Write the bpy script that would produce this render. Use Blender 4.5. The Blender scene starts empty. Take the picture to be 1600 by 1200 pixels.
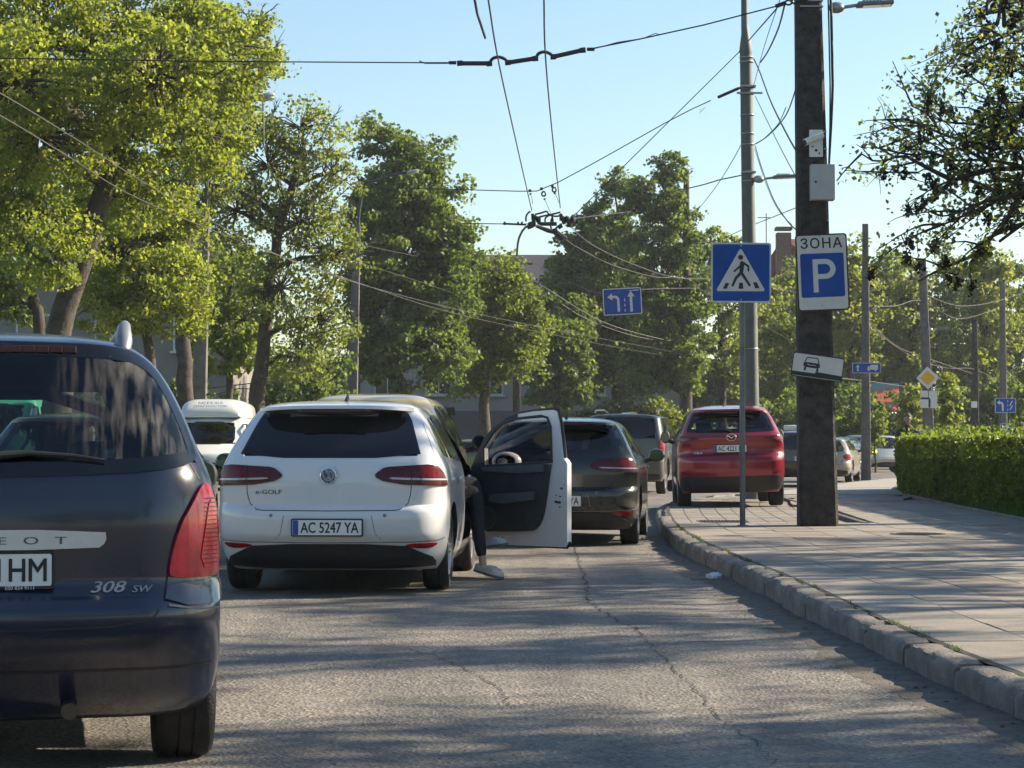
import bpy, bmesh, math, random
import numpy as np
from mathutils import Vector, Matrix
R = math.radians
rnd = random.Random(7)
sc = bpy.context.scene
COL = sc.collection

# ---------------------------------------------------------------- camera
FPX = 3530.0            # focal length in pixels of the 1600 px wide frame
HOR = 95.0              # horizon lies this many pixels under the middle
PIT = math.atan(HOR / FPX)
CAMZ = 1.13
cd = bpy.data.cameras.new('camera')
cam = bpy.data.objects.new('camera', cd)
COL.objects.link(cam)
cam.location = (0, 0, CAMZ)
cam.rotation_euler = (R(90) + PIT, 0, 0)
cd.sensor_width = 36.0
cd.lens = FPX / 1600 * 36
cd.clip_start = 0.1
cd.clip_end = 3000
sc.camera = cam

# ---------------------------------------------------------------- sky, sun, exposure
SUN_AZ = 71.0           # degrees to the right of the view direction
SUN_EL = 28.0
world = bpy.data.worlds.new('World')
sc.world = world
world.use_nodes = True
wn = world.node_tree
wn.nodes.clear()
wo = wn.nodes.new('ShaderNodeOutputWorld')
bg = wn.nodes.new('ShaderNodeBackground')
sky = wn.nodes.new('ShaderNodeTexSky')
sky.sky_type = 'NISHITA'
sky.sun_disc = False
sky.sun_elevation = R(SUN_EL)
sky.sun_rotation = R(SUN_AZ)
sky.air_density = 1.25
sky.dust_density = 0.35
sky.ozone_density = 1.6
bg.inputs['Strength'].default_value = 0.059
tint = wn.nodes.new('ShaderNodeMix')
tint.data_type = 'RGBA'
tint.blend_type = 'MULTIPLY'
tint.inputs['Factor'].default_value = 1
tint.inputs['B'].default_value = (0.88, 0.965, 1.05, 1)
wn.links.new(sky.outputs[0], tint.inputs['A'])
wn.links.new(tint.outputs['Result'], bg.inputs[0])
wn.links.new(bg.outputs[0], wo.inputs[0])
sd = bpy.data.lights.new('sun', 'SUN')
sd.energy = 4.3
sd.angle = R(0.53)
sd.color = (1.0, 0.86, 0.66)
sun = bpy.data.objects.new('sun', sd)
COL.objects.link(sun)
sdir = Vector((math.sin(R(SUN_AZ)) * math.cos(R(SUN_EL)), math.cos(R(SUN_AZ)) * math.cos(R(SUN_EL)), math.sin(R(SUN_EL))))
sun.rotation_euler = sdir.to_track_quat('Z', 'Y').to_euler()
sun.location = (30, 10, 30)
vs = sc.view_settings
vs.view_transform = 'Standard'
vs.look = 'None'
vs.gamma = 1
vs.use_curve_mapping = False
vs.exposure = 1.6
sc.cycles.max_bounces = 8
sc.cycles.transparent_max_bounces = 16
sc.cycles.caustics_reflective = False
sc.cycles.caustics_refractive = False

def at(px, py, Y):
    """the world point that stands at distance Y and shows at photo pixel (px, py)"""
    u = (px - 800) / FPX
    v = (600 - py) / FPX
    c, s = math.cos(PIT), math.sin(PIT)
    dy, dz = c - v * s, s + v * c
    return Vector((u / dy * Y, Y, CAMZ + dz / dy * Y))

def gz(Y):
    """the street dips a little towards the viewer"""
    t = min(max((17 - Y) / 8.0, 0), 1)
    return -0.085 * t * t * (3 - 2 * t)

# ---------------------------------------------------------------- materials
MATS = {}
def new_mat(name):
    m = bpy.data.materials.new(name)
    m.use_nodes = True
    MATS[name] = m
    nt = m.node_tree
    return m, nt, nt.nodes['Principled BSDF']

def col4(c):
    return (c[0], c[1], c[2], 1)

def mat(name, col, rough=0.6, metal=0.0, coat=0.0, var=0.12, scale=8.0, bump=0.0, bscale=60.0, spec=0.5, emit=None, estr=0, col2=None, detail=6.0):
    """general procedural surface: base colour broken up by noise, fine relief"""
    if name in MATS:
        return MATS[name]
    m, nt, b = new_mat(name)
    N, L = nt.nodes, nt.links
    tc = N.new('ShaderNodeTexCoord')
    nz = N.new('ShaderNodeTexNoise')
    nz.inputs['Scale'].default_value = scale
    nz.inputs['Detail'].default_value = detail
    nz.inputs['Roughness'].default_value = 0.65
    L.new(tc.outputs['Object'], nz.inputs['Vector'])
    cr = N.new('ShaderNodeValToRGB')
    c2 = col2 or tuple(min(1, c * (1 + var)) for c in col)
    c1 = tuple(c * (1 - var) for c in col)
    cr.color_ramp.elements[0].color = col4(c1)
    cr.color_ramp.elements[1].color = col4(c2)
    cr.color_ramp.elements[0].position = 0.32
    cr.color_ramp.elements[1].position = 0.68
    L.new(nz.outputs['Fac'], cr.inputs[0])
    L.new(cr.outputs[0], b.inputs['Base Color'])
    b.inputs['Roughness'].default_value = rough
    b.inputs['Metallic'].default_value = metal
    b.inputs['Coat Weight'].default_value = coat
    b.inputs['Coat Roughness'].default_value = 0.06
    b.inputs['Specular IOR Level'].default_value = spec
    if bump:
        n2 = N.new('ShaderNodeTexNoise')
        n2.inputs['Scale'].default_value = bscale
        n2.inputs['Detail'].default_value = 5
        L.new(tc.outputs['Object'], n2.inputs['Vector'])
        bp = N.new('ShaderNodeBump')
        bp.inputs['Strength'].default_value = bump
        bp.inputs['Distance'].default_value = 0.02
        L.new(n2.outputs['Fac'], bp.inputs['Height'])
        L.new(bp.outputs[0], b.inputs['Normal'])
    if emit:
        b.inputs['Emission Color'].default_value = col4(emit)
        b.inputs['Emission Strength'].default_value = estr
    return m

def paint(name, col, rough=0.32, metal=0.3, dust=0.25, dustcol=(0.30, 0.27, 0.22), coat=0.9):
    """car paint under clear coat, with road dust that thickens towards the sills"""
    if name in MATS:
        return MATS[name]
    m, nt, b = new_mat(name)
    N, L = nt.nodes, nt.links
    tc = N.new('ShaderNodeTexCoord')
    sp = N.new('ShaderNodeSeparateXYZ')
    L.new(tc.outputs['Object'], sp.inputs[0])
    mr = N.new('ShaderNodeMapRange')
    mr.inputs['From Min'].default_value = 0.15
    mr.inputs['From Max'].default_value = 0.9
    mr.inputs['To Min'].default_value = 1.0
    mr.inputs['To Max'].default_value = 0.12
    L.new(sp.outputs['Z'], mr.inputs['Value'])
    nz = N.new('ShaderNodeTexNoise')
    nz.inputs['Scale'].default_value = 7
    nz.inputs['Detail'].default_value = 8
    nz.inputs['Roughness'].default_value = 0.7
    L.new(tc.outputs['Object'], nz.inputs['Vector'])
    mu = N.new('ShaderNodeMath')
    mu.operation = 'MULTIPLY'
    L.new(mr.outputs[0], mu.inputs[0])
    L.new(nz.outputs['Fac'], mu.inputs[1])
    m2 = N.new('ShaderNodeMath')
    m2.operation = 'MULTIPLY'
    m2.inputs[1].default_value = dust * 2
    L.new(mu.outputs[0], m2.inputs[0])
    mx = N.new('ShaderNodeMix')
    mx.data_type = 'RGBA'
    mx.inputs['A'].default_value = col4(col)
    mx.inputs['B'].default_value = col4(dustcol)
    L.new(m2.outputs[0], mx.inputs['Factor'])
    geo = N.new('ShaderNodeNewGeometry')
    mb = N.new('ShaderNodeMix')
    mb.data_type = 'RGBA'
    mb.inputs['B'].default_value = (0.02, 0.02, 0.022, 1)
    L.new(geo.outputs['Backfacing'], mb.inputs['Factor'])
    L.new(mx.outputs['Result'], mb.inputs['A'])
    L.new(mb.outputs['Result'], b.inputs['Base Color'])
    ra = N.new('ShaderNodeMapRange')
    ra.inputs['To Min'].default_value = rough
    ra.inputs['To Max'].default_value = min(1, rough + 0.45)
    L.new(m2.outputs[0], ra.inputs['Value'])
    L.new(ra.outputs[0], b.inputs['Roughness'])
    b.inputs['Metallic'].default_value = metal
    b.inputs['Coat Weight'].default_value = coat
    b.inputs['Coat Roughness'].default_value = 0.07
    return m

def glass(name, tint=(0.2, 0.22, 0.22), smear=0.0, refl=1.0):
    """tinted car glass: dims what is behind it, mirrors the surroundings"""
    if name in MATS:
        return MATS[name]
    m = bpy.data.materials.new(name)
    m.use_nodes = True
    MATS[name] = m
    nt = m.node_tree
    N, L = nt.nodes, nt.links
    N.clear()
    out = N.new('ShaderNodeOutputMaterial')
    tr = N.new('ShaderNodeBsdfTransparent')
    tr.inputs[0].default_value = col4(tint)
    gl = N.new('ShaderNodeBsdfGlossy')
    gl.inputs['Roughness'].default_value = 0.03
    gl.inputs['Color'].default_value = (refl, refl, refl, 1)
    lw = N.new('ShaderNodeLayerWeight')
    lw.inputs['Blend'].default_value = 0.5
    pw = N.new('ShaderNodeMath'); pw.operation = 'POWER'; pw.inputs[1].default_value = 4.5
    L.new(lw.outputs['Facing'], pw.inputs[0])
    fr = N.new('ShaderNodeMath'); fr.operation = 'MULTIPLY_ADD'; fr.inputs[1].default_value = 0.94; fr.inputs[2].default_value = 0.045
    L.new(pw.outputs[0], fr.inputs[0])
    mx = N.new('ShaderNodeMixShader')
    L.new(fr.outputs[0], mx.inputs[0])
    L.new(tr.outputs[0], mx.inputs[1])
    L.new(gl.outputs[0], mx.inputs[2])
    last = mx
    if smear > 0:
        side = N.new('ShaderNodeSeparateXYZ')
        sm = N.new('ShaderNodeMapRange'); sm.inputs['From Min'].default_value = .25; sm.inputs['From Max'].default_value = .62
        df = N.new('ShaderNodeBsdfDiffuse')
        df.inputs[0].default_value = (0.35, 0.32, 0.28, 1)
        tc = N.new('ShaderNodeTexCoord')
        mp = N.new('ShaderNodeMapping')
        mp.inputs['Scale'].default_value = (16, 3, 1.3)
        nz = N.new('ShaderNodeTexNoise')
        nz.inputs['Scale'].default_value = 2.5
        nz.inputs['Detail'].default_value = 7
        cr = N.new('ShaderNodeValToRGB')
        cr.color_ramp.elements[0].position = 0.42
        cr.color_ramp.elements[1].position = 0.85
        cr.color_ramp.elements[1].color = (smear, smear, smear, 1)
        L.new(tc.outputs['Object'], mp.inputs[0])
        L.new(mp.outputs[0], nz.inputs['Vector'])
        L.new(nz.outputs['Fac'], cr.inputs[0])
        m2 = N.new('ShaderNodeMixShader')
        L.new(tc.outputs['Object'], side.inputs[0]); L.new(side.outputs['X'], sm.inputs['Value'])
        ml = N.new('ShaderNodeMath'); ml.operation = 'MULTIPLY'; L.new(cr.outputs[0], ml.inputs[0]); L.new(sm.outputs[0], ml.inputs[1])
        L.new(ml.outputs[0], m2.inputs[0])
        L.new(mx.outputs[0], m2.inputs[1])
        L.new(df.outputs[0], m2.inputs[2])
        last = m2
    L.new(last.outputs[0], out.inputs[0])
    return m

def leaf_mat(name, c1, c2, trans=0.5, sat=1.0):
    """leaves that let the sun glow through; each leaf has its own shade"""
    if name in MATS:
        return MATS[name]
    m = bpy.data.materials.new(name)
    m.use_nodes = True
    MATS[name] = m
    nt = m.node_tree
    N, L = nt.nodes, nt.links
    N.clear()
    out = N.new('ShaderNodeOutputMaterial')
    geo = N.new('ShaderNodeNewGeometry')
    tc = N.new('ShaderNodeTexCoord')
    nz = N.new('ShaderNodeTexNoise')
    nz.inputs['Scale'].default_value = 0.55
    nz.inputs['Detail'].default_value = 2
    L.new(tc.outputs['Object'], nz.inputs['Vector'])
    ad = N.new('ShaderNodeMath')
    ad.operation = 'MULTIPLY_ADD'
    ad.inputs[1].default_value = 0.55
    L.new(geo.outputs['Random Per Island'], ad.inputs[0])
    sb = N.new('ShaderNodeMath')
    sb.operation = 'MULTIPLY_ADD'
    sb.inputs[1].default_value = 1.1
    sb.inputs[2].default_value = -0.32
    L.new(nz.outputs['Fac'], sb.inputs[0])
    L.new(sb.outputs[0], ad.inputs[2])
    cr = N.new('ShaderNodeValToRGB')
    cr.color_ramp.elements[0].color = col4(c1)
    cr.color_ramp.elements[1].color = col4(c2)
    L.new(ad.outputs[0], cr.inputs[0])
    df = N.new('ShaderNodeBsdfPrincipled')
    df.inputs['Roughness'].default_value = 0.5
    df.inputs['Specular IOR Level'].default_value = 0.35
    L.new(cr.outputs[0], df.inputs['Base Color'])
    tl = N.new('ShaderNodeBsdfTranslucent')
    hs = N.new('ShaderNodeMix')
    hs.data_type = 'RGBA'
    hs.blend_type = 'MULTIPLY'
    hs.inputs['Factor'].default_value = 1
    hs.inputs['B'].default_value = (2.3, 2.25, 1.05, 1)
    L.new(cr.outputs[0], hs.inputs['A'])
    L.new(hs.outputs['Result'], tl.inputs[0])
    mx = N.new('ShaderNodeMixShader')
    mx.inputs[0].default_value = trans
    L.new(df.outputs[0], mx.inputs[1])
    L.new(tl.outputs[0], mx.inputs[2])
    L.new(mx.outputs[0], out.inputs[0])
    return m

# ---------------------------------------------------------------- object helpers
def link(name, me, m=None, parent=None, smooth=None):
    o = bpy.data.objects.new(name, me)
    COL.objects.link(o)
    if m is not None:
        if isinstance(m, (list, tuple)):
            for q in m:
                me.materials.append(q)
        elif len(me.materials) == 0:
            me.materials.append(m)
    if parent is not None:
        o.parent = parent
    if smooth is not None:
        n = len(me.polygons)
        me.polygons.foreach_set('use_smooth', [True] * n)
        me.set_sharp_from_angle(angle=R(smooth))
    return o

def bobj(name, bm, m, parent=None, smooth=None):
    bm.normal_update()
    me = bpy.data.meshes.new(name)
    bm.to_mesh(me)
    bm.free()
    return link(name, me, m, parent, smooth)

def tag(o, label=None, cat=None, group=None, kind=None):
    if label: o['label'] = label
    if cat: o['category'] = cat
    if group: o['group'] = group
    if kind: o['kind'] = kind
    return o

def thing(name, label, cat, loc=(0, 0, 0), rz=0.0, group=None, rot=None):
    o = bpy.data.objects.new(name, None)
    COL.objects.link(o)
    o.location = loc
    o.rotation_euler = rot if rot else (0, 0, rz)
    return tag(o, label, cat, group)

def dup(root, loc, rz=0.0, label=None, group=None, name=None):
    r = root.copy()
    COL.objects.link(r)
    r.location = loc
    r.rotation_euler = (0, 0, rz)
    if label: r['label'] = label
    if group: r['group'] = group
    for ch in list(root.children):
        c = ch.copy(); COL.objects.link(c); c.parent = r
        for g in ch.children:
            d = g.copy(); COL.objects.link(d); d.parent = c
    return r

def box(bm, c, s, rz=0.0, bev=0.0, rx=0.0, ry=0.0):
    M = Matrix.Translation(c) @ Matrix.Rotation(rz, 4, 'Z') @ Matrix.Rotation(ry, 4, 'Y') @ Matrix.Rotation(rx, 4, 'X') @ Matrix.Diagonal((s[0], s[1], s[2], 1))
    r = bmesh.ops.create_cube(bm, size=1, matrix=M)
    if bev > 0:
        es = list({e for v in r['verts'] for e in v.link_edges})
        bmesh.ops.bevel(bm, geom=es, offset=bev, segments=2, affect='EDGES', profile=0.5)
    return r

def tube(bm, pts, rad, seg=8, caps=True):
    """round bar through points; rad a number or one per point"""
    pts = [Vector(p) for p in pts]
    n = len(pts)
    if not hasattr(rad, '__len__'):
        rad = [rad] * n
    rings = []
    up = None
    for i, p in enumerate(pts):
        if i == 0: t = pts[1] - p
        elif i == n - 1: t = p - pts[i - 1]
        else: t = (pts[i + 1] - p).normalized() + (p - pts[i - 1]).normalized()
        if t.length < 1e-9: t = Vector((0, 0, 1))
        t.normalize()
        if up is None:
            a = Vector((0, 0, 1)) if abs(t.z) < 0.9 else Vector((1, 0, 0))
            up = (a - t * a.dot(t)).normalized()
        else:
            up = up - t * up.dot(t)
            if up.length < 1e-6:
                a = Vector((1, 0, 0)) if abs(t.x) < 0.9 else Vector((0, 1, 0))
                up = a - t * a.dot(t)
            up.normalize()
        b = t.cross(up)
        ring = []
        for k in range(seg):
            q = 2 * math.pi * k / seg
            ring.append(bm.verts.new(p + (up * math.cos(q) + b * math.sin(q)) * rad[i]))
        rings.append(ring)
    for i in range(n - 1):
        for k in range(seg):
            bm.faces.new((rings[i][k], rings[i][(k + 1) % seg], rings[i + 1][(k + 1) % seg], rings[i + 1][k]))
    if caps:
        bm.faces.new(list(reversed(rings[0])))
        bm.faces.new(rings[-1])
    return rings

def lathe(bm, prof, seg=24, axis='Z', org=(0, 0, 0), closed=False):
    """prof = [(radius, height)]"""
    o = Vector(org)
    rings = []
    for r, h in prof:
        ring = []
        for k in range(seg):
            q = 2 * math.pi * k / seg
            c, s = math.cos(q) * r, math.sin(q) * r
            v = {'Z': (c, s, h), 'X': (h, c, s), 'Y': (s, h, c)}[axis]
            ring.append(bm.verts.new(o + Vector(v)))
        rings.append(ring)
    m = len(rings)
    for i in range(m if closed else m - 1):
        a, b = rings[i], rings[(i + 1) % m]
        for k in range(seg):
            bm.faces.new((a[k], a[(k + 1) % seg], b[(k + 1) % seg], b[k]))
    if not closed:
        if prof[0][0] > 1e-4: bm.faces.new(list(reversed(rings[0])))
        if prof[-1][0] > 1e-4: bm.faces.new(rings[-1])
    return rings

def prism(bm, outer, y0, y1, holes=(), M=None):
    """flat polygon in (x, z) with holes, thick from y0 to y1"""
    def loop(p):
        vs_ = [bm.verts.new((x, y0, z)) for x, z in p]
        return vs_, [bm.edges.new((vs_[i], vs_[(i + 1) % len(vs_)])) for i in range(len(vs_))]
    allv, alle = loop(outer)
    for h in holes:
        v2, e2 = loop(h)
        allv += v2; alle += e2
    if holes:
        r = bmesh.ops.triangle_fill(bm, use_beauty=True, edges=alle)
        fs = [g for g in r['geom'] if isinstance(g, bmesh.types.BMFace)]
    else:
        fs = [bm.faces.new(allv)]
    r = bmesh.ops.extrude_face_region(bm, geom=fs)
    nv = [g for g in r['geom'] if isinstance(g, bmesh.types.BMVert)]
    for v in nv:
        v.co.y = y1
    new = set(nv) | set(allv)
    bmesh.ops.recalc_face_normals(bm, faces=list({f for v in new for f in v.link_faces}))
    if M is not None:
        for v in new:
            v.co = M @ v.co
    return list(new)

def rrect(w, h, r, cx=0, cz=0, n=5):
    out = []
    for sx, sz, a0 in ((1, -1, -90), (1, 1, 0), (-1, 1, 90), (-1, -1, 180)):
        for k in range(n + 1):
            a = R(a0 + 90 * k / n)
            out.append((cx + sx * (w / 2 - r) + r * math.cos(a), cz + sz * (h / 2 - r) + r * math.sin(a)))
    return out

def circle(r, cx=0, cz=0, n=24):
    return [(cx + r * math.cos(2 * math.pi * k / n), cz + r * math.sin(2 * math.pi * k / n)) for k in range(n)]

def chaikin(p, it=2, k=0.25):
    for _ in range(it):
        q = []
        for i in range(len(p)):
            a, b = p[i], p[(i + 1) % len(p)]
            q.append((a[0] + (b[0] - a[0]) * k, a[1] + (b[1] - a[1]) * k))
            q.append((a[0] + (b[0] - a[0]) * (1 - k), a[1] + (b[1] - a[1]) * (1 - k)))
        p = q
    return p

_txt = {}
def text_geo(s, h=None, w=None, bold=0.0, shear=0.0, space=1.0):
    """triangles of a word, centred, cap height h, optionally squeezed to width w: (verts2d, faces)"""
    key = (s, bold, shear, space)
    if key not in _txt:
        cu = bpy.data.curves.new('t', 'FONT')
        cu.body = s
        cu.align_x = 'LEFT'
        cu.offset = bold
        cu.shear = shear
        cu.space_character = space
        cu.resolution_u = 4
        o = bpy.data.objects.new('t', cu)
        COL.objects.link(o)
        me = bpy.data.meshes.new_from_object(o)
        vs_ = [(v.co.x, v.co.y) for v in me.vertices]
        fs = [tuple(p.vertices) for p in me.polygons]
        bpy.data.objects.remove(o)
        bpy.data.meshes.remove(me)
        bpy.data.curves.remove(cu)
        _txt[key] = (vs_, fs)
    vs_, fs = _txt[key]
    xs = [v[0] for v in vs_]; ys = [v[1] for v in vs_]
    x0, x1, y0, y1 = min(xs), max(xs), min(ys), max(ys)
    kz = h / (y1 - y0)
    kx = w / (x1 - x0) if w else kz
    return [((x - (x0 + x1) / 2) * kx, (y - (y0 + y1) / 2) * kz) for x, y in vs_], fs

def text_obj(name, s, h, m, parent, M, w=None, bold=0.0, shear=0.0, space=1.0, off=-0.001, thick=0.0015):
    """lettering lying in the local x-z plane, facing -y"""
    v2, fs = text_geo(s, h, w, 0, shear, space)
    bm = bmesh.new()
    vv = [bm.verts.new(M @ Vector((x, off, z))) for x, z in v2]
    for f in fs:
        try: bm.faces.new([vv[i] for i in f])
        except ValueError: pass
    if bold:
        # heavier strokes: the same word laid down again, a hair to each side and behind
        t = h * bold
        for k, (dx, dz) in enumerate(((-t, 0), (t, 0), (0, -t), (0, t))):
            v3 = [bm.verts.new(M @ Vector((x + dx, off + .0002 * (k + 1), z + dz))) for x, z in v2]
            for f in fs:
                try: bm.faces.new([v3[i] for i in f])
                except ValueError: pass
    return bobj(name, bm, m, parent)

def pchip(pts):
    xs = np.array([p[0] for p in pts], float); ys = np.array([p[1] for p in pts], float)
    h = np.diff(xs); d = np.diff(ys) / h
    m = np.zeros(len(xs))
    m[0], m[-1] = d[0], d[-1]
    for i in range(1, len(xs) - 1):
        if d[i - 1] * d[i] > 0:
            w1, w2 = 2 * h[i] + h[i - 1], h[i] + 2 * h[i - 1]
            m[i] = (w1 + w2) / (w1 / d[i - 1] + w2 / d[i])
    def f(x):
        if x <= xs[0]: return float(ys[0])
        if x >= xs[-1]: return float(ys[-1])
        i = int(np.searchsorted(xs, x) - 1)
        t = (x - xs[i]) / h[i]
        return float((2*t**3 - 3*t*t + 1) * ys[i] + (t**3 - 2*t*t + t) * h[i] * m[i] + (3*t*t - 2*t**3) * ys[i+1] + (t**3 - t*t) * h[i] * m[i+1])
    return f

def inpoly(x, y, p):
    c = False
    j = len(p) - 1
    for i in range(len(p)):
        if (p[i][1] > y) != (p[j][1] > y) and x < (p[j][0] - p[i][0]) * (y - p[i][1]) / (p[j][1] - p[i][1]) + p[i][0]:
            c = not c
        j = i
    return c

# common materials
BLACK = mat('black_plastic', (0.018, 0.018, 0.02), 0.55, var=0.3, scale=20, bump=0.15, bscale=200)
RUBBER = mat('tyre_rubber', (0.022, 0.021, 0.02), 0.85, var=0.35, scale=14, bump=0.4, bscale=120)
STEEL = mat('alloy', (0.45, 0.45, 0.46), 0.35, 0.8, var=0.15)
CHROME = mat('chrome', (0.75, 0.76, 0.78), 0.15, 1.0, var=0.05)
SEATM = mat('seat_cloth', (0.025, 0.026, 0.03), 0.9, var=0.3, scale=30)
REDL = mat('lamp_red', (0.24, 0.003, 0.010), 0.18, coat=0.3, spec=0.4, var=0.25, scale=25)
REDD = mat('lamp_red_dark', (0.075, 0.004, 0.007), 0.22, coat=0.15, spec=0.3, var=0.3, scale=25)
CLEARL = mat('lamp_clear', (0.45, 0.42, 0.42), 0.12, coat=1.0, var=0.2, scale=30)
MIRR = mat('mirror_silver', (0.07, 0.095, 0.085), 0.03, 1.0, var=0.02)
WHITEP = mat('plate_white', (0.72, 0.72, 0.70), 0.35, var=0.06, scale=12)
BLUEP = mat('plate_blue', (0.02, 0.07, 0.32), 0.4)
INK = mat('lettering_black', (0.012, 0.012, 0.014), 0.5)
DGLASS = glass('glass_privacy', (0.012, 0.013, 0.014))
FRIT = mat('glass_border', (0.006, 0.006, 0.007), 0.12, var=0.1, spec=0.6)
MGLASS = glass('glass_tinted', (0.34, 0.37, 0.36))
CGLASS = glass('glass_clear', (0.80, 0.86, 0.84))
PGLASS = glass('glass_smeared', (0.66, 0.74, 0.72), smear=0.55)
# ---------------------------------------------------------------- vehicles
NA, NB, NC, ND, NE = 30, 12, 84, 8, 20
class Hull:
    """car body as a stack of level outlines; also maps flat drawings onto its rear, sides and front"""
    def __init__(s, w, yr, yf, rb, rc, fb, fc, ws, zl):
        s.w, s.yr, s.yf, s.rb, s.rc, s.fb, s.fc, s.ws = [pchip(q) for q in (w, yr, yf, rb, rc, fb, fc, ws)]
        s.zl = zl
        s.c = {}
    def half(s, z):
        w, yr, yf = s.w(z), s.yr(z), s.yf(z)
        L = max(yf - yr, 0.02)
        rc = min(s.rc(z), w * 0.95, L * 0.4); fc = min(s.fc(z), w * 0.95, L * 0.4)
        rb = min(s.rb(z), L * 0.08); fb = min(s.fb(z), L * 0.12)
        P = []
        for i in range(NA):
            x = (w - rc) * i / (NA - 1)
            P.append((x, yr + rb * (x / w) ** 2))
        yA = P[-1][1]
        for i in range(1, NB + 1):
            t = math.pi / 2 * i / NB
            P.append((w - rc + rc * math.sin(t), yA + rc * (1 - math.cos(t))))
        yB = P[-1][1]
        Q = []
        for i in range(NE):
            x = (w - fc) * i / (NE - 1)
            Q.append((x, yf - fb * (x / w) ** 2))
        yC = Q[-1][1]
        for i in range(1, ND + 1):
            t = math.pi / 2 * i / ND
            Q.append((w - fc + fc * math.sin(t), yC - fc * (1 - math.cos(t))))
        yD = Q[-1][1]
        for i in range(1, NC):
            P.append((w, yB + (yD - yB) * i / NC))
        P += list(reversed(Q))
        return [(x * s.ws(y), y) for x, y in P]
    def arr(s, z):
        k = round(z, 3)
        if k not in s.c:
            P = np.array(s.half(k))
            S = np.concatenate([[0], np.cumsum(np.hypot(*np.diff(P, axis=0).T))])
            s.c[k] = (P[:, 0], P[:, 1], S)
        return s.c[k]
    def raw(s, kind, a, z, sg):
        X, Y, S = s.arr(z)
        if kind == 'rear':
            q = abs(a)
            return Vector((math.copysign(1, a) * np.interp(q, S, X), np.interp(q, S, Y), z))
        if kind == 'front':
            q = S[-1] - abs(a)
            return Vector((math.copysign(1, a) * np.interp(q, S, X), np.interp(q, S, Y), z))
        i0, i1 = NA + 3, NA + NB + NC + 4
        return Vector((sg * np.interp(a, Y[i0:i1], X[i0:i1]), a, z))
    def map(s, kind, a, z, off=0.0, sg=1):
        p = s.raw(kind, a, z, sg)
        e = 0.012
        ta = s.raw(kind, a + e, z, sg) - s.raw(kind, a - e, z, sg)
        tz = s.raw(kind, a, z + e, sg) - s.raw(kind, a, z - e, sg)
        if kind != 'side' and abs(a) < 0.015:
            ta = Vector((1, 0, 0))
        n = ta.cross(tz)
        if n.length < 1e-9: n = Vector((0, -1, 0))
        n.normalize()
        ref = {'rear': Vector((p.x * 0.6, -1, 0)), 'front': Vector((p.x * 0.6, 1, 0.2)), 'side': Vector((sg, 0, 0))}[kind]
        if n.dot(ref) < 0: n = -n
        return p + n * off

def hull_mesh(H, name, mats, holes, wheels, wr, parent, floor_black=0.0):
    """holes: (kind, polygon, side); wheels: y positions of the arches"""
    rows = []
    bm = bmesh.new()
    for z in H.zl:
        h = H.half(z)
        ring = [bm.verts.new((x, y, z)) for x, y in h]
        ring += [bm.verts.new((-x, y, z)) for x, y in reversed(h[1:-1])]
        rows.append(ring)
    n = len(rows[0])
    nh = len(H.half(H.zl[0]))
    for i in range(len(rows) - 1):
        for k in range(n):
            a, b = rows[i][k], rows[i][(k + 1) % n]
            c, d = rows[i + 1][(k + 1) % n], rows[i + 1][k]
            f = bm.faces.new((a, b, c, d))
            ce = (a.co + b.co + c.co + d.co) / 4
            kk = k if k < nh - 1 else n - 1 - k
            seg = 'rear' if kk < NA + NB - 5 else ('side' if kk < NA + NB + NC + 1 else 'front')
            for kind, poly, sg in holes:
                if kind == 'side':
                    if seg != 'front' and kk >= NA + 6 and ce.x * sg > 0 and inpoly(ce.y, ce.z, poly): f.material_index = 1
                elif kind == seg and inpoly(ce.x, ce.z, poly):
                    f.material_index = 1
            if ce.z < floor_black: f.material_index = 2
    fb = bm.faces.new(list(reversed(rows[0]))); fb.material_index = 2
    bm.faces.new(rows[-1])
    bmesh.ops.recalc_face_normals(bm, faces=bm.faces[:])
    me = bpy.data.meshes.new(name)
    bm.to_mesh(me); bm.free()
    for q in mats: me.materials.append(q)
    o = bpy.data.objects.new(name, me)
    COL.objects.link(o)
    if wheels:
        cb = bmesh.new()
        for wy in wheels:
            for sg in (-1, 1):
                M = Matrix.Translation((sg * (H.w(0.5) - 0.07), wy, wr)) @ Matrix.Rotation(R(90), 4, 'Y')
                bmesh.ops.create_cone(cb, segments=40, radius1=wr + 0.055, radius2=wr + 0.055, depth=0.42, cap_ends=True, matrix=M)
        for f in cb.faces: f.material_index = 2
        cme = bpy.data.meshes.new('cut'); cb.to_mesh(cme); cb.free()
        for q in mats: cme.materials.append(q)
        co = bpy.data.objects.new('cut', cme); COL.objects.link(co)
        md = o.modifiers.new('b', 'BOOLEAN'); md.operation = 'DIFFERENCE'; md.object = co; md.solver = 'EXACT'
        bpy.context.view_layer.update()
        dg = bpy.context.evaluated_depsgraph_get()
        nm = bpy.data.meshes.new_from_object(o.evaluated_get(dg))
        o.modifiers.clear()
        o.data = nm
        nm.name = name
        bpy.data.objects.remove(co)
        if len(nm.polygons) < 100:
            o.data = me
    b2 = bmesh.new(); b2.from_mesh(o.data)
    dele = [f for f in b2.faces if f.material_index == 1]
    bmesh.ops.delete(b2, geom=dele, context='FACES')
    b2.to_mesh(o.data); b2.free()
    o.data.polygons.foreach_set('use_smooth', [True] * len(o.data.polygons))
    o.data.set_sharp_from_angle(angle=R(38))
    o.parent = parent
    return o

def dense(p, step=0.04):
    q = []
    for i in range(len(p)):
        a, b = p[i], p[(i + 1) % len(p)]
        n = max(1, int(math.hypot(b[0] - a[0], b[1] - a[1]) / step))
        for k in range(n):
            q.append((a[0] + (b[0] - a[0]) * k / n, a[1] + (b[1] - a[1]) * k / n))
    return q

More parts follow.
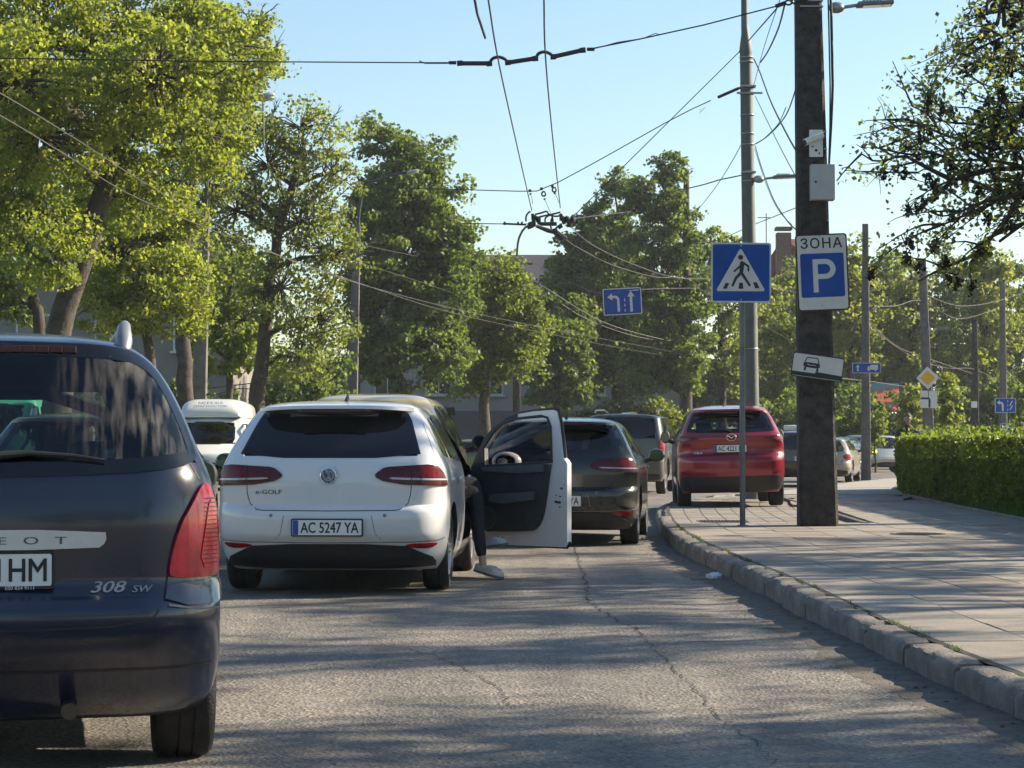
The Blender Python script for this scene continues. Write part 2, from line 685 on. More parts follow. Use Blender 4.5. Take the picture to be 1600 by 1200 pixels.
def patch(H, kind, poly, off, m, name, parent, sg=1, step=0.05, thick=0.012, rd=2, mirror=False):
    """a panel cut to the outline poly and laid over the body, with thick edges"""
    if rd: poly = chaikin(poly, rd)
    poly = dense(poly, step)
    bm = bmesh.new()
    for flip in ((1, -1) if mirror else (1,)):
        b = bmesh.new()
        vs_ = [b.verts.new((x * flip, 0, z)) for x, z in poly]
        b.faces.new(vs_)
        bmesh.ops.triangulate(b, faces=b.faces[:])
        xs = [p[0] * flip for p in poly]; zs = [p[1] for p in poly]
        x = math.floor(min(xs) / step) * step + step
        while x < max(xs):
            bmesh.ops.bisect_plane(b, geom=b.verts[:] + b.edges[:] + b.faces[:], plane_co=(x, 0, 0), plane_no=(1, 0, 0)); x += step
        z = math.floor(min(zs) / step) * step + step
        while z < max(zs):
            bmesh.ops.bisect_plane(b, geom=b.verts[:] + b.edges[:] + b.faces[:], plane_co=(0, 0, z), plane_no=(0, 0, 1)); z += step
        be = [e for e in b.edges if e.is_boundary]
        r = bmesh.ops.extrude_edge_only(b, edges=be)
        nv = {g for g in r['geom'] if isinstance(g, bmesh.types.BMVert)}
        for v in b.verts:
            v.co = H.map(kind, v.co.x, v.co.z, off - (thick if v in nv else 0), sg)
        bmesh.ops.recalc_face_normals(b, faces=b.faces[:])
        t = bpy.data.meshes.new('t'); b.to_mesh(t); b.free(); bm.from_mesh(t); bpy.data.meshes.remove(t)
    for f in bm.faces:
        ref = {'rear': Vector((f.calc_center_median().x * 0.6, -1, 0.1)), 'front': Vector((0, 1, 0.2)), 'side': Vector((sg, 0, 0))}[kind]
    return bobj(name, bm, m, parent, 35)

def inset(p, d):
    """shrink a polygon (counter-clockwise or clockwise) by d"""
    n = len(p)
    A = sum(p[i][0] * p[(i + 1) % n][1] - p[(i + 1) % n][0] * p[i][1] for i in range(n))
    s = 1 if A > 0 else -1
    q = []
    for i in range(n):
        a, b, c = p[i - 1], p[i], p[(i + 1) % n]
        e1 = Vector((b[0] - a[0], b[1] - a[1])); e2 = Vector((c[0] - b[0], c[1] - b[1]))
        if e1.length < 1e-9 or e2.length < 1e-9:
            q.append(b); continue
        e1.normalize(); e2.normalize()
        n1 = Vector((-e1.y, e1.x)) * s; n2 = Vector((-e2.y, e2.x)) * s
        m = n1 + n2
        if m.length < 1e-6: m = n1
        m.normalize()
        k = d / max(0.4, m.dot(n1))
        q.append((b[0] + m.x * k, b[1] + m.y * k))
    return q

def ring(H, kind, outer, d, off, m, name, parent, sg=1, rd=2, mirror=False):
    """border strip of width d inside the outline"""
    bm = bmesh.new()
    base = dense(chaikin(outer, rd) if rd else outer, 0.03)
    for flip in ((1, -1) if mirror else (1,)):
        o = [(x * flip, z) for x, z in base]
        layers = [(o, off - 0.01), (o, off), (inset(o, d * 0.5), off), (inset(o, d), off), (inset(o, d), off - 0.01)]
        vr = [[bm.verts.new(H.map(kind, x, z, f, sg)) for x, z in L] for L, f in layers]
        n = len(o)
        for i in range(len(vr) - 1):
            for k in range(n):
                bm.faces.new((vr[i][k], vr[i][(k + 1) % n], vr[i + 1][(k + 1) % n], vr[i + 1][k]))
    bmesh.ops.recalc_face_normals(bm, faces=bm.faces[:])
    return bobj(name, bm, m, parent, 30)

def line(H, kind, pts, wd, m, name, parent, off=0.0015, sg=1, mirror=False):
    """narrow strip along an open line: shut line, seam or trim"""
    if mirror and min(abs(p[0]) for p in pts) > .02:
        line(H, kind, [(-x, z) for x, z in pts], wd, m, name, parent, off, sg)
        return line(H, kind, pts, wd, m, name, parent, off, sg)
    bm = bmesh.new()
    q = []
    for i in range(len(pts) - 1):
        a, b = pts[i], pts[i + 1]
        n = max(1, int(math.hypot(b[0] - a[0], b[1] - a[1]) / 0.03))
        q += [(a[0] + (b[0] - a[0]) * k / n, a[1] + (b[1] - a[1]) * k / n) for k in range(n)]
    q.append(pts[-1])
    for flip in ((1, -1) if mirror else (1,)):
        pr = None
        for i, p in enumerate(q):
            a = q[max(0, i - 1)]; b = q[min(len(q) - 1, i + 1)]
            t = Vector((b[0] - a[0], b[1] - a[1])).normalized()
            nx, nz = -t.y * wd / 2, t.x * wd / 2
            v1 = bm.verts.new(H.map(kind, (p[0] + nx) * flip, p[1] + nz, off, sg))
            v2 = bm.verts.new(H.map(kind, (p[0] - nx) * flip, p[1] - nz, off, sg))
            if pr: bm.faces.new((pr[0], pr[1], v2, v1))
            pr = (v1, v2)
    return bobj(name, bm, m, parent, 30)

def text_on(H, kind, s, cx, cz, h, m, name, parent, w=None, bold=0.0, shear=0.0, space=1.0, off=0.004, sg=1):
    v2, fs = text_geo(s, h, w, 0, shear, space)
    bm = bmesh.new()
    if bold:
        for k, dx in enumerate((-h * .03, h * .03)):
            vv = [bm.verts.new(H.map(kind, cx + dx + (x if not (kind == 'side' and sg < 0) and kind != 'front' else -x), cz + z, off - .0003 * (k + 1), sg)) for x, z in v2]
            for f in fs:
                try: bm.faces.new([vv[i] for i in f])
                except ValueError: pass
    vv = [bm.verts.new(H.map(kind, cx + (x if not (kind == 'side' and sg < 0) and kind != 'front' else -x), cz + z, off, sg)) for x, z in v2]
    for f in fs:
        try: bm.faces.new([vv[i] for i in f])
        except ValueError: pass
    return bobj(name, bm, m, parent)

def plate(parent, txt, loc, w=0.52, h=0.112, tilt=0.0, extra=None, right=None, hw=None, rz=0.0, eu=True):
    """registration plate facing -y at loc"""
    bm = bmesh.new()
    prism(bm, rrect(w + 0.02, h + 0.022, 0.012), -0.004, 0.03)
    fr = bobj('number_plate', bm, BLACK, parent)
    fr.location = loc; fr.rotation_euler = (tilt, 0, rz)
    bm = bmesh.new()
    prism(bm, rrect(w, h, 0.008), -0.007, -0.0041)
    bobj('plate_face', bm, WHITEP, fr)
    if eu:
        bm = bmesh.new()
        prism(bm, rrect(0.042, h - 0.004, 0.006, -w / 2 + 0.024), -0.0085, -0.0071)
        bobj('blue_band', bm, BLUEP, fr)
    M = Matrix.Identity(4)
    if right is None:
        text_obj('lettering', txt, 0.078, INK, fr, Matrix.Translation((0.02, 0, 0)), w=w - 0.085, bold=0.02, off=-0.0088)
    else:
        text_obj('lettering', txt, 0.078, INK, fr, Matrix.Translation((right, 0, 0)), w=hw, bold=0.02, off=-0.0088)
    return fr

_wheel = {}
def wheel(parent, x, y, r, wd=0.205, steer=0.0, rimm=None, spokes=5):
    key = (r, wd, spokes)
    if key not in _wheel:
        bm = bmesh.new()
        h = wd / 2
        rr = r * 0.66
        prof = [(rr, -h * .8), (r * .80, -h * .98), (r * .93, -h * .99), (r * .985, -h * .82), (r, -h * .62), (r, -h * .30), (r - .007, -h * .27), (r - .007, -h * .22), (r, -h * .19),
                (r, h * .19), (r - .007, h * .22), (r - .007, h * .27), (r, h * .30), (r, h * .62), (r * .985, h * .82), (r * .93, h * .99), (r * .80, h * .98), (rr, h * .8)]
        lathe(bm, prof, 44, 'X', closed=True)
        tyre = bpy.data.meshes.new('tyre'); bmesh.ops.recalc_face_normals(bm, faces=bm.faces[:]); bm.to_mesh(tyre); bm.free()
        tyre.materials.append(RUBBER)
        tyre.polygons.foreach_set('use_smooth', [True] * len(tyre.polygons)); tyre.set_sharp_from_angle(angle=R(35))
        bm = bmesh.new()
        lathe(bm, [(rr, -h * .8), (rr, h * .86), (rr * .96, h * .9), (rr * .92, h * .7), (rr * .9, -h * .7)], 36, 'X', closed=True)
        for k in range(spokes):
            q = 2 * math.pi * k / spokes
            for dq in (-0.13, 0.13):
                c, s = math.cos(q + dq), math.sin(q + dq)
                tube(bm, [(h * .66, c * rr * .12, s * rr * .12), (h * .62, c * rr * .55, s * rr * .55), (h * .78, c * rr * .95, s * rr * .95)], [rr * .085, rr * .06, rr * .075], 6)
        lathe(bm, [(0.0005, h * .80), (rr * .16, h * .78), (rr * .2, h * .6), (rr * .2, -h * .2)], 16, 'X')
        rim = bpy.data.meshes.new('rim'); bmesh.ops.recalc_face_normals(bm, faces=bm.faces[:]); bm.to_mesh(rim); bm.free()
        rim.polygons.foreach_set('use_smooth', [True] * len(rim.polygons)); rim.set_sharp_from_angle(angle=R(40))
        bm = bmesh.new()
        lathe(bm, [(rr * .9, -h * .2), (rr * .9, -h * .1)], 24, 'X')
        lathe(bm, [(rr * .5, h * .1), (rr * .5, h * .14)], 20, 'X')
        dk = bpy.data.meshes.new('brake_disc'); bm.to_mesh(dk); bm.free(); dk.materials.append(mat('brake_dark', (0.06, 0.055, 0.05), 0.6, 0.4))
        _wheel[key] = (tyre, rim, dk)
    t, rm, dk = _wheel[key]
    sg = 1 if x > 0 else -1
    o = bpy.data.objects.new('wheel', t)
    COL.objects.link(o); o.parent = parent
    o.location = (x, y, r)
    o.rotation_euler = (0, 0, steer + (0 if sg > 0 else math.pi))
    if len(rm.materials) == 0: rm.materials.append(rimm or STEEL)
    a = bpy.data.objects.new('rim', rm); COL.objects.link(a); a.parent = o
    b = bpy.data.objects.new('brake_disc', dk); COL.objects.link(b); b.parent = o
    return o

def seats(parent, y1, y2, zf, zb, w=0.42, rear=True):
    """two front seats and a rear bench with head restraints"""
    for x in (-0.36, 0.36):
        bm = bmesh.new()
        box(bm, (x, y1, zf), (0.48, 0.5, 0.16), bev=0.05)
        box(bm, (x, y1 - 0.26, zf + 0.33), (0.46, 0.12, 0.6), rx=R(8), bev=0.05)
        s = bobj('seat', bm, SEATM, parent, 40)
        bm = bmesh.new()
        box(bm, (x, y1 - 0.33, zf + 0.73), (0.26, 0.1, 0.17), bev=0.04)
        bobj('head_restraint', bm, SEATM, s, 40)
    if rear:
        bm = bmesh.new()
        box(bm, (0, y2, zb), (1.25, 0.45, 0.16), bev=0.05)
        box(bm, (0, y2 - 0.25, zb + 0.3), (1.25, 0.12, 0.55), rx=R(10), bev=0.05)
        s = bobj('rear_seat', bm, SEATM, parent, 40)
        for x in (-0.38, 0.38):
            bm = bmesh.new()
            box(bm, (x, y2 - 0.31, zb + 0.66), (0.24, 0.08, 0.14), bev=0.035)
            bobj('head_restraint', bm, SEATM, s, 40)

def door_mirror(parent, x, y, z, m, w=0.22, h=0.15, name='door_mirror'):
    sg = 1 if x > 0 else -1
    w *= .88
    bm = bmesh.new()
    bmesh.ops.create_uvsphere(bm, u_segments=20, v_segments=12, radius=1, matrix=Matrix.Translation((x, y + 0.02, z)) @ Matrix.Diagonal((w / 2 * 1.08, 0.10, h / 2 * 1.1, 1)))
    for v in bm.verts:
        if v.co.y < y - 0.03: v.co.y = y - 0.03
    tube(bm, [(x - sg * w * .35, y + .02, z - h * .3), (x - sg * (w * .5 + 0.08), y + .04, z - h * .55)], [0.03, 0.035], 8)
    o = bobj(name, bm, m, parent, 40)
    bm = bmesh.new()
    pts = [(x + w / 2 * .86 * math.copysign(abs(math.cos(a)) ** .8, math.cos(a)), z + h / 2 * .84 * math.copysign(abs(math.sin(a)) ** .8, math.sin(a))) for a in [2 * math.pi * k / 28 for k in range(28)]]
    prism(bm, pts, y - 0.034, y - 0.0302)
    bobj('mirror_glass', bm, MIRR, o)
    return o

def antenna(parent, x, y, z, m):
    bm = bmesh.new()
    tube(bm, [(x, y - .05, z), (x, y - 0.02, z + .03), (x, y + 0.03, z + .065), (x, y + .045, z + .07)], [0.022, 0.018, 0.007, 0.003], 8)
    box(bm, (x, y, z), (0.06, 0.14, 0.018), bev=0.008)
    return bobj('antenna', bm, m, parent, 40)

def levels(a, b, top, st=0.021, n=9):
    z = [a]
    while z[-1] + st < b: z.append(z[-1] + st)
    for i in range(n + 1): z.append(b + (top - b) * (1 - (1 - i / n) ** 1.6))
    return z

def hatch_hull(L=4.26, W=1.79, H=1.453, kz=None, rear=None, cl=0.18, roof=None, blunt=0.0, tw=None):
    """family-car template, stretched to length, width and height"""
    k = kz or H / 1.453
    kw = W / 1.79
    def z(q): return [(cl + (a - 0.18) * (H - cl) / (1.453 - 0.18), b) for a, b in q]
    w = tw or z([(.18, .80), (.3, .865), (.5, .893), (.8, .893), (.92, .873), (1.0, .84), (1.2, .735), (1.33, .655), (1.385, .60), (1.42, .50), (1.44, .36), (1.45, .20), (1.453, .05)])
    w = [(a, b * kw) for a, b in w]
    yr = z(rear or [(.18, .26), (.25, .13), (.38, .055), (.45, .01), (.55, .0), (.63, .012), (.66, .06), (.8, .06), (.95, .085), (1.02, .13), (1.2, .32), (1.33, .455), (1.355, .44), (1.385, .46), (1.41, .62), (1.43, .86), (1.445, 1.15), (1.453, 1.45)])
    yf = z([(.18, L - .25), (.3, L - .06), (.5, L), (.68, L - .08), (.78, L - .3), (.88, L - .75), (.96, L - 1.05), (1.0, L - 1.15), (1.2, L - 1.62 + blunt), (1.35, L - 2.0 + blunt), (1.41, L - 2.25 + blunt), (1.44, L - 2.45 + blunt), (1.453, L - 2.6 + blunt)])
    rb = z([(.18, .07), (.5, .09), (.64, .08), (1.0, .07), (1.3, .08), (1.45, .1)])
    rc = z([(.18, .30), (.5, .30), (.8, .26), (1.0, .20), (1.3, .15), (1.4, .2), (1.45, .2)])
    fb = z([(.18, .2), (.7, .22), (.95, .2), (1.1, .2), (1.45, .15)])
    fc = z([(.18, .3), (.5, .32), (.9, .3), (1.1, .2), (1.45, .2)])
    ws = [(0, .955), (.5, .985), (1.3, 1.0), (L - 1.6, 1.0), (L - .8, .975), (L, .92)]
    zs = [cl + (q - 0.18) * (H - cl) / (1.453 - 0.18) for q in levels(.18, 1.385, 1.453)]
    return Hull(w, yr, yf, rb, rc, fb, fc, ws, zs)

def side_windows(H, root, belt, top, y0, y1, y2, y3, lean, gm, name='side_window', both=(-1, 1), frame=BLACK, skip=()):
    """front and rear side windows with a dark seal; returns polygons for the holes"""
    polys = [[(y0, belt + .03), (y1 - .03, belt), (y1 - .03, top), (y0 + .25, top - .02)],
             [(y1 + .03, belt), (y2 - .03, belt - .01), (y2 - .03, top), (y1 + .03, top)],
             [(y2 + .03, belt - .01), (y3, belt - .03), (y3 - .12, belt + .06), (y3 - lean, top - .02), (y2 + .03, top)]]
    for sg in both:
        for i, p in enumerate(polys):
            if (sg, i) in skip: continue
            f = ring(H, 'side', p, 0.022, 0.004, frame, 'window_frame', root, sg=sg, rd=1)
            patch(H, 'side', inset(chaikin(p, 1), 0.015), 0.001, gm, 'window_pane', f, sg=sg, rd=0, thick=0.003)
    return polys

def shrink(p, d=0.02):
    return inset(p, d)

def underbody(root, L, W, z=0.2, t=0.1):
    bm = bmesh.new()
    box(bm, (0, L / 2, z + t / 2), (W - 0.5, L - 0.7, t))
    box(bm, (0, .75, z + .02), (W - 0.35, 0.09, 0.085), bev=0.02)
    return bobj('underbody', bm, BLACK, root)
# ---------------------------------------------------------------- white hatchback with its door open
WHITE = paint('white_paint', (0.66, 0.665, 0.67), 0.3, 0.0, 0.22)
def lin(a, b, n): return [a + (b - a) * i / n for i in range(n + 1)]

def golf(label, loc, rz, pm, gm, text, opened=False, plate_x=0.0, shell='hatchback_car', badge=True, hh=1.453):
    L = 4.26
    e = hh - 1.453
    H = hatch_hull(L, H=hh)
    root = thing(shell, label, 'car', loc, rz)
    rg = [(-.70, 1.03), (.70, 1.03), (.655, 1.15), (.58, 1.325 + e), (.52, 1.36 + e), (-.52, 1.36 + e), (-.58, 1.325 + e), (-.655, 1.15)]
    ws_ = [(-.62, 1.02), (.62, 1.02), (.53, 1.33 + e), (-.53, 1.33 + e)]
    sw = [[(.62, 1.05), (1.02, 1.02), (1.02, 1.31 + e), (.84, 1.29 + e)], [(1.10, 1.02), (2.0, .995), (2.0, 1.335 + e), (1.10, 1.325 + e)], [(2.10, .995), (3.05, .96), (2.98, 1.01), (2.62, 1.3 + e), (2.10, 1.335 + e)]]
    holes = [('rear', inset(rg, 0.025), 0), ('front', inset(ws_, 0.025), 0)]
    for p in sw:
        holes.append(('side', inset(p, 0.014), -1))
        holes.append(('side', inset(p, 0.014), 1))
    if opened:
        holes.append(('side', [(2.02, .33), (3.02, .33), (3.02, .95), (2.62, 1.32), (2.02, 1.34)], 1))
    wh = (.86, .86 + 2.62)
    hull_mesh(H, 'body', [pm, BLACK, BLACK], holes, wh, 0.316, root)
    # rear glass with printed border
    g = ring(H, 'rear', rg, 0.05, 0.004, FRIT, 'window_frame', root, rd=1)
    patch(H, 'rear', inset(chaikin(rg, 1), 0.035), 0.002, gm, 'window_pane', g, rd=0, thick=0.003)
    g = ring(H, 'front', ws_, 0.05, 0.004, FRIT, 'windscreen_frame', root, rd=1)
    patch(H, 'front', inset(chaikin(ws_, 1), 0.035), 0.002, MGLASS, 'windscreen', g, rd=0, thick=0.003)
    for sg in (-1, 1):
        for i, p in enumerate(sw):
            if opened and sg == 1 and i == 2: continue
            f = ring(H, 'side', p, 0.034, 0.004, FRIT, 'window_frame', root, sg=sg, rd=1)
            patch(H, 'side', inset(chaikin(p, 1), 0.016), 0.002, gm if i < 2 else MGLASS, 'window_pane', f, sg=sg, rd=0, thick=0.003)
    # spoiler lip over the rear glass, with the raised brake lamp
    bm = bmesh.new()
    n = 24
    for i in range(n + 1):
        x = -.60 + 1.2 * i / n
        yb = H.map('rear', x, 1.385 + e - .02 * abs(x / .6) ** 3, 0)
        k = 1 - abs(x / .6) ** 6
        a = [(x, yb.y + .10, yb.z + .016), (x, yb.y - .13 * k, yb.z + .006), (x, yb.y - .14 * k, yb.z - .018), (x, yb.y + .02, yb.z - .03)]
        vs_ = [bm.verts.new(v) for v in a]
        if i:
            for j in range(3): bm.faces.new((pv[j], pv[j + 1], vs_[j + 1], vs_[j]))
        pv = vs_
    bmesh.ops.recalc_face_normals(bm, faces=bm.faces[:])
    sp = bobj('spoiler', bm, pm, root, 50)
    bm = bmesh.new()
    box(bm, (0, H.yr(1.36 + e) - .115, 1.357 + e), (.50, .02, .012), bev=.004)
    bobj('brake_lamp', bm, REDD, sp)
    # lamps
    lp = [(.350, .90), (.362, .916), (.41, .952), (.45, .962), (.74, .978), (.84, .972), (.92, .915), (.985, .835), (.975, .820), (.57, .829), (.41, .857), (.362, .882)]
    for sg in (-1, 1):
        P = [(x * sg, z) for x, z in lp]
        t = patch(H, 'rear', P, 0.012, REDD, 'tail_lamp', root, rd=0)
        patch(H, 'rear', [(x * sg, z) for x, z in [(.46, .884), (.62, .878), (.97, .872), (.975, .86), (.62, .864), (.46, .870)]], 0.0155, CLEARL, 'lamp_bar', t, rd=1)
        patch(H, 'rear', [(x * sg, z) for x, z in [(.64, .962), (.82, .962), (.89, .92), (.925, .885), (.64, .888)]], 0.0150, mat('lamp_red_mid', (.13, .004, .007), .2, coat=.15, spec=.3, scale=40, var=.4), 'lamp_lens', t, rd=1)
        line(H, 'rear', [(.625 * sg, .83), (.625 * sg, .972)], .006, BLACK, 'lamp_split', t, off=.0165)
        patch(H, 'rear', [(x * sg, z) for x, z in [(.56, .385), (.84, .395), (.86, .384), (.78, .352), (.64, .355)]], 0.008, REDL, 'reflector', root, rd=1)
    # shut lines
    tl = [(.625, .83), (.62, .76), (.60, .69), (.545, .645), (.50, .638), (0, .634)]
    line(H, 'rear', tl, .006, BLACK, 'tailgate_seam', root, mirror=True)
    line(H, 'rear', [(.86, .98), (.80, 1.1), (.70, 1.3)], .005, BLACK, 'pillar_seam', root, mirror=True)
    line(H, 'side', [(1.05, .50), (1.03, .80), (1.05, .98)], .006, BLACK, 'rear_door_seam', root, sg=1)
    line(H, 'side', [(1.05, .50), (1.03, .80), (1.05, .98)], .006, BLACK, 'rear_door_seam', root, sg=-1)
    for sg in (-1, 1):
        line(H, 'side', [(2.05, .32), (2.05, .98)], .006, BLACK, 'door_seam', root, sg=sg)
        line(H, 'side', [(3.10, .40), (3.14, .95)], .006, BLACK, 'door_seam', root, sg=sg)
        for yy in (1.18, 2.15):
            hb = bmesh.new()
            p = H.map('side', yy, .86, .03, sg)
            box(hb, (p.x, p.y + .06, p.z), (.022, .19, .026), bev=.008)
            bobj('door_handle', hb, pm, root, 40)
        door_mirror(root, sg * 1.0, 3.0, 1.0, pm) if not (opened and sg == 1) else None
    pts = chaikin([(.62, .80), (.75, .82), (.77, .92), (.70, .97), (.60, .93)], 2)
    line(H, 'side', pts + [pts[0]], .005, BLACK, 'fuel_flap_seam', root, sg=1)
    # lower bumper insert
    val = [(-.86, .20), (-.84, .275), (-.70, .32), (-.56, .385), (.56, .385), (.70, .32), (.84, .275), (.86, .20)]
    patch(H, 'rear', val, 0.010, BLACK, 'bumper_insert', root, rd=1)
    line(H, 'rear', [(.98, .43), (.86, .41), (.60, .40), (0, .395)], .008, mat('seam_grey', (.2, .2, .21), .5), 'bumper_crease', root, mirror=True, off=.003)
    plate(root, text, (plate_x, -.012, .51))
    # raised frame of the plate recess
    line(H, 'rear', [(-.33, .60), (-.36, .46), (-.40, .42)], .005, mat('seam_grey'  , (.2, .2, .21), .5), 'recess_edge', root, off=.002)
    line(H, 'rear', [(.33, .60), (.36, .46), (.40, .42)], .005, mat('seam_grey', (.2, .2, .21), .5), 'recess_edge', root, off=.002)
    for x in (-.43, .43):
        bm = bmesh.new()
        p = H.map('rear', x, .60, .0)
        lathe(bm, [(.013, -.004), (.013, .004)], 14, 'Y', p)
        bobj('parking_sensor', bm, mat('seam_grey', (.2, .2, .21), .5), root)
    if badge:
        p = H.map('rear', 0, .895, 0.004)
        bm = bmesh.new()
        lathe(bm, [(.0005, -.004), (.064, -.004), (.064, .02)], 32, 'Y', p)
        b = bobj('badge', bm, mat('badge_navy', (.015, .02, .035), .3), root, 40)
        bm = bmesh.new()
        lathe(bm, [(.064, .003), (.064, -.010), (.056, -.012), (.054, -.004)], 36, 'Y', p)
        def stroke(x0, z0, x1, z1, wd=.011):
            d = Vector((x1 - x0, 0, z1 - z0)); l = d.length; a = math.atan2(d.z, d.x)
            box(bm, (p.x + (x0 + x1) / 2, p.y - .008, p.z + (z0 + z1) / 2), (l + wd * .4, .006, wd), ry=-a)
        stroke(-.022, .052, -.001, .006); stroke(.022, .052, .001, .006)
        stroke(-.047, .026, -.021, -.046); stroke(.047, .026, .021, -.046)
        stroke(-.021, -.046, -.001, -.004); stroke(.021, -.046, .001, -.004)
        bobj('emblem', bm, CHROME, b)
    antenna(root, .03, 1.0, 1.425 + e, BLACK)
    underbody(root, L, W=1.79)
    for y in wh:
        for x in (-.76, .76):
            wheel(root, x, y, .316)
    seats(root, 2.35, 1.45, .42, .42)
    bm = bmesh.new()
    box(bm, (0, L - 1.35, .86), (1.3, .5, .22), bev=.05)
    bobj('dashboard', bm, SEATM, root, 40)
    bm = bmesh.new()
    box(bm, (0, .52, .95), (1.1, .35, .02))
    bobj('parcel_shelf', bm, SEATM, root)
    return root, H

gx, gy, ga = -1.385, 16.95, R(-2.8)
car_white, HG = golf('white electric hatchback with its right front door swung open', (gx, gy, gz(17)), ga, WHITE, mat('privacy_pane', (.010, .011, .013), .06, var=.05, spec=.5), 'AC 5247 YA', opened=True, hh=1.492)
text_on(HG, 'rear', 'e-GOLF', -.455, .775, .032, mat('badge_grey', (.10, .10, .11), .3, .8), 'lettering', car_white, w=.20, bold=.03)

# the open door, hinged on the front edge of the doorway; built in its own plane, hinge at x = 0
DA = R(-43)
hinge = Vector((.885, 3.02, 0))
dM = Matrix.Translation(hinge) @ Matrix.Rotation(DA - ga, 4, 'Z')
douter = [(0.0, .30), (.03, .26), (1.10, .262), (1.122, .30), (1.122, .97), (1.10, 1.0), (1.075, 1.015), (1.03, 1.31), (1.0, 1.415), (.965, 1.428), (.74, 1.418), (.55, 1.395), (.40, 1.35), (.26, 1.275), (.16, 1.19), (.09, 1.09), (.0, .93)]
dwin = [(.15, .945), (.145, 1.10), (.265, 1.235), (.38, 1.315), (.55, 1.358), (.83, 1.378), (.90, 1.362), (.938, 1.285), (.955, .985)]
bm = bmesh.new()
prism(bm, douter, 0.0, .055, [dwin], dM)
car_door = bobj('open_door', bm, WHITE, car_white, 30)
car_door['label'] = 'open right front door of the white hatchback'
bm = bmesh.new()   # rubber seal round the window and along the outer edge
seal_pts = [(.09, 1.09), (.16, 1.195), (.26, 1.28), (.40, 1.356), (.55, 1.401), (.74, 1.425), (.965, 1.434), (1.0, 1.42), (1.035, 1.31), (1.078, 1.02)]
tube(bm, [dM @ Vector((a, .03, z)) for a, z in seal_pts], .016, 6)
bobj('door_seal', bm, BLACK, car_door, 40)
bm = bmesh.new()
tube(bm, [dM @ Vector((a, -.006, z)) for a, z in dwin + [dwin[0]]], .011, 6)
bobj('window_seal', bm, BLACK, car_door, 40)
bm = bmesh.new()
tube(bm, [dM @ Vector((a, .03, z)) for a, z in [(.02, .262), (1.10, .258), (1.122, .28), (1.126, .31)]], .012, 6)
bobj('door_seal', bm, BLACK, car_door, 40)
bm = bmesh.new()   # dark front part of the window frame
prism(bm, [(.0, .93), (.09, 1.09), (.16, 1.19), (.26, 1.275), (.40, 1.35), (.55, 1.395), (.55, 1.362), (.38, 1.32), (.268, 1.24), (.15, 1.105), (.152, .945)], -.012, -.0015, (), dM)
bobj('frame_trim', bm, BLACK, car_door)
bm = bmesh.new()
trim = chaikin([(.0, .93), (.15, .945), (.955, .985), (.937, .90), (.895, .66), (.86, .51), (.80, .42), (.71, .385), (.0, .37)], 1)
prism(bm, trim, -.045, -.001, (), dM)
tr = bobj('door_trim', bm, mat('door_card', (.03, .034, .036), .75, var=.3, scale=6, bump=.1), car_door, 40)
bm = bmesh.new()
prism(bm, [(.16, .935), (.90, .968), (.90, .90), (.60, .885), (.20, .90)], -.062, -.046, (), dM)
prism(bm, [(.30, .70), (.80, .73), (.80, .66), (.45, .62), (.30, .64)], -.10, -.046, (), dM)
bobj('armrest', bm, mat('door_card_light', (.09, .095, .11), .5, var=.2), car_door, 40)
bm = bmesh.new()
lathe(bm, [(.0005, -.052), (.095, -.052), (.1, -.046)], 24, 'Y', (.24, 0, .50))
for v in bm.verts: v.co = dM @ v.co
bobj('speaker_grille', bm, mat('speaker', (.05, .055, .055), .6, var=.4, scale=120), car_door, 40)
bm = bmesh.new()
prism(bm, inset(dwin, -.01), .024, .03, (), dM)
bobj('window_pane', bm, glass('glass_door', (.66, .64, .64)), car_door)
bm = bmesh.new()
for a, z, s in [(1.06, .76, .018), (1.045, .69, .012), (1.0, .70, .009), (1.04, .60, .012), (1.085, .79, .008)]:
    prism(bm, rrect(s * 1.5, s, s * .3, a, z), -.004, -.001, (), dM)
prism(bm, [(.98, .655), (1.05, .65), (1.05, .63), (.985, .635)], -.005, -.001, (), dM)
bobj('door_latch', bm, BLACK, car_door)
for z in (.48, .82):
    bm = bmesh.new()
    box(bm, dM @ Vector((-.02, .02, z)), (.10, .05, .06), rz=DA - ga, bev=.008)
    bobj('hinge', bm, mat('hinge_grey', (.25, .25, .26), .5, .3), car_door, 40)
# mirror on the far side of the open door, seen through its window
mr = bmesh.new()
mc = dM @ Vector((.30, .20, .99))
bmesh.ops.create_uvsphere(mr, u_segments=22, v_segments=14, radius=1, matrix=dM @ Matrix.Translation((.27, .16, .985)) @ Matrix.Rotation(R(18), 4, 'Z') @ Matrix.Diagonal((.14, .085, .085, 1)))
mo = bobj('door_mirror', mr, WHITE, car_door, 40)
bm = bmesh.new()
Mg = dM @ Matrix.Translation((.30, .10, .985)) @ Matrix.Rotation(R(16), 4, 'Z')
prism(bm, chaikin([(-.085, -.055), (.08, -.06), (.115, -.02), (.09, .05), (-.07, .06)], 2), -.012, .0, (), Mg)
bobj('mirror_glass', bm, MIRR, car_door)

# ---------------------------------------------------------------- second, dark green hatchback
GREENP = paint('dark_green_paint', (.005, .009, .009), .22, .0, .10, coat=.6)
hb2, H2 = golf('dark green hatchback stopped beyond the open car door', (.50, 24.95, 0), R(-5.5), GREENP, MGLASS, 'AC 5247 YA'.replace('5247', '8190'), badge=True)
# ---------------------------------------------------------------- dark hatchback ahead of the estate, seen through its rear glass
GREYP = paint('graphite_paint', (.02, .022, .026), .3, .4, .2)
hb3, H3 = golf('dark hatchback ahead of the blue estate, showing through its rear glass', (-3.66, 18.8, -.03), R(2), GREYP, MGLASS, 'BO 3618 CT', badge=False)

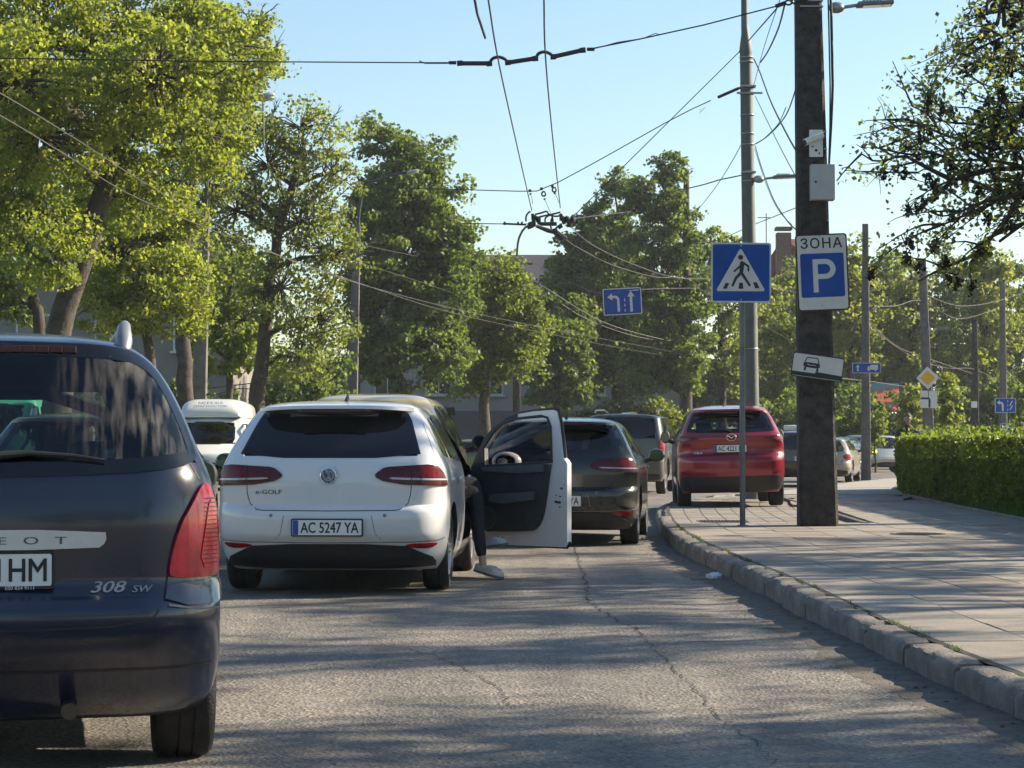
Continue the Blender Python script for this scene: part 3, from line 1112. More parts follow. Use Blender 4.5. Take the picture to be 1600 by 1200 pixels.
# ---------------------------------------------------------------- dark blue estate, nearest
BLUEM = paint('navy_paint', (.009, .014, .034), .24, .0, .06, (.08, .085, .11), coat=.45)
SATIN = mat('badge_satin', (.34, .34, .35), .45, .3)
def estate():
    L, W, Hh = 4.5, 1.815, 1.665
    k = Hh / 1.453
    rear = [(.18, .32), (.25, .20), (.34, .12), (.42, .04), (.50, .0), (.545, .0), (.58, .05), (.62, .09), (.8, .09), (.95, .12), (1.02, .16), (1.2, .32), (1.33, .43), (1.355, .44), (1.385, .46), (1.41, .56), (1.43, .75), (1.445, 1.0), (1.453, 1.35)]
    tw = [(.20, .82), (.3, .885), (.45, .907), (.9, .907), (1.0, .895), (1.08, .875), (1.2, .825), (1.42, .73), (1.52, .665), (1.59, .57), (1.63, .43), (1.65, .27), (1.665, .05)]
    H = hatch_hull(L, W, Hh, rear=rear, tw=tw, cl=.22)
    H.rc = pchip([(.2, .3), (.5, .34), (.9, .34), (1.1, .28), (1.3, .2), (1.5, .18), (1.6, .2)])
    root = thing('estate_car', 'dark navy estate car with a silver strip and red tail lamps, nearest of all', 'car', (-1.885, 7.84, gz(8.5)), R(12))
    pm = BLUEM
    rg = [(-.86, 1.14), (-.4, 1.10), (.4, 1.10), (.86, 1.14), (.85, 1.22), (.775, 1.40), (.695, 1.53), (.53, 1.595), (-.53, 1.595), (-.695, 1.53), (-.775, 1.40), (-.85, 1.22)]
    ws_ = [(-.66, 1.12), (.66, 1.12), (.56, 1.48), (-.56, 1.48)]
    sw = [[(.62, 1.16), (1.15, 1.12), (1.15, 1.43), (.88, 1.43)], [(1.23, 1.12), (2.15, 1.10), (2.15, 1.46), (1.23, 1.44)], [(2.25, 1.10), (3.25, 1.05), (3.15, 1.12), (2.8, 1.42), (2.25, 1.46)]]
    holes = [('rear', inset(rg, .025), 0), ('front', inset(ws_, .025), 0)]
    for p in sw:
        for sg in (-1, 1): holes.append(('side', inset(p, .014), sg))
    wh = (.90, .90 + 2.71)
    hull_mesh(H, 'body', [pm, BLACK, BLACK], holes, wh, .316, root)
    g = ring(H, 'rear', rg, .05, .004, FRIT, 'window_frame', root, rd=2)
    patch(H, 'rear', inset(chaikin(rg, 2), .035), .002, PGLASS, 'window_pane', g, rd=0, thick=.003)
    g = ring(H, 'front', ws_, .05, .004, FRIT, 'windscreen_frame', root, rd=1)
    patch(H, 'front', inset(chaikin(ws_, 1), .035), .002, CGLASS, 'windscreen', g, rd=0, thick=.003)
    for sg in (-1, 1):
        for i, p in enumerate(sw):
            f = ring(H, 'side', p, .034, .004, FRIT, 'window_frame', root, sg=sg, rd=1)
            patch(H, 'side', inset(chaikin(p, 1), .016), .002, MGLASS, 'window_pane', f, sg=sg, rd=0, thick=.003)
    # high brake lamp inside the top of the glass
    bm = bmesh.new()
    for i in range(15):
        x = -.35 + .7 * i / 14
        box(bm, H.map('rear', x, 1.565, .006), (.0495, .016, .026), bev=.003)
    bobj('brake_lamp', bm, mat('lamp_red_off', (.05, .004, .006), .3), root)
    # wiper
    bm = bmesh.new()
    pv = [H.map('rear', x, z, .02) for x, z in [(-.02, 1.125), (.06, 1.165), (.2, 1.175), (.36, 1.165), (.47, 1.15)]]
    tube(bm, pv, [.028, .016, .011, .008, .005], 8)
    bobj('wiper', bm, BLACK, root, 40)
    # tall tail lamps wrapped over the corner
    lpz = [(.80, 1.00), (.845, 1.06), (.89, 1.08), (.94, 1.03), (.975, .95), (.985, .76), (.95, .735), (.715, .735), (.695, .76), (.74, .92)]
    for sg in (-1, 1):
        t = patch(H, 'rear', [(x * sg, z) for x, z in lpz], .014, mat('lamp_red_near', (.52, .008, .030), .16, coat=.4, spec=.5, var=.3, scale=14), 'tail_lamp', root, rd=2, step=.03)
        lens = [(.83, .765), (.955, .775), (.95, .93), (.93, .99), (.90, 1.02), (.87, .94)]
        patch(H, 'rear', [(x * sg, z) for x, z in lens], .018, mat('lamp_red_bright', (.75, .010, .035), .15, coat=.3, var=.2, scale=60, spec=.5), 'lamp_lens', t, rd=1, step=.03)
        for i in range(16):
            z = .785 + i * .0155
            line(H, 'rear', [((.85 + i * .0012) * sg, z), (.948 * sg, z)], .0035, REDD, 'lamp_rib', t, off=.0195)
        patch(H, 'rear', [(x * sg, z) for x, z in [(.70, .725), (1.07, .728), (1.07, .64), (.68, .64)]], .008, mat('panel_dark', (.012, .014, .02), .25, coat=1), 'corner_panel', root, rd=1)
        line(H, 'rear', [(.70 * sg, .75), (.685 * sg, .66), (.64 * sg, .60), (.5 * sg, .575), (0, .565)], .008, BLACK, 'tailgate_seam', root)
        line(H, 'rear', [(.86 * sg, 1.09), (.83 * sg, 1.12), (.80 * sg, 1.16)], .006, BLACK, 'corner_seam', root)
        line(H, 'side', [(1.19, .5), (1.17, .9), (1.19, 1.1)], .006, BLACK, 'door_seam', root, sg=sg)
        line(H, 'side', [(2.2, .32), (2.2, 1.1)], .006, BLACK, 'door_seam', root, sg=sg)
        door_mirror(root, sg * 1.0, 2.85, 1.07, BLACK, w=.19, h=.15)
    line(H, 'rear', [(-.95, .415), (0, .41), (.95, .415)], .01, BLACK, 'bumper_seam', root)
    line(H, 'rear', [(.70, .645), (.85, .625), (1.06, .62)], .008, mat('edge_grey', (.12, .13, .15), .3), 'bumper_edge', root, mirror=True)
    # bright strip with lettering
    st = patch(H, 'rear', [(-.46, .845), (.44, .845), (.475, .87), (.47, .915), (-.47, .915), (-.475, .87)], .022, mat('satin_silver', (.55, .56, .58), .35, .6, var=.08), 'silver_strip', root, rd=1, thick=.025)
    text_on(H, 'rear', 'PEUGEOT', .025, .878, .026, mat('badge_grey', (.10, .10, .11), .3, .8), 'lettering', st, w=.62, bold=.02, space=2.6, off=.0245)
    fr = plate(root, 'HM', (.025, H.yr(.76) - .012, .775), w=.52, h=.112, right=.178, hw=.128, eu=False)
    text_obj('lettering', '1', .078, INK, fr, Matrix.Translation((.078, 0, 0)), bold=.02, off=-.0088)
    text_obj('frame_print', '050 824 9111', .013, WHITEP, fr, Matrix.Translation((.15, 0, -.0625)), off=-.0058)
    text_on(H, 'rear', '308', .485, .71, .042, SATIN, 'lettering', root, w=.125, bold=.01, shear=.3)
    text_on(H, 'rear', 'SW', .605, .70, .024, SATIN, 'lettering', root, w=.075, bold=.01, shear=.3)
    # roof rails
    for sg in (-1, 1):
        bm = bmesh.new()
        tube(bm, [(sg * .55, .62, 1.56), (sg * .555, .66, 1.61), (sg * .56, .76, 1.665), (sg * .57, .95, 1.685), (sg * .58, 1.8, 1.69), (sg * .56, 2.6, 1.66), (sg * .55, 2.75, 1.61)], [.026, .034, .026, .020, .018, .020, .026], 10)
        bobj('roof_rail', bm, mat('rail_silver', (.24, .25, .27), .4, .5), root, 50)
    underbody(root, L, W, z=.24)
    bm = bmesh.new()
    tube(bm, [(.35, .12, .27), (.35, .8, .27)], .03, 10)
    bobj('exhaust', bm, mat('rust_steel', (.10, .07, .05), .6, .6), root, 40)
    for y in wh:
        for x in (-.795, .795): wheel(root, x, y, .318, .225)
    seats(root, 2.45, 1.5, .50, .50)
    return root, H
estate()

# ---------------------------------------------------------------- red crossover
REDP = paint('red_paint', (.24, .003, .014), .28, .3, .08)
def crossover():
    L, W, Hh = 4.55, 1.77, 1.68
    rear = [(.18, .24), (.3, .12), (.42, .05), (.52, .0), (.62, .0), (.70, .035), (.74, .10), (.82, .11), (.92, .07), (.985, .07), (1.02, .13), (1.2, .32), (1.33, .44), (1.355, .43), (1.385, .45), (1.41, .6), (1.43, .86), (1.445, 1.15), (1.453, 1.45)]
    H = hatch_hull(L, W, Hh, rear=rear, cl=.24)
    k = (1.68 - .24) / (1.453 - .18)
    def Z(z): return .24 + (z - .18) * k
    root = thing('crossover_car', 'red crossover parked half on the pavement beside the grey post', 'car', (3.56, 36.4, .115), 0, rot=(0, R(-1.2), R(-2.5)))
    pm = REDP
    rg = [(-.72, Z(1.04)), (.72, Z(1.04)), (.71, Z(1.10)), (.62, Z(1.31)), (.54, Z(1.345)), (-.54, Z(1.345)), (-.62, Z(1.31)), (-.71, Z(1.10))]
    ws_ = [(-.62, Z(1.02)), (.62, Z(1.02)), (.53, Z(1.33)), (-.53, Z(1.33))]
    sw = [[(.62, Z(1.06)), (1.12, Z(1.03)), (1.12, Z(1.30)), (.86, Z(1.28))], [(1.2, Z(1.03)), (2.1, Z(1.01)), (2.1, Z(1.33)), (1.2, Z(1.32))], [(2.2, Z(1.01)), (3.2, Z(.97)), (3.1, Z(1.02)), (2.7, Z(1.30)), (2.2, Z(1.33))]]
    holes = [('rear', inset(rg, .025), 0), ('front', inset(ws_, .025), 0)]
    for p in sw:
        for sg in (-1, 1): holes.append(('side', inset(p, .014), sg))
    wh = (.95, .95 + 2.7)
    hull_mesh(H, 'body', [pm, BLACK, BLACK], holes, wh, .36, root)
    g = ring(H, 'rear', rg, .06, .004, FRIT, 'window_frame', root, rd=2)
    patch(H, 'rear', inset(chaikin(rg, 2), .045), .002, MGLASS, 'window_pane', g, rd=0, thick=.003)
    g = ring(H, 'front', ws_, .05, .004, FRIT, 'windscreen_frame', root, rd=1)
    patch(H, 'front', inset(chaikin(ws_, 1), .035), .002, CGLASS, 'windscreen', g, rd=0, thick=.003)
    for sg in (-1, 1):
        for i, p in enumerate(sw):
            f = ring(H, 'side', p, .034, .004, FRIT, 'window_frame', root, sg=sg, rd=1)
            patch(H, 'side', inset(chaikin(p, 1), .016), .002, MGLASS, 'window_pane', f, sg=sg, rd=0, thick=.003)
        t = patch(H, 'rear', [(x * sg, z) for x, z in [(.50, 1.125), (.62, 1.145), (.90, 1.165), (1.0, 1.16), (.97, 1.09), (.84, 1.06), (.60, 1.10)]], .015, REDD, 'tail_lamp', root, rd=1)
        patch(H, 'rear', [(x * sg, z) for x, z in [(.66, 1.125), (.86, 1.14), (.84, 1.085), (.68, 1.105)]], .02, REDL, 'lamp_lens', t, rd=1)
        patch(H, 'rear', [(x * sg, z) for x, z in [(.66, .56), (.83, .60), (.83, .57), (.67, .53)]], .010, REDL, 'reflector', root, rd=1)
        line(H, 'rear', [(.66 * sg, 1.09), (.64 * sg, .9), (.58 * sg, .80), (0, .79)], .006, BLACK, 'tailgate_seam', root)
        line(H, 'rear', [(.34 * sg, .98), (.50 * sg, .95), (.64 * sg, 1.02)], .006, BLACK, 'tailgate_crease', root)
        door_mirror(root, sg * .99, 3.05, 1.17, BLACK, w=.17, h=.2)
        line(H, 'side', [(1.16, .6), (1.14, 1.0), (1.16, 1.2)], .006, BLACK, 'door_seam', root, sg=sg)
    val = [(-.92, .25), (-.92, .44), (-.80, .52), (-.6, .50), (.6, .50), (.80, .52), (.92, .44), (.92, .25)]
    patch(H, 'rear', val, .010, BLACK, 'bumper_insert', root, rd=1)
    # arch trims
    for y in wh:
        for sg in (-1, 1):
            pts = [(y + math.cos(a) * .44, .36 + math.sin(a) * .44) for a in lin(R(-5), R(185), 24)]
            line(H, 'side', pts, .05, BLACK, 'arch_trim', root, sg=sg, off=.006)
    fr = plate(root, 'AC 4221 HP', (-.02, H.yr(.97) - .02, .955), w=.52)
    p = H.map('rear', 0, 1.135, .004)
    bm = bmesh.new()
    n = 28
    pts = [(p.x + .075 * math.cos(2 * math.pi * i / n), p.y - .008, p.z + .055 * math.sin(2 * math.pi * i / n)) for i in range(n + 1)]
    tube(bm, pts, .008, 6)
    tube(bm, [(p.x - .066, p.y - .012, p.z + .026), (p.x - .03, p.y - .012, p.z + .012), (p.x, p.y - .012, p.z - .014), (p.x + .03, p.y - .012, p.z + .012), (p.x + .066, p.y - .01, p.z + .026)], [.004, .009, .011, .009, .004], 6)
    bobj('emblem', bm, CHROME, root, 50)
    text_on(H, 'rear', 'CX-5', -.54, .885, .035, CHROME, 'lettering', root, w=.13, bold=.02)
    bm = bmesh.new()
    tube(bm, [H.map('rear', x, z, .02) for x, z in [(.0, 1.225), (-.12, 1.25), (-.35, 1.235)]], [.018, .012, .006], 6)
    bobj('wiper', bm, BLACK, root, 40)
    # spoiler
    bm = bmesh.new()
    pv = None
    for i in range(21):
        x = -.58 + 1.16 * i / 20
        yb = H.map('rear', x, Z(1.375), 0); kk = 1 - abs(x / .58) ** 6
        vs_ = [bm.verts.new(v) for v in [(x, yb.y + .1, yb.z + .03), (x, yb.y - .13 * kk, yb.z + .006), (x, yb.y - .14 * kk, yb.z - .025), (x, yb.y + .02, yb.z - .035)]]
        if pv:
            for j in range(3): bm.faces.new((pv[j], pv[j + 1], vs_[j + 1], vs_[j]))
        pv = vs_
    bmesh.ops.recalc_face_normals(bm, faces=bm.faces[:])
    bobj('spoiler', bm, pm, root, 50)
    antenna(root, -.06, 1.1, 1.65, mat('antenna_red', (.08, .005, .008), .4))
    underbody(root, L, W, z=.26)
    for y in wh:
        for x in (-.755, .755): wheel(root, x, y, .36, .225)
    seats(root, 2.45, 1.5, .6, .6)
crossover()

# ---------------------------------------------------------------- generic far vehicles
def car_generic(name, label, cat, loc, rz, pm, L, W, Hh, rear=None, tw=None, gm=None, cl=.2, wr=.32, belt=.70, lamps='red', platetxt=None, blunt=0.0, rails=False, group=None, mirrors=True, lampz=.62, yw=.85, wb=2.6, amber=False, boxy=False, lit=None, roofpts=None, front=False):
    H = hatch_hull(L, W, Hh, rear=rear, tw=tw, cl=cl, blunt=blunt)
    if boxy:
        H.rc = pchip([(.2, .2), (Hh, .14)]); H.rb = pchip([(.2, .04), (Hh, .04)])
    root = thing(name, label, cat, loc, rz, group)
    b = belt * Hh; t = Hh * .925
    hw = H.w((b + t) / 2)
    rg = [(-H.w(b) + .17, b + .01), (H.w(b) - .17, b + .01), (H.w(t) - .10, t), (-H.w(t) + .10, t)]
    sw = [[(H.yr(b) + .45, b + .02), (L * .27, b), (L * .27, t), (H.yr(t) + .33, t - .02)], [(L * .29, b), (L * .49, b), (L * .49, t), (L * .29, t)],
          [(L * .51, b), (L * .745 + blunt * .3, b - .02), (H.yf(t) + .02, t - .03), (L * .51, t)]]
    gm = gm or MGLASS
    ws_ = [(-H.w(b) + .15, b + .01), (H.w(b) - .15, b + .01), (H.w(t) - .09, t), (-H.w(t) + .09, t)]
    holes = [('rear', inset(rg, .025), 0), ('front', inset(ws_, .025), 0)]
    for p in sw:
        for sg in (-1, 1): holes.append(('side', inset(p, .014), sg))
    wh = (yw, yw + wb)
    hull_mesh(H, 'body', [pm, BLACK, BLACK], holes, wh, wr, root)
    for kind, p, nm in (('rear', rg, 'window_frame'), ('front', ws_, 'windscreen_frame')):
        g = ring(H, kind, p, .05, .004, FRIT, nm, root, rd=1)
        patch(H, kind, inset(chaikin(p, 1), .035), .002, gm, 'window_pane' if kind == 'rear' else 'windscreen', g, rd=0, thick=.003, step=.08)
    for sg in (-1, 1):
        for p in sw:
            f = ring(H, 'side', p, .034, .004, FRIT, 'window_frame', root, sg=sg, rd=1)
            patch(H, 'side', inset(chaikin(p, 1), .016), .002, gm, 'window_pane', f, sg=sg, rd=0, thick=.003, step=.1)
        lz = lampz * Hh; ww = H.w(lz)
        lp = [((ww - .22) * sg, lz), ((ww + .1) * sg, lz + .01), ((ww + .1) * sg, lz - .17), ((ww - .20) * sg, lz - .15)]
        if lamps == 'tall':
            lp = [((ww - .12) * sg, lz + .1), ((ww + .04) * sg, lz + .1), ((ww + .06) * sg, lz - .32), ((ww - .12) * sg, lz - .32)]
        patch(H, 'rear', lp, .012, (lit or REDL), 'tail_lamp', root, rd=1)
        patch(H, 'front', [((ww - .4) * sg, .46 * Hh), ((ww + .0) * sg, .50 * Hh), ((ww + .02) * sg, .43 * Hh), ((ww - .38) * sg, .41 * Hh)], .012, CLEARL, 'headlamp', root, rd=1)
        if mirrors: door_mirror(root, sg * (W / 2 + .12), L * .70 + blunt * .3, b + .06, BLACK, w=.2, h=.17)
        for y in wh: wheel(root, sg * (W / 2 - .13), y, wr, .215)
        if rails:
            bm = bmesh.new()
            tube(bm, [(sg * H.w(t) * .86, H.yr(t) + .35, Hh - .05), (sg * H.w(t) * .86, H.yr(t) + .5, Hh + .02), (sg * H.w(t) * .84, L * .5, Hh + .05), (sg * H.w(t) * .8, L * .6, Hh - .02)], .022, 6)
            bobj('roof_rail', bm, BLACK, root, 40)
    patch(H, 'rear', [(-W * .46, cl), (-W * .46, cl + .2), (W * .46, cl + .2), (W * .46, cl)], .008, BLACK, 'bumper_insert', root, rd=1)
    patch(H, 'front', [(-W * .36, cl + .05), (-W * .4, cl + .32), (W * .4, cl + .32), (W * .36, cl + .05)], .008, BLACK, 'grille', root, rd=1)
    line(H, 'rear', [(W * .36, lampz * Hh - .18), (W * .34, .40 * Hh), (0, .39 * Hh)], .008, BLACK, 'tailgate_seam', root, mirror=True)
    for yy in (.28, .50, .735):
        for sg in (-1, 1): line(H, 'side', [(L * yy, .3 * Hh), (L * yy, b)], .008, BLACK, 'door_seam', root, sg=sg)
    if platetxt:
        plate(root, platetxt, (0, H.yr(.5 * Hh) - .02, .5 * Hh))
    underbody(root, L, W, z=cl)
    seats(root, L * .52, L * .33, .3 * Hh, .3 * Hh)
    return root, H

# yellow people carrier ahead of the white hatchback
YEL = paint('yellow_paint', (.44, .36, .19), .35, .0, .12)
mpv_rear = [(.18, .2), (.3, .08), (.5, .0), (.66, .03), (1.0, .10), (1.2, .24), (1.33, .34), (1.385, .40), (1.41, .52), (1.43, .75), (1.445, 1.05), (1.453, 1.4)]
yc, _ = car_generic('taxi_car', 'yellow people carrier hidden behind the white hatchback, only roof and flank showing', 'car', (-1.42, 22.0, 0), R(-2), YEL, 4.4, 1.66, 1.66, rear=mpv_rear, blunt=.35, belt=.66, gm=MGLASS, platetxt=None)
# khaki canopy pickup / off-roader
KHA = paint('olive_paint', (.035, .045, .036), .35, .3, .4)
suv_tw = [(.3, .85), (.5, .92), (1.1, .93), (1.2, .91), (1.6, .835), (1.74, .80), (1.79, .74), (1.82, .55), (1.835, .3), (1.84, .1)]
suv_rear = [(.18, .25), (.3, .08), (.5, .0), (.56, .0), (.60, .06), (.9, .09), (1.0, .11), (1.2, .19), (1.33, .26), (1.385, .32), (1.41, .42), (1.43, .65), (1.445, .95), (1.453, 1.3)]
car_generic('off_roader', 'dark olive off-roader with roof rails, ahead of the green hatchback', 'car', (2.50, 51.3, 0), R(-9), KHA, 4.8, 1.86, 1.90, rear=suv_rear, tw=suv_tw, gm=DGLASS, cl=.3, wr=.39, boxy=True, lamps='tall', rails=True, blunt=.1, belt=.66, yw=1.0, wb=2.85, lampz=.62)
# far traffic in the bend on the right
BORD = paint('dark_red_brown_paint', (.05, .012, .014), .35, .3, .2)
car_generic('off_roader', 'dark maroon off-roader with a roof sign, partly behind the wide concrete pole', 'car', (7.72, 60.0, 0), R(-8), BORD, 4.5, 1.8, 1.52, rear=suv_rear, gm=DGLASS, cl=.28, wr=.36, boxy=True, lamps='tall', platetxt='AC 3307 EA', lampz=.60, belt=.64, rails=False)
bm = bmesh.new()
box(bm, (0, 0, 0), (.42, .2, .15), bev=.03)
rs = bobj('roof_sign', bm, mat('sign_white', (.75, .75, .72), .4), None, 40)
rs.location = (7.62, 61.6, 1.59)
tag(rs, 'small white roof sign on top of the dark maroon off-roader', 'roof sign')
SILV = paint('silver_beige_paint', (.36, .33, .27), .3, .5, .2)
car_generic('silver_car', 'pale beige car just right of the wide concrete pole', 'car', (9.25, 67.5, 0), R(-14), SILV, 4.2, 1.7, 1.36)
BLK = paint('black_paint', (.012, .013, .016), .25, .3, .15)
car_generic('black_car', 'black car coming round the bend between the two concrete poles', 'car', (13.3, 90.0, 0), R(158), BLK, 4.3, 1.75, 1.45)
GRS = paint('pale_silver_paint', (.46, .46, .42), .3, .4, .15)
AMB = mat('lamp_amber_lit', (.8, .25, .02), .3, emit=(1, .35, .05), estr=3)
car_generic('minivan', 'pale silver minivan with its amber tail lamp lit, turning beside the hedge', 'van', (15.6, 93.0, 0), R(24), GRS, 4.3, 1.7, 1.55, rear=mpv_rear, gm=MGLASS, blunt=.6, belt=.62, cl=.22, lit=AMB, lampz=.60, rails=True)
OLV = paint('olive_yellow_paint', (.10, .115, .03), .35, .2, .2)
car_generic('saloon_car', 'olive green car crossing far behind the open door', 'car', (.45, 66.0, 0), R(84), OLV, 4.3, 1.7, 1.3)
# ---------------------------------------------------------------- oncoming vans
VANW = paint('van_white', (.70, .70, .67), .4, .0, .15)
def van(label, loc, rz, pm, Hh=1.9, L=4.9, W=1.85, cap=True, lampon=False, wr=.33):
    rear = [(.18, .15), (.3, .03), (.5, .0), (1.0, .02), (1.3, .06), (1.385, .10), (1.41, .16), (1.43, .3), (1.445, .6), (1.453, 1.0)]
    kw = W / 1.79
    k = (Hh - .2) / (1.453 - .18)
    tw = [(.2, .80), (.4, .88), (.8, .895), (Hh * .55, .885), (Hh * .75, .84), (Hh * .90, .79), (Hh * .955, .72), (Hh * .985, .58), (Hh * .995, .35), (Hh, .1)]
    H = hatch_hull(L, W, Hh, rear=rear, tw=tw, cl=.2)
    H.yf = pchip([(.2, L - .15), (.4, L), (.7, L - .03), (.9, L - .12), (Hh * .56, L - .55), (Hh * .60, L - .72), (Hh * .80, L - 1.25), (Hh * .92, L - 1.6), (Hh * .98, L - 1.9), (Hh, L - 2.4)])
    H.rc = pchip([(.2, .15), (Hh, .12)]); H.rb = pchip([(.2, .03), (Hh, .03)])
    root = thing('delivery_van', label, 'van', loc, rz)
    b, t = Hh * .60, Hh * .90
    ws_ = [(-.72, b), (.72, b), (.66, t), (-.66, t)]
    sw = [[(L - 1.95, b), (L - .95, b - .03), (L - 1.0, b + .08), (L - 1.45, t - .05), (L - 1.95, t - .05)], [(L - 3.1, b + .02), (L - 2.1, b), (L - 2.1, t - .05), (L - 3.1, t - .05)]]
    holes = [('front', inset(ws_, .025), 0)] + [('side', inset(p, .014), sg) for p in sw for sg in (-1, 1)]
    wh = (.85, L - .85)
    hull_mesh(H, 'body', [pm, BLACK, BLACK], holes, wh, wr, root)
    g = ring(H, 'front', ws_, .05, .004, FRIT, 'windscreen_frame', root, rd=1)
    patch(H, 'front', inset(chaikin(ws_, 1), .035), .002, DGLASS, 'windscreen', g, rd=0, thick=.003, step=.08)
    for sg in (-1, 1):
        for i, p in enumerate(sw):
            f = ring(H, 'side', p, .034, .004, FRIT, 'window_frame', root, sg=sg, rd=1)
            patch(H, 'side', inset(chaikin(p, 1), .016), .002, CGLASS if i == 0 else DGLASS, 'window_pane', f, sg=sg, rd=0, thick=.003, step=.1)
        patch(H, 'front', [(.62 * sg, .78), (.90 * sg, .93), (.98 * sg, .90), (.95 * sg, .76), (.70 * sg, .70)], .014, (mat('lamp_lit', (.9, .6, .3), .3, emit=(1, .62, .25), estr=7) if (lampon and sg == -1) else CLEARL), 'headlamp', root, rd=1)
        door_mirror(root, sg * 1.12, L - 1.15, b + .05, BLACK, w=.22, h=.28)
        for y in wh: wheel(root, sg * (W / 2 - .13), y, wr, .215)
        for yy in (L - 2.03, L - 1.0): line(H, 'side', [(yy, .35), (yy, b)], .008, BLACK, 'door_seam', root, sg=sg)
    patch(H, 'front', [(-.85, .24), (-.88, .62), (-.5, .70), (.5, .70), (.88, .62), (.85, .24)], .010, BLACK, 'grille', root, rd=1)
    plate(root, 'AC 1462 BM', (0, L + .02, .42), rz=math.pi)
    underbody(root, L, W, z=.2)
    seats(root, L - 2.0, 1.8, .6, .6, rear=False)
    if cap:
        bm = bmesh.new()
        secs = []
        for y, wz, hz in [(.05, .74, .25), (.25, .80, .36), (1.2, .82, .39), (L - 2.5, .82, .40), (L - 2.15, .80, .36), (L - 1.78, .77, .18), (L - 1.62, .76, -.02)]:
            ringv = []
            for i in range(17):
                a = math.pi * i / 16
                c, s = math.cos(a), math.sin(a)
                ringv.append(bm.verts.new((wz * math.copysign(abs(c) ** .45, c), y, Hh - .08 + (hz + .08) * abs(s) ** .5)))
            secs.append(ringv)
        for a, b2 in zip(secs, secs[1:]):
            for i in range(16): bm.faces.new((a[i], a[i + 1], b2[i + 1], b2[i]))
        bm.faces.new(secs[0]); bm.faces.new(list(reversed(secs[-1])))
        bmesh.ops.recalc_face_normals(bm, faces=bm.faces[:])
        cp = bobj('raised_roof', bm, pm, root, 50)
        blue = mat('lettering_blue', (.05, .22, .38), .5)
        M = Matrix.Translation((0, L - 1.72, Hh + .20)) @ Matrix.Rotation(math.pi, 4, 'Z') @ Matrix.Rotation(R(-52), 4, 'X')
        text_obj('lettering', 'МЕРЕЖА', .10, blue, cp, M @ Matrix.Translation((0, 0, .08)), bold=.02, w=.62, off=-.045)
        text_obj('lettering', 'ДІАГНОСТИК', .10, blue, cp, M @ Matrix.Translation((0, 0, -.06)), bold=.02, w=.85, off=-.045)
        org = mat('lettering_orange', (.45, .18, .04), .5)
        for sg in (-1,):
            text_on(H, 'side', 'ВЕЛО', L - 3.6, 1.50, .22, org, 'lettering', root, w=.85, bold=.05, off=.008, sg=sg)
            text_on(H, 'side', 'ТЕСТ', L - 3.6, 1.18, .22, org, 'lettering', root, w=.85, bold=.05, off=.008, sg=sg)
            patch(H, 'side', [(L - 2.95, .95), (L - 2.1, .95), (L - 2.1, 1.65), (L - 2.75, 1.65)], .007, mat('sticker_teal', (.10, .42, .50), .5), 'side_sticker', root, sg=sg)
    return root
van('white high-roof van with its headlamp lit, coming towards the viewer', (-7.58, 60.0, 0), math.pi, VANW, lampon=True, W=2.0)
VANG = paint('van_green', (.04, .30, .17), .45, .0, .15)
van('green van coming the other way, showing through the rear glass of the estate', (-10.15, 47.2, 0), math.pi, VANG, Hh=2.15, L=4.8, W=1.9, cap=False)

# ---------------------------------------------------------------- people
def skin_body(name, joints, edges, m, parent=None, sub=2, root=0):
    me = bpy.data.meshes.new(name)
    me.from_pydata([j[0] for j in joints], edges, [])
    me.update()
    o = bpy.data.objects.new(name, me)
    COL.objects.link(o)
    md = o.modifiers.new('s', 'SKIN')
    for i, j in enumerate(joints):
        r = j[1]
        me.skin_vertices[0].data[i].radius = r if isinstance(r, tuple) else (r, r)
        me.skin_vertices[0].data[i].use_root = (i == root)
    md.use_smooth_shade = True
    sb = o.modifiers.new('u', 'SUBSURF'); sb.levels = sub
    bpy.context.view_layer.update()
    dg = bpy.context.evaluated_depsgraph_get()
    nm = bpy.data.meshes.new_from_object(o.evaluated_get(dg))
    bpy.data.objects.remove(o)
    nm.name = name
    nm.materials.clear()
    o = link(name, nm, m, parent)
    nm.polygons.foreach_set('use_smooth', [True] * len(nm.polygons))
    return o

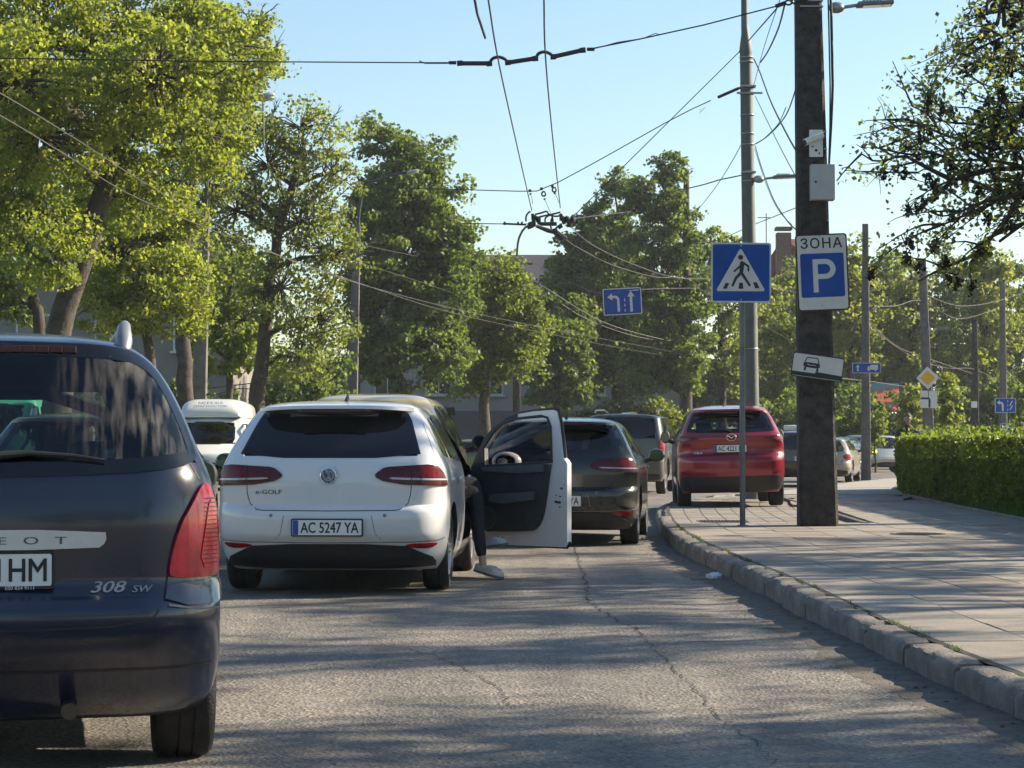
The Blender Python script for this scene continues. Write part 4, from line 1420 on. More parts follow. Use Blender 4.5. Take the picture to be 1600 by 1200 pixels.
SKIN = mat('skin', (.42, .25, .17), .5, var=.08)
TROU = mat('dark_trousers', (.018, .019, .022), .9, var=.3, scale=25, bump=.3, bscale=60)
JACK = mat('dark_jacket', (.03, .032, .04), .85, var=.3, scale=12, bump=.3, bscale=40)
HAIR = mat('hair_dark', (.03, .02, .015), .7)
def head(parent, c, face, cap=None, sc_=1.0, hair=HAIR):
    """head with a face looking along the angle face (0 = away from the viewer)"""
    M = Matrix.Translation(c) @ Matrix.Rotation(face, 4, 'Z') @ Matrix.Scale(sc_, 4)
    bm = bmesh.new()
    bmesh.ops.create_uvsphere(bm, u_segments=20, v_segments=16, radius=1, matrix=Matrix.Diagonal((.078, .098, .118, 1)))
    for v in bm.verts:
        if v.co.z < -.03: v.co.x *= .86; v.co.y = v.co.y * .88 + .008
    bmesh.ops.create_uvsphere(bm, u_segments=10, v_segments=8, radius=1, matrix=Matrix.Translation((0, .10, -.012)) @ Matrix.Diagonal((.014, .022, .024, 1)))
    for s in (-1, 1):
        bmesh.ops.create_uvsphere(bm, u_segments=10, v_segments=8, radius=1, matrix=Matrix.Translation((s * .079, -.005, 0)) @ Matrix.Diagonal((.010, .02, .032, 1)))
    for v in bm.verts: v.co = M @ v.co
    h = bobj('head', bm, SKIN, parent, 60)
    bm = bmesh.new()
    for s in (-1, 1):
        bmesh.ops.create_uvsphere(bm, u_segments=8, v_segments=6, radius=.010, matrix=Matrix.Translation((s * .03, .088, .008)))
    box(bm, (0, .088, -.052), (.045, .012, .006))
    for v in bm.verts: v.co = M @ v.co
    bobj('face_features', bm, mat('eye_dark', (.05, .03, .03), .3), h)
    bm = bmesh.new()
    bmesh.ops.create_uvsphere(bm, u_segments=20, v_segments=14, radius=1, matrix=Matrix.Translation((0, -.008, .018)) @ Matrix.Diagonal((.086, .104, .118, 1)))
    bmesh.ops.delete(bm, geom=[v for v in bm.verts if v.co.z < .03 and v.co.y > -.02 or v.co.z < -.06], context='VERTS')
    if cap:
        prism(bm, [(x, z) for x, z in chaikin([(-.07, .05), (.07, .05), (.06, .17), (0, .19), (-.06, .17)], 2)], -.006, .006, (), Matrix.Translation((0, 0, .06)) @ Matrix.Rotation(R(-90), 4, 'X') @ Matrix.Diagonal((1, 1, -1, 1)))
    for v in bm.verts: v.co = M @ v.co
    bobj('cap' if cap else 'hair', bm, cap or hair, h, 60)
    return h

def hand(parent, w, fwd, down=(0, 0, -1), side=1):
    """palm with five bent fingers growing from the wrist w"""
    w = Vector(w); f = Vector(fwd).normalized(); d = Vector(down).normalized()
    s = f.cross(d).normalized() * side
    J = [(w, .022), (w + f * .05, (.034, .016))]
    E = [(0, 1)]
    for i, (o_, l) in enumerate([(-.028, .070), (-.010, .080), (.010, .076), (.027, .060)]):
        k = w + f * .088 + s * o_
        n0 = len(J)
        J += [(k, .011), (k + f * l * .45 + d * .008, .009), (k + f * l * .75 + d * .030, .0075)]
        E += [(1, n0), (n0, n0 + 1), (n0 + 1, n0 + 2)]
    n0 = len(J)
    J += [(w + f * .035 - s * .034, .012), (w + f * .07 - s * .052 + d * .01, .009)]
    E += [(1, n0), (n0, n0 + 1)]
    return skin_body('hand', J, E, SKIN, parent, 1)

V = Vector
def clog(parent, heel, toe, up):
    """light foam clog with round holes over the toes"""
    heel, toe = V(heel), V(toe)
    f = (toe - heel); L = f.length; f.normalize()
    u = (V(up) - f * V(up).dot(f)).normalized(); s = f.cross(u)
    M = Matrix((( s.x, f.x, u.x, heel.x), (s.y, f.y, u.y, heel.y), (s.z, f.z, u.z, heel.z), (0, 0, 0, 1)))
    def foot(t, grow, z0, z1):
        w = pchip([(0, .028), (.12, .038), (.45, .036), (.72, .050), (.92, .042), (1.0, .012)])(t) + grow
        return w
    bm = bmesh.new()
    rows = []
    ts = [0, .03, .1, .2, .32, .45, .58, .7, .8, .9, .96, 1.0]
    for t in ts:
        w = foot(t, .004, 0, 0)
        h = pchip([(0, .055), (.2, .050), (.38, .055), (.5, .075), (.7, .066), (.88, .050), (1, .028)])(t)
        row = []
        for i in range(13):
            a = math.pi * i / 12
            c, q = math.cos(a), math.sin(a)
            row.append(bm.verts.new((w * math.copysign(abs(c) ** .6, c), t * L, .016 + h * (abs(q) ** .7))))
        rows.append(row)
    for a, b in zip(rows, rows[1:]):
        for i in range(12): bm.faces.new((a[i], a[i + 1], b[i + 1], b[i]))
    bm.faces.new(rows[0]); bm.faces.new(list(reversed(rows[-1])))
    for v in bm.verts: v.co = M @ v.co
    sh = bobj('clog', bm, mat('clog_white', (.42, .44, .44), .55, var=.1), parent, 60)
    bm = bmesh.new()
    out = [(foot(t, .008, 0, 0), t * L) for t in ts] + [(-foot(t, .008, 0, 0), t * L) for t in reversed(ts)]
    vs0 = [bm.verts.new((x, y, 0)) for x, y in out]; vs1 = [bm.verts.new((x, y, .02)) for x, y in out]
    bm.faces.new(vs0); bm.faces.new(list(reversed(vs1)))
    for i in range(len(out)): bm.faces.new((vs0[i], vs0[(i + 1) % len(out)], vs1[(i + 1) % len(out)], vs1[i]))
    bmesh.ops.recalc_face_normals(bm, faces=bm.faces[:])
    for v in bm.verts: v.co = M @ v.co
    bobj('sole', bm, mat('sole_dark', (.10, .11, .11), .8), sh)
    bm = bmesh.new()
    for x, y in [(-.03, .62), (.03, .62), (0, .70), (-.026, .78), (.026, .78), (0, .86), (.045, .70), (-.045, .70)]:
        hz = pchip([(.5, .075), (.7, .066), (.88, .050), (1, .028)])(y)
        lathe(bm, [(.0005, .004), (.0075, .004), (.0075, -.004)], 10, 'Z', (x, y * L, .016 + hz * (1 - (abs(x) / .062) ** 2.2)))
    for v in bm.verts: v.co = M @ v.co
    bobj('clog_holes', bm, INK, sh)

person = thing('person', 'person in dark trousers and white clogs, stepping out of the white car', 'person', (0, 0, 0))
gz0 = gz(19)
J = [(V((-.80, 19.05, .62)), (.17, .13)),   # 0 pelvis
     (V((-.80, 18.98, .80)), (.15, .12)), (V((-.77, 18.97, 1.0)), (.18, .12)), (V((-.75, 18.98, 1.09)), (.09, .08)),
     (V((-.72, 18.99, 1.15)), .055),
     (V((-.62, 19.12, .66)), .10), (V((-.33, 19.30, .74)), .075), (V((-.29, 19.26, .42)), .062), (V((-.255, 19.22, .17)), .046),
     (V((-.62, 19.30, .68)), .10), (V((-.34, 19.58, .82)), .075), (V((-.29, 19.52, .58)), .062), (V((-.25, 19.48, .38)), .048),
     (V((-.62, 18.88, 1.03)), .065), (V((-.60, 18.93, .80)), .048), (V((-.52, 19.12, .80)), .034),
     (V((-.84, 19.14, 1.03)), .065), (V((-.72, 19.32, .82)), .048), (V((-.62, 19.42, .84)), .034)]
E = [(0, 1), (1, 2), (2, 3), (3, 4), (0, 5), (5, 6), (6, 7), (7, 8), (0, 9), (9, 10), (10, 11), (11, 12), (2, 13), (13, 14), (14, 15), (2, 16), (16, 17), (17, 18)]
skin_body('body', J, E, TROU, person)
head(person, V((-.69, 19.0, 1.26)), R(-70))
hand(person, (-.52, 19.12, .80), (.8, .5, -.1)); hand(person, (-.62, 19.42, .84), (.9, .2, -.1))
skin_body('ankle', [(V((-.255, 19.22, .20)), .036), (V((-.245, 19.205, .10)), .033), (V((-.235, 19.19, .055)), .038), (V((-.16, 19.13, .035)), .030)], [(0, 1), (1, 2), (2, 3)], SKIN, person, 1)
skin_body('ankle', [(V((-.25, 19.48, .40)), .038), (V((-.245, 19.46, .33)), .034), (V((-.235, 19.45, .29)), .038), (V((-.16, 19.42, .29)), .030)], [(0, 1), (1, 2), (2, 3)], SKIN, person, 1)
clog(person, (-.305, 19.25, .055 + gz0), (-.085, 19.05, .0 + gz0), (0.1, 0, 1))
clog(person, (-.265, 19.47, .235), (-.04, 19.38, .275), (-.2, 0, 1))

walker = thing('person', 'person in a cap and dark jacket standing behind the hedge', 'person', (at(1419, 690, 52).x, 52, .08))
J = [(V((0, 0, .95)), (.17, .11)), (V((0, 0, 1.15)), (.15, .10)), (V((0, 0, 1.38)), (.19, .11)), (V((0, 0, 1.46)), (.09, .07)), (V((0, .01, 1.53)), .052),
     (V((-.09, 0, .90)), .095), (V((-.10, .03, .5)), .065), (V((-.10, 0, .1)), .045), (V((-.10, .12, .045)), .04),
     (V((.09, 0, .90)), .095), (V((.11, -.03, .5)), .065), (V((.12, -.08, .1)), .045), (V((.12, .05, .045)), .04),
     (V((-.23, 0, 1.36)), .06), (V((-.28, .02, 1.10)), .045), (V((-.22, .14, .92)), .032), (V((.23, 0, 1.36)), .06), (V((.28, .02, 1.10)), .045), (V((.24, .14, .92)), .032)]
E = [(0, 1), (1, 2), (2, 3), (3, 4), (0, 5), (5, 6), (6, 7), (7, 8), (0, 9), (9, 10), (10, 11), (11, 12), (2, 13), (13, 14), (14, 15), (2, 16), (16, 17), (17, 18)]
skin_body('body', J, E, JACK, walker)
head(walker, V((0, .02, 1.65)), R(150), cap=mat('cap_olive', (.07, .08, .05), .8))
hand(walker, (-.22, .14, .92), (0, .4, -1), (0, 1, 0)); hand(walker, (.24, .14, .92), (0, .4, -1), (0, 1, 0), -1)
# ---------------------------------------------------------------- ground, road, pavement
def G(px, py, z=0.0):
    """where the view through a photo pixel meets the street at height z over it"""
    Y = 20.0
    for _ in range(30):
        Y = FPX * (CAMZ - gz(Y) - z) / (py - 695)
    p = at(px, py, Y)
    return Vector((p.x, Y, gz(Y) + z))

def crom(P, step):
    """even samples along a smooth curve through P"""
    P = [V(p) for p in P]
    pts = []
    for i in range(len(P) - 1):
        a, b, c, d = P[max(i - 1, 0)], P[i], P[i + 1], P[min(i + 2, len(P) - 1)]
        for k in range(20):
            t = k / 20
            pts.append(0.5 * ((2 * b) + (c - a) * t + (2 * a - 5 * b + 4 * c - d) * t * t + (3 * b - a - 3 * c + d) * t ** 3))
    pts.append(P[-1])
    out = [pts[0]]; acc = 0
    for a, b in zip(pts, pts[1:]):
        l = (b - a).length
        while acc + l >= step:
            k = (step - acc) / l
            a = a + (b - a) * k
            out.append(a.copy()); l = (b - a).length; acc = 0
        acc += l
    return out

KERB = [(2.75, -2, 0), (2.55, 3, 0), (2.35, 7, 0), (2.21, 9.75, 0), (2.13, 10.94, 0), (2.03, 12.47, 0), (1.94, 14.6, 0), (1.85, 18, 0), (1.80, 20.5, 0), (1.76, 22.5, 0), (1.78, 25.7, 0), (1.98, 30.7, 0), (2.33, 36.3, 0), (2.8, 40.5, 0), (3.8, 44, 0), (5.2, 47, 0), (6.7, 52, 0), (9.0, 60, 0), (10.9, 66, 0), (14, 75, 0), (19, 84, 0), (30, 95, 0), (50, 106, 0)]
kx_f = pchip([(p[1], p[0]) for p in KERB])

def asphalt():
    m, nt, b = new_mat('asphalt')
    N, L = nt.nodes, nt.links
    tc = N.new('ShaderNodeTexCoord')
    big = N.new('ShaderNodeTexNoise'); big.inputs['Scale'].default_value = .35; big.inputs['Detail'].default_value = 5
    mid = N.new('ShaderNodeTexNoise'); mid.inputs['Scale'].default_value = 3.5; mid.inputs['Detail'].default_value = 7; mid.inputs['Roughness'].default_value = .7
    st = N.new('ShaderNodeTexVoronoi'); st.inputs['Scale'].default_value = 55
    st2 = N.new('ShaderNodeTexVoronoi'); st2.inputs['Scale'].default_value = 110
    for q in (big, mid, st, st2): L.new(tc.outputs['Object'], q.inputs['Vector'])
    cr = N.new('ShaderNodeValToRGB')
    cr.color_ramp.elements[0].color = (.098, .092, .084, 1); cr.color_ramp.elements[0].position = .3
    cr.color_ramp.elements[1].color = (.225, .205, .178, 1); cr.color_ramp.elements[1].position = .7
    ad = N.new('ShaderNodeMath'); ad.operation = 'MULTIPLY_ADD'; ad.inputs[1].default_value = .5
    hf = N.new('ShaderNodeMath'); hf.operation = 'MULTIPLY'; hf.inputs[1].default_value = .5
    L.new(mid.outputs['Fac'], hf.inputs[0]); L.new(big.outputs['Fac'], ad.inputs[0]); L.new(hf.outputs[0], ad.inputs[2])
    L.new(ad.outputs[0], cr.inputs[0])
    # pale and dark chippings
    sc_ = N.new('ShaderNodeValToRGB')
    sc_.color_ramp.elements[0].color = (.45, .45, .45, 1); sc_.color_ramp.elements[1].color = (1.9, 1.85, 1.75, 1)
    sp = N.new('ShaderNodeSeparateColor')
    L.new(st.outputs['Color'], sp.inputs[0]); L.new(sp.outputs[0], sc_.inputs[0])
    mx = N.new('ShaderNodeMix'); mx.data_type = 'RGBA'; mx.blend_type = 'MULTIPLY'; mx.inputs['Factor'].default_value = .55
    L.new(cr.outputs[0], mx.inputs['A']); L.new(sc_.outputs[0], mx.inputs['B'])
    # tyre-polished tracks and oil drips along the lanes
    mp = N.new('ShaderNodeMapping'); mp.inputs['Scale'].default_value = (1.5, .10, 1)
    L.new(tc.outputs['Object'], mp.inputs[0])
    tk = N.new('ShaderNodeTexNoise'); tk.inputs['Scale'].default_value = 1.6; tk.inputs['Detail'].default_value = 4
    L.new(mp.outputs[0], tk.inputs['Vector'])
    tr = N.new('ShaderNodeValToRGB'); tr.color_ramp.elements[0].position = .35; tr.color_ramp.elements[0].color = (.62, .62, .63, 1)
    tr.color_ramp.elements[1].position = .62; tr.color_ramp.elements[1].color = (1.08, 1.06, 1.02, 1)
    L.new(tk.outputs['Fac'], tr.inputs[0])
    st_ = N.new('ShaderNodeTexNoise'); st_.inputs['Scale'].default_value = 1.9; st_.inputs['Detail'].default_value = 3
    L.new(tc.outputs['Object'], st_.inputs['Vector'])
    sr = N.new('ShaderNodeValToRGB'); sr.color_ramp.elements[0].position = .66; sr.color_ramp.elements[0].color = (1, 1, 1, 1)
    sr.color_ramp.elements[1].position = .76; sr.color_ramp.elements[1].color = (.62, .60, .58, 1)
    L.new(st_.outputs['Fac'], sr.inputs[0])
    m5 = N.new('ShaderNodeMix'); m5.data_type = 'RGBA'; m5.blend_type = 'MULTIPLY'; m5.inputs['Factor'].default_value = .8
    m6 = N.new('ShaderNodeMix'); m6.data_type = 'RGBA'; m6.blend_type = 'MULTIPLY'; m6.inputs['Factor'].default_value = 1
    L.new(mx.outputs['Result'], m5.inputs['A']); L.new(tr.outputs[0], m5.inputs['B'])
    L.new(m5.outputs['Result'], m6.inputs['A']); L.new(sr.outputs[0], m6.inputs['B'])
    L.new(m6.outputs['Result'], b.inputs['Base Color'])
    b.inputs['Roughness'].default_value = .78
    b.inputs['Specular IOR Level'].default_value = .45
    bp = N.new('ShaderNodeBump'); bp.inputs['Strength'].default_value = .6; bp.inputs['Distance'].default_value = .010
    L.new(st.outputs['Distance'], bp.inputs['Height'])
    b2 = N.new('ShaderNodeBump'); b2.inputs['Strength'].default_value = .6; b2.inputs['Distance'].default_value = .03
    L.new(mid.outputs['Fac'], b2.inputs['Height']); L.new(bp.outputs[0], b2.inputs['Normal'])
    L.new(b2.outputs[0], b.inputs['Normal'])
    return m
ASPH = asphalt()

def grid_mesh(name, xs, ys, zf, m):
    X, Y = np.meshgrid(xs, ys)
    Z = zf(X, Y)
    co = np.stack([X.ravel(), Y.ravel(), Z.ravel()], 1)
    nx, ny = len(xs), len(ys)
    i = np.arange((nx - 1) * (ny - 1)); r, c = i // (nx - 1), i % (nx - 1)
    a = r * nx + c
    F = np.stack([a, a + 1, a + nx + 1, a + nx], 1)
    return quick_mesh(name, co, F, m)

def quick_mesh(name, co, F, m, smooth=False):
    me = bpy.data.meshes.new(name)
    nf, k = F.shape
    me.vertices.add(len(co)); me.vertices.foreach_set('co', np.ascontiguousarray(co, np.float32).ravel())
    me.loops.add(nf * k); me.loops.foreach_set('vertex_index', np.ascontiguousarray(F, np.int32).ravel())
    me.polygons.add(nf); me.polygons.foreach_set('loop_start', np.arange(0, nf * k, k, dtype=np.int32))
    if smooth: me.polygons.foreach_set('use_smooth', np.ones(nf, bool))
    me.update(calc_edges=True)
    me.materials.append(m)
    return me

gzv = np.vectorize(gz)
def vnoise(X, Y, s, seed):
    r = np.random.RandomState(seed)
    T = r.rand(64, 64)
    x, y = X / s, Y / s
    xi, yi = np.floor(x).astype(int), np.floor(y).astype(int)
    fx, fy = x - xi, y - yi
    fx = fx * fx * (3 - 2 * fx); fy = fy * fy * (3 - 2 * fy)
    g = lambda a, b: T[a % 64, b % 64]
    return (g(xi, yi) * (1 - fx) + g(xi + 1, yi) * fx) * (1 - fy) + (g(xi, yi + 1) * (1 - fx) + g(xi + 1, yi + 1) * fx) * fy
def road_z(X, Y):
    w = np.clip((X + 6) / 1, 0, 1) * np.clip((34 - Y) / 2, 0, 1)
    z = gzv(Y) + w * ((vnoise(X, Y, 2.2, 1) - .5) * .030 + (vnoise(X, Y, .7, 2) - .5) * .014 + (vnoise(X, Y, .22, 3) - .5) * .008)
    # shallow potholes
    for px, py, r_, d in ((798, 1097, .22, .018), (1005, 990, .15, .012), (1015, 1088, .1, .01), (975, 968, .16, .014)):
        p = G(px, py)
        z = z - d * np.exp(-(((X - p.x) / r_) ** 2 + ((Y - p.y) / (r_ * 1.3)) ** 2))
    return z
xs = np.concatenate([[-16, -12, -9, -7], np.arange(-6, 3.2, .065), [4, 8, 16, 30, 60, 110]])
ys = np.concatenate([[-220, -100, -30, -10, 0, 4, 6], np.arange(7, 34, .10), [36, 40, 50, 65, 80, 100, 135]])
road = link('road', grid_mesh('road', xs, ys, road_z, ASPH), None)
road.data.polygons.foreach_set('use_smooth', np.ones(len(road.data.polygons), bool))
tag(road, kind='structure')

GRASSG = mat('verge_grass', (.045, .07, .02), .95, var=.4, scale=2.5, bump=.6, bscale=30)
bm = bmesh.new()
s_ = 600
bm.faces.new([bm.verts.new(p) for p in [(-s_, -s_, -.35), (s_, -s_, -.35), (s_, s_, -.35), (-s_, s_, -.35)]])
tag(bobj('ground', bm, GRASSG), kind='structure')

# dust washed into the gutter
DUST = mat('gutter_dust', (.12, .105, .085), .95, var=.35, scale=7, bump=.5, bscale=80)
bm = bmesh.new(); pv = None
for y in [6 + .09 * i for i in range(400)]:
    x = kx_f(y) + .02
    w = .20 + .22 * float(vnoise(np.array([y]), np.array([0.]), 1.3, 41)[0]) + rnd.uniform(-.03, .03)
    row = [bm.verts.new((x - w * k / 3, y, float(road_z(np.array([x - w * k / 3]), np.array([y]))[0]) + (.012, .009, .006, .001)[k])) for k in range(4)]
    if pv:
        for k in range(3): bm.faces.new((pv[k], pv[k + 1], row[k + 1], row[k]))
    pv = row
tag(bobj('gutter_dust', bm, DUST, road, 60), kind='stuff')
# cracks in the asphalt, thin jagged strips
CRK = mat('crack_dirt', (.018, .016, .014), .95)
def crack(px, w0, seed):
    rr = random.Random(seed)
    P = [G(x, y) for x, y in px]
    bm = bmesh.new(); pv = None
    q = crom(P, .07)
    for i, p in enumerate(q):
        t = (q[min(i + 1, len(q) - 1)] - q[max(i - 1, 0)]).normalized()
        n = Vector((-t.y, t.x, 0))
        j = n * rr.uniform(-.022, .022)
        w = w0 * rr.uniform(.3, 1.1) / 2
        z = float(road_z(np.array([p.x]), np.array([p.y]))[0]) + .005
        a = bm.verts.new((p.x + j.x + n.x * w, p.y + j.y + n.y * w, z)); b = bm.verts.new((p.x + j.x - n.x * w, p.y + j.y - n.y * w, z))
        if pv: bm.faces.new((pv[0], pv[1], b, a))
        pv = (a, b)
    return tag(bobj('road_crack', bm, CRK, road), kind='stuff')
crack([(893, 848), (903, 872), (914, 905), (922, 938), (950, 958), (985, 975), (1002, 992)], .014, 1)
crack([(1002, 992), (1050, 1040), (1110, 1100), (1140, 1130), (1180, 1160), (1215, 1195)], .008, 2)
crack([(640, 1010), (700, 1030), (760, 1060), (800, 1095)], .008, 3)
crack([(880, 862), (760, 872), (660, 905)], .012, 4)

# left verge
VE = [(-12.5, -220), (-12.2, 48), (-10.2, 60), (-8.8, 68), (-5.2, 80), (-2.2, 90), (1.0, 99), (5, 106), (13, 113), (45, 127), (110, 150)]
bm = bmesh.new()
top = [bm.verts.new((x, y, .13)) for x, y in VE] + [bm.verts.new((300, 400, .13)), bm.verts.new((-300, 400, .13)), bm.verts.new((-300, -220, .13))]
f = bm.faces.new(top)
r_ = bmesh.ops.extrude_face_region(bm, geom=[f])
for v in [g for g in r_['geom'] if isinstance(g, bmesh.types.BMVert)]: v.co.z = -.33
bmesh.ops.recalc_face_normals(bm, faces=bm.faces[:])
tag(bobj('verge', bm, GRASSG), kind='structure')
CONC = mat('kerb_concrete', (.185, .165, .138), .9, var=.38, scale=5, bump=.5, bscale=70)
vk = thing('far_kerb', None, None); tag(vk, kind='structure')
bm = bmesh.new()
q = crom([(x, y, 0) for x, y in VE[1:]], 1.0)
for a, b in zip(q, q[1:]):
    d = b - a
    box(bm, ((a.x + b.x) / 2, (a.y + b.y) / 2, .07), (.16, d.length * .985, .16), rz=math.atan2(-d.x, d.y), bev=.015)
tag(bobj('kerb_stone', bm, CONC, vk), kind='stuff')

# kerb on the right, stone by stone
kerb = thing('kerb', None, None); tag(kerb, kind='structure')
def kerb_mesh(seed, L_=0.985):
    rr = random.Random(seed)
    bm = bmesh.new()
    prof = [(0, -.22), (.002, .10), (.008, .125), (.022, .142), (.045, .150), (.10, .153), (.165, .150), (.17, -.22)]
    rows = []
    n = 12
    ph = rr.uniform(0, 9)
    for i in range(n + 1):
        y = L_ * i / n
        e = min(i, n - i)
        ed = {0: .014, 1: .003}.get(e, 0)
        row = []
        for k, (x, z) in enumerate(prof):
            jx = math.sin(y * 9 + ph + k) * .003 + rr.uniform(-.0035, .0035)
            jz = math.sin(y * 6 + ph * 2) * .003 + rr.uniform(-.003, .003) if 0 < k < 7 else 0
            chip = 0
            if k in (2, 3, 4) and rr.random() < .20: chip = rr.uniform(.006, .022)
            row.append(bm.verts.new((x + jx + (ed if k < 4 else 0) + chip * .6, y + (ed * .4 if i == 0 else 0), z + jz - (ed if 0 < k < 7 else 0) - chip)))
        rows.append(row)
    for a, b in zip(rows, rows[1:]):
        for k in range(len(prof) - 1): bm.faces.new((a[k], a[k + 1], b[k + 1], b[k]))
    bm.faces.new(rows[0]); bm.faces.new(list(reversed(rows[-1])))
    bmesh.ops.recalc_face_normals(bm, faces=bm.faces[:])
    me = bpy.data.meshes.new('kerb_stone'); bm.to_mesh(me); bm.free()
    me.materials.append(CONC)
    me.polygons.foreach_set('use_smooth', [True] * len(me.polygons)); me.set_sharp_from_angle(angle=R(50))
    return me
kv = [kerb_mesh(i) for i in range(7)]
kp = crom(KERB, 1.0)
for i, (a, b) in enumerate(zip(kp, kp[1:])):
    if a.y < 5 or a.y > 66: continue
    o = bpy.data.objects.new('kerb_stone', kv[i % 7]); COL.objects.link(o); o.parent = kerb
    d = b - a
    za, zb = gz(a.y), gz(b.y)
    low = -.05 if 30 < a.y < 43 else 0
    o.location = (a.x + rnd.uniform(-.008, .008), a.y, za + low + rnd.uniform(-.006, .006))
    o.rotation_euler = (math.atan2(zb - za, d.length) + rnd.uniform(-.004, .004), rnd.uniform(-.02, .02), math.atan2(-d.x, d.y) + rnd.uniform(-.006, .006))

# pavement bed
EDGE = [(6.6, -3), (6.6, 24), (6.72, 29.6), (7.17, 37.2), (7.7, 43.5), (8.3, 48.7), (9.5, 54.5), (11.5, 59), (14.5, 61.2), (20, 62.5), (50, 70)]
ex_f = pchip([(y, x) for x, y in EDGE])
BED = mat('joint_dirt', (.10, .088, .07), .95, var=.4, scale=9, bump=.5, bscale=60)
PAVF = mat('far_paving', (.29, .265, .23), .85, var=.14, scale=3, bump=.2, bscale=40)
def strip(name, ys_, xa, xb, z, m, n=6, kind='structure', smooth=False):
    bm = bmesh.new(); pv = None
    for y in ys_:
        a, b = xa(y), xb(y)
        row = [bm.verts.new((a + (b - a) * i / n, y, gz(y) + z)) for i in range(n + 1)]
        if pv:
            for i in range(n): bm.faces.new((pv[i], pv[i + 1], row[i + 1], row[i]))
        pv = row
    o = bobj(name, bm, m)
    return tag(o, kind=kind)
def frange(a, b, s):
    return [a + s * i for i in range(int((b - a) / s) + 1)]
pavement = strip('pavement', frange(-2, 45.01, .5), lambda y: kx_f(y) + .12, lambda y: ex_f(y) + .05, .112, BED)
# far stretch of pavement round the bend
bm = bmesh.new()
L1 = [(x + .15, y) for x, y, _ in KERB if y >= 44]
pts = [(kx_f(45) + .15, 45)] + L1[1:] + [(60, 90), (50, 70), (20, 62.5), (14.5, 61.2), (11.5, 59), (9.5, 54.5), (8.3, 48.7), (7.8, 45)]
f = bm.faces.new([bm.verts.new((x, y, .148)) for x, y in pts])
r_ = bmesh.ops.extrude_face_region(bm, geom=[f])
for v in [g for g in r_['geom'] if isinstance(g, bmesh.types.BMVert)]: v.co.z = -.1
bmesh.ops.recalc_face_normals(bm, faces=bm.faces[:])
tag(bobj('footpath', bm, PAVF), kind='structure')

# paving slabs, one by one
def slab_mat(name, c, c2):
    m, nt, b = new_mat(name)
    N, L = nt.nodes, nt.links
    geo = N.new('ShaderNodeNewGeometry'); oi = N.new('ShaderNodeObjectInfo'); tc = N.new('ShaderNodeTexCoord')
    ad = N.new('ShaderNodeMath'); ad.operation = 'ADD'
    L.new(geo.outputs['Random Per Island'], ad.inputs[0]); L.new(oi.outputs['Random'], ad.inputs[1])
    fr = N.new('ShaderNodeMath'); fr.operation = 'FRACT'; L.new(ad.outputs[0], fr.inputs[0])
    nz = N.new('ShaderNodeTexNoise'); nz.inputs['Scale'].default_value = 1.3; nz.inputs['Detail'].default_value = 8; nz.inputs['Roughness'].default_value = .7
    L.new(geo.outputs['Position'], nz.inputs['Vector'])
    n2 = N.new('ShaderNodeTexNoise'); n2.inputs['Scale'].default_value = 45; n2.inputs['Detail'].default_value = 4
    L.new(geo.outputs['Position'], n2.inputs['Vector'])
    k = N.new('ShaderNodeMath'); k.operation = 'MULTIPLY_ADD'; k.inputs[1].default_value = .25
    L.new(fr.outputs[0], k.inputs[0])
    k2 = N.new('ShaderNodeMath'); k2.operation = 'MULTIPLY_ADD'; k2.inputs[1].default_value = 1.2; k2.inputs[2].default_value = -.25
    L.new(nz.outputs['Fac'], k2.inputs[0]); L.new(k2.outputs[0], k.inputs[2])
    cr = N.new('ShaderNodeValToRGB'); cr.color_ramp.elements[0].color = col4(c); cr.color_ramp.elements[1].color = col4(c2)
    L.new(k.outputs[0], cr.inputs[0])
    mx = N.new('ShaderNodeMix'); mx.data_type = 'RGBA'; mx.blend_type = 'OVERLAY'; mx.inputs['Factor'].default_value = .35
    L.new(cr.outputs[0], mx.inputs['A']); L.new(n2.outputs['Color'], mx.inputs['B'])
    L.new(cr.outputs[0], b.inputs['Base Color'])
    b.inputs['Roughness'].default_value = .82
    bp = N.new('ShaderNodeBump'); bp.inputs['Strength'].default_value = .5; bp.inputs['Distance'].default_value = .008
    L.new(n2.outputs['Fac'], bp.inputs['Height']); L.new(bp.outputs[0], b.inputs['Normal'])
    return m
SLAB = slab_mat('slab_grey', (.125, .112, .094), (.335, .295, .245))
SLABR = slab_mat('slab_red', (.125, .102, .085), (.315, .262, .218))
def slab_geo(bm, M, w=.4965, t=.05):
    b = .004
    h = w / 2
    vs_ = [bm.verts.new(M @ Vector(p)) for p in [(-h, -h, -t), (h, -h, -t), (h, h, -t), (-h, h, -t), (-h, -h, -b), (h, -h, -b), (h, h, -b), (-h, h, -b), (-h + b, -h + b, 0), (h - b, -h + b, 0), (h - b, h - b, 0), (-h + b, h - b, 0)]]
    for a, c in ((0, 4), (4, 8)):
        for i in range(4):
            j = (i + 1) % 4
            bm.faces.new((vs_[a + i], vs_[a + j], vs_[c + j], vs_[c + i]))
    bm.faces.new(vs_[8:12])
def slab_me(m):
    bm = bmesh.new(); slab_geo(bm, Matrix.Identity(4)); me = bpy.data.meshes.new('paving_slab'); bm.to_mesh(me); bm.free(); me.materials.append(m); return me
sm1, sm2 = slab_me(SLAB), slab_me(SLABR)
cells = []
for j in range(int((44.8 - 3) / .5)):
    y = 3.25 + j * .5
    ex = ex_f(y); i = 0
    while True:
        x = kx_f(y) + .205 + .25 + i * .5
        if x + .2 > ex: break
        if not (y > 28.3 and x < 4.45 + (y - 28.3) * .045):
            cells.append((x, y, i, j))
        i += 1
def inview(x, y): return y > 8.3 and abs(x) < .2266 * y + .35
def tang(y):
    return math.atan2(-(kx_f(y + .25) - kx_f(y - .25)), .5)
vis = sorted([c for c in cells if inview(c[0], c[1])], key=lambda c: c[1])[:298]
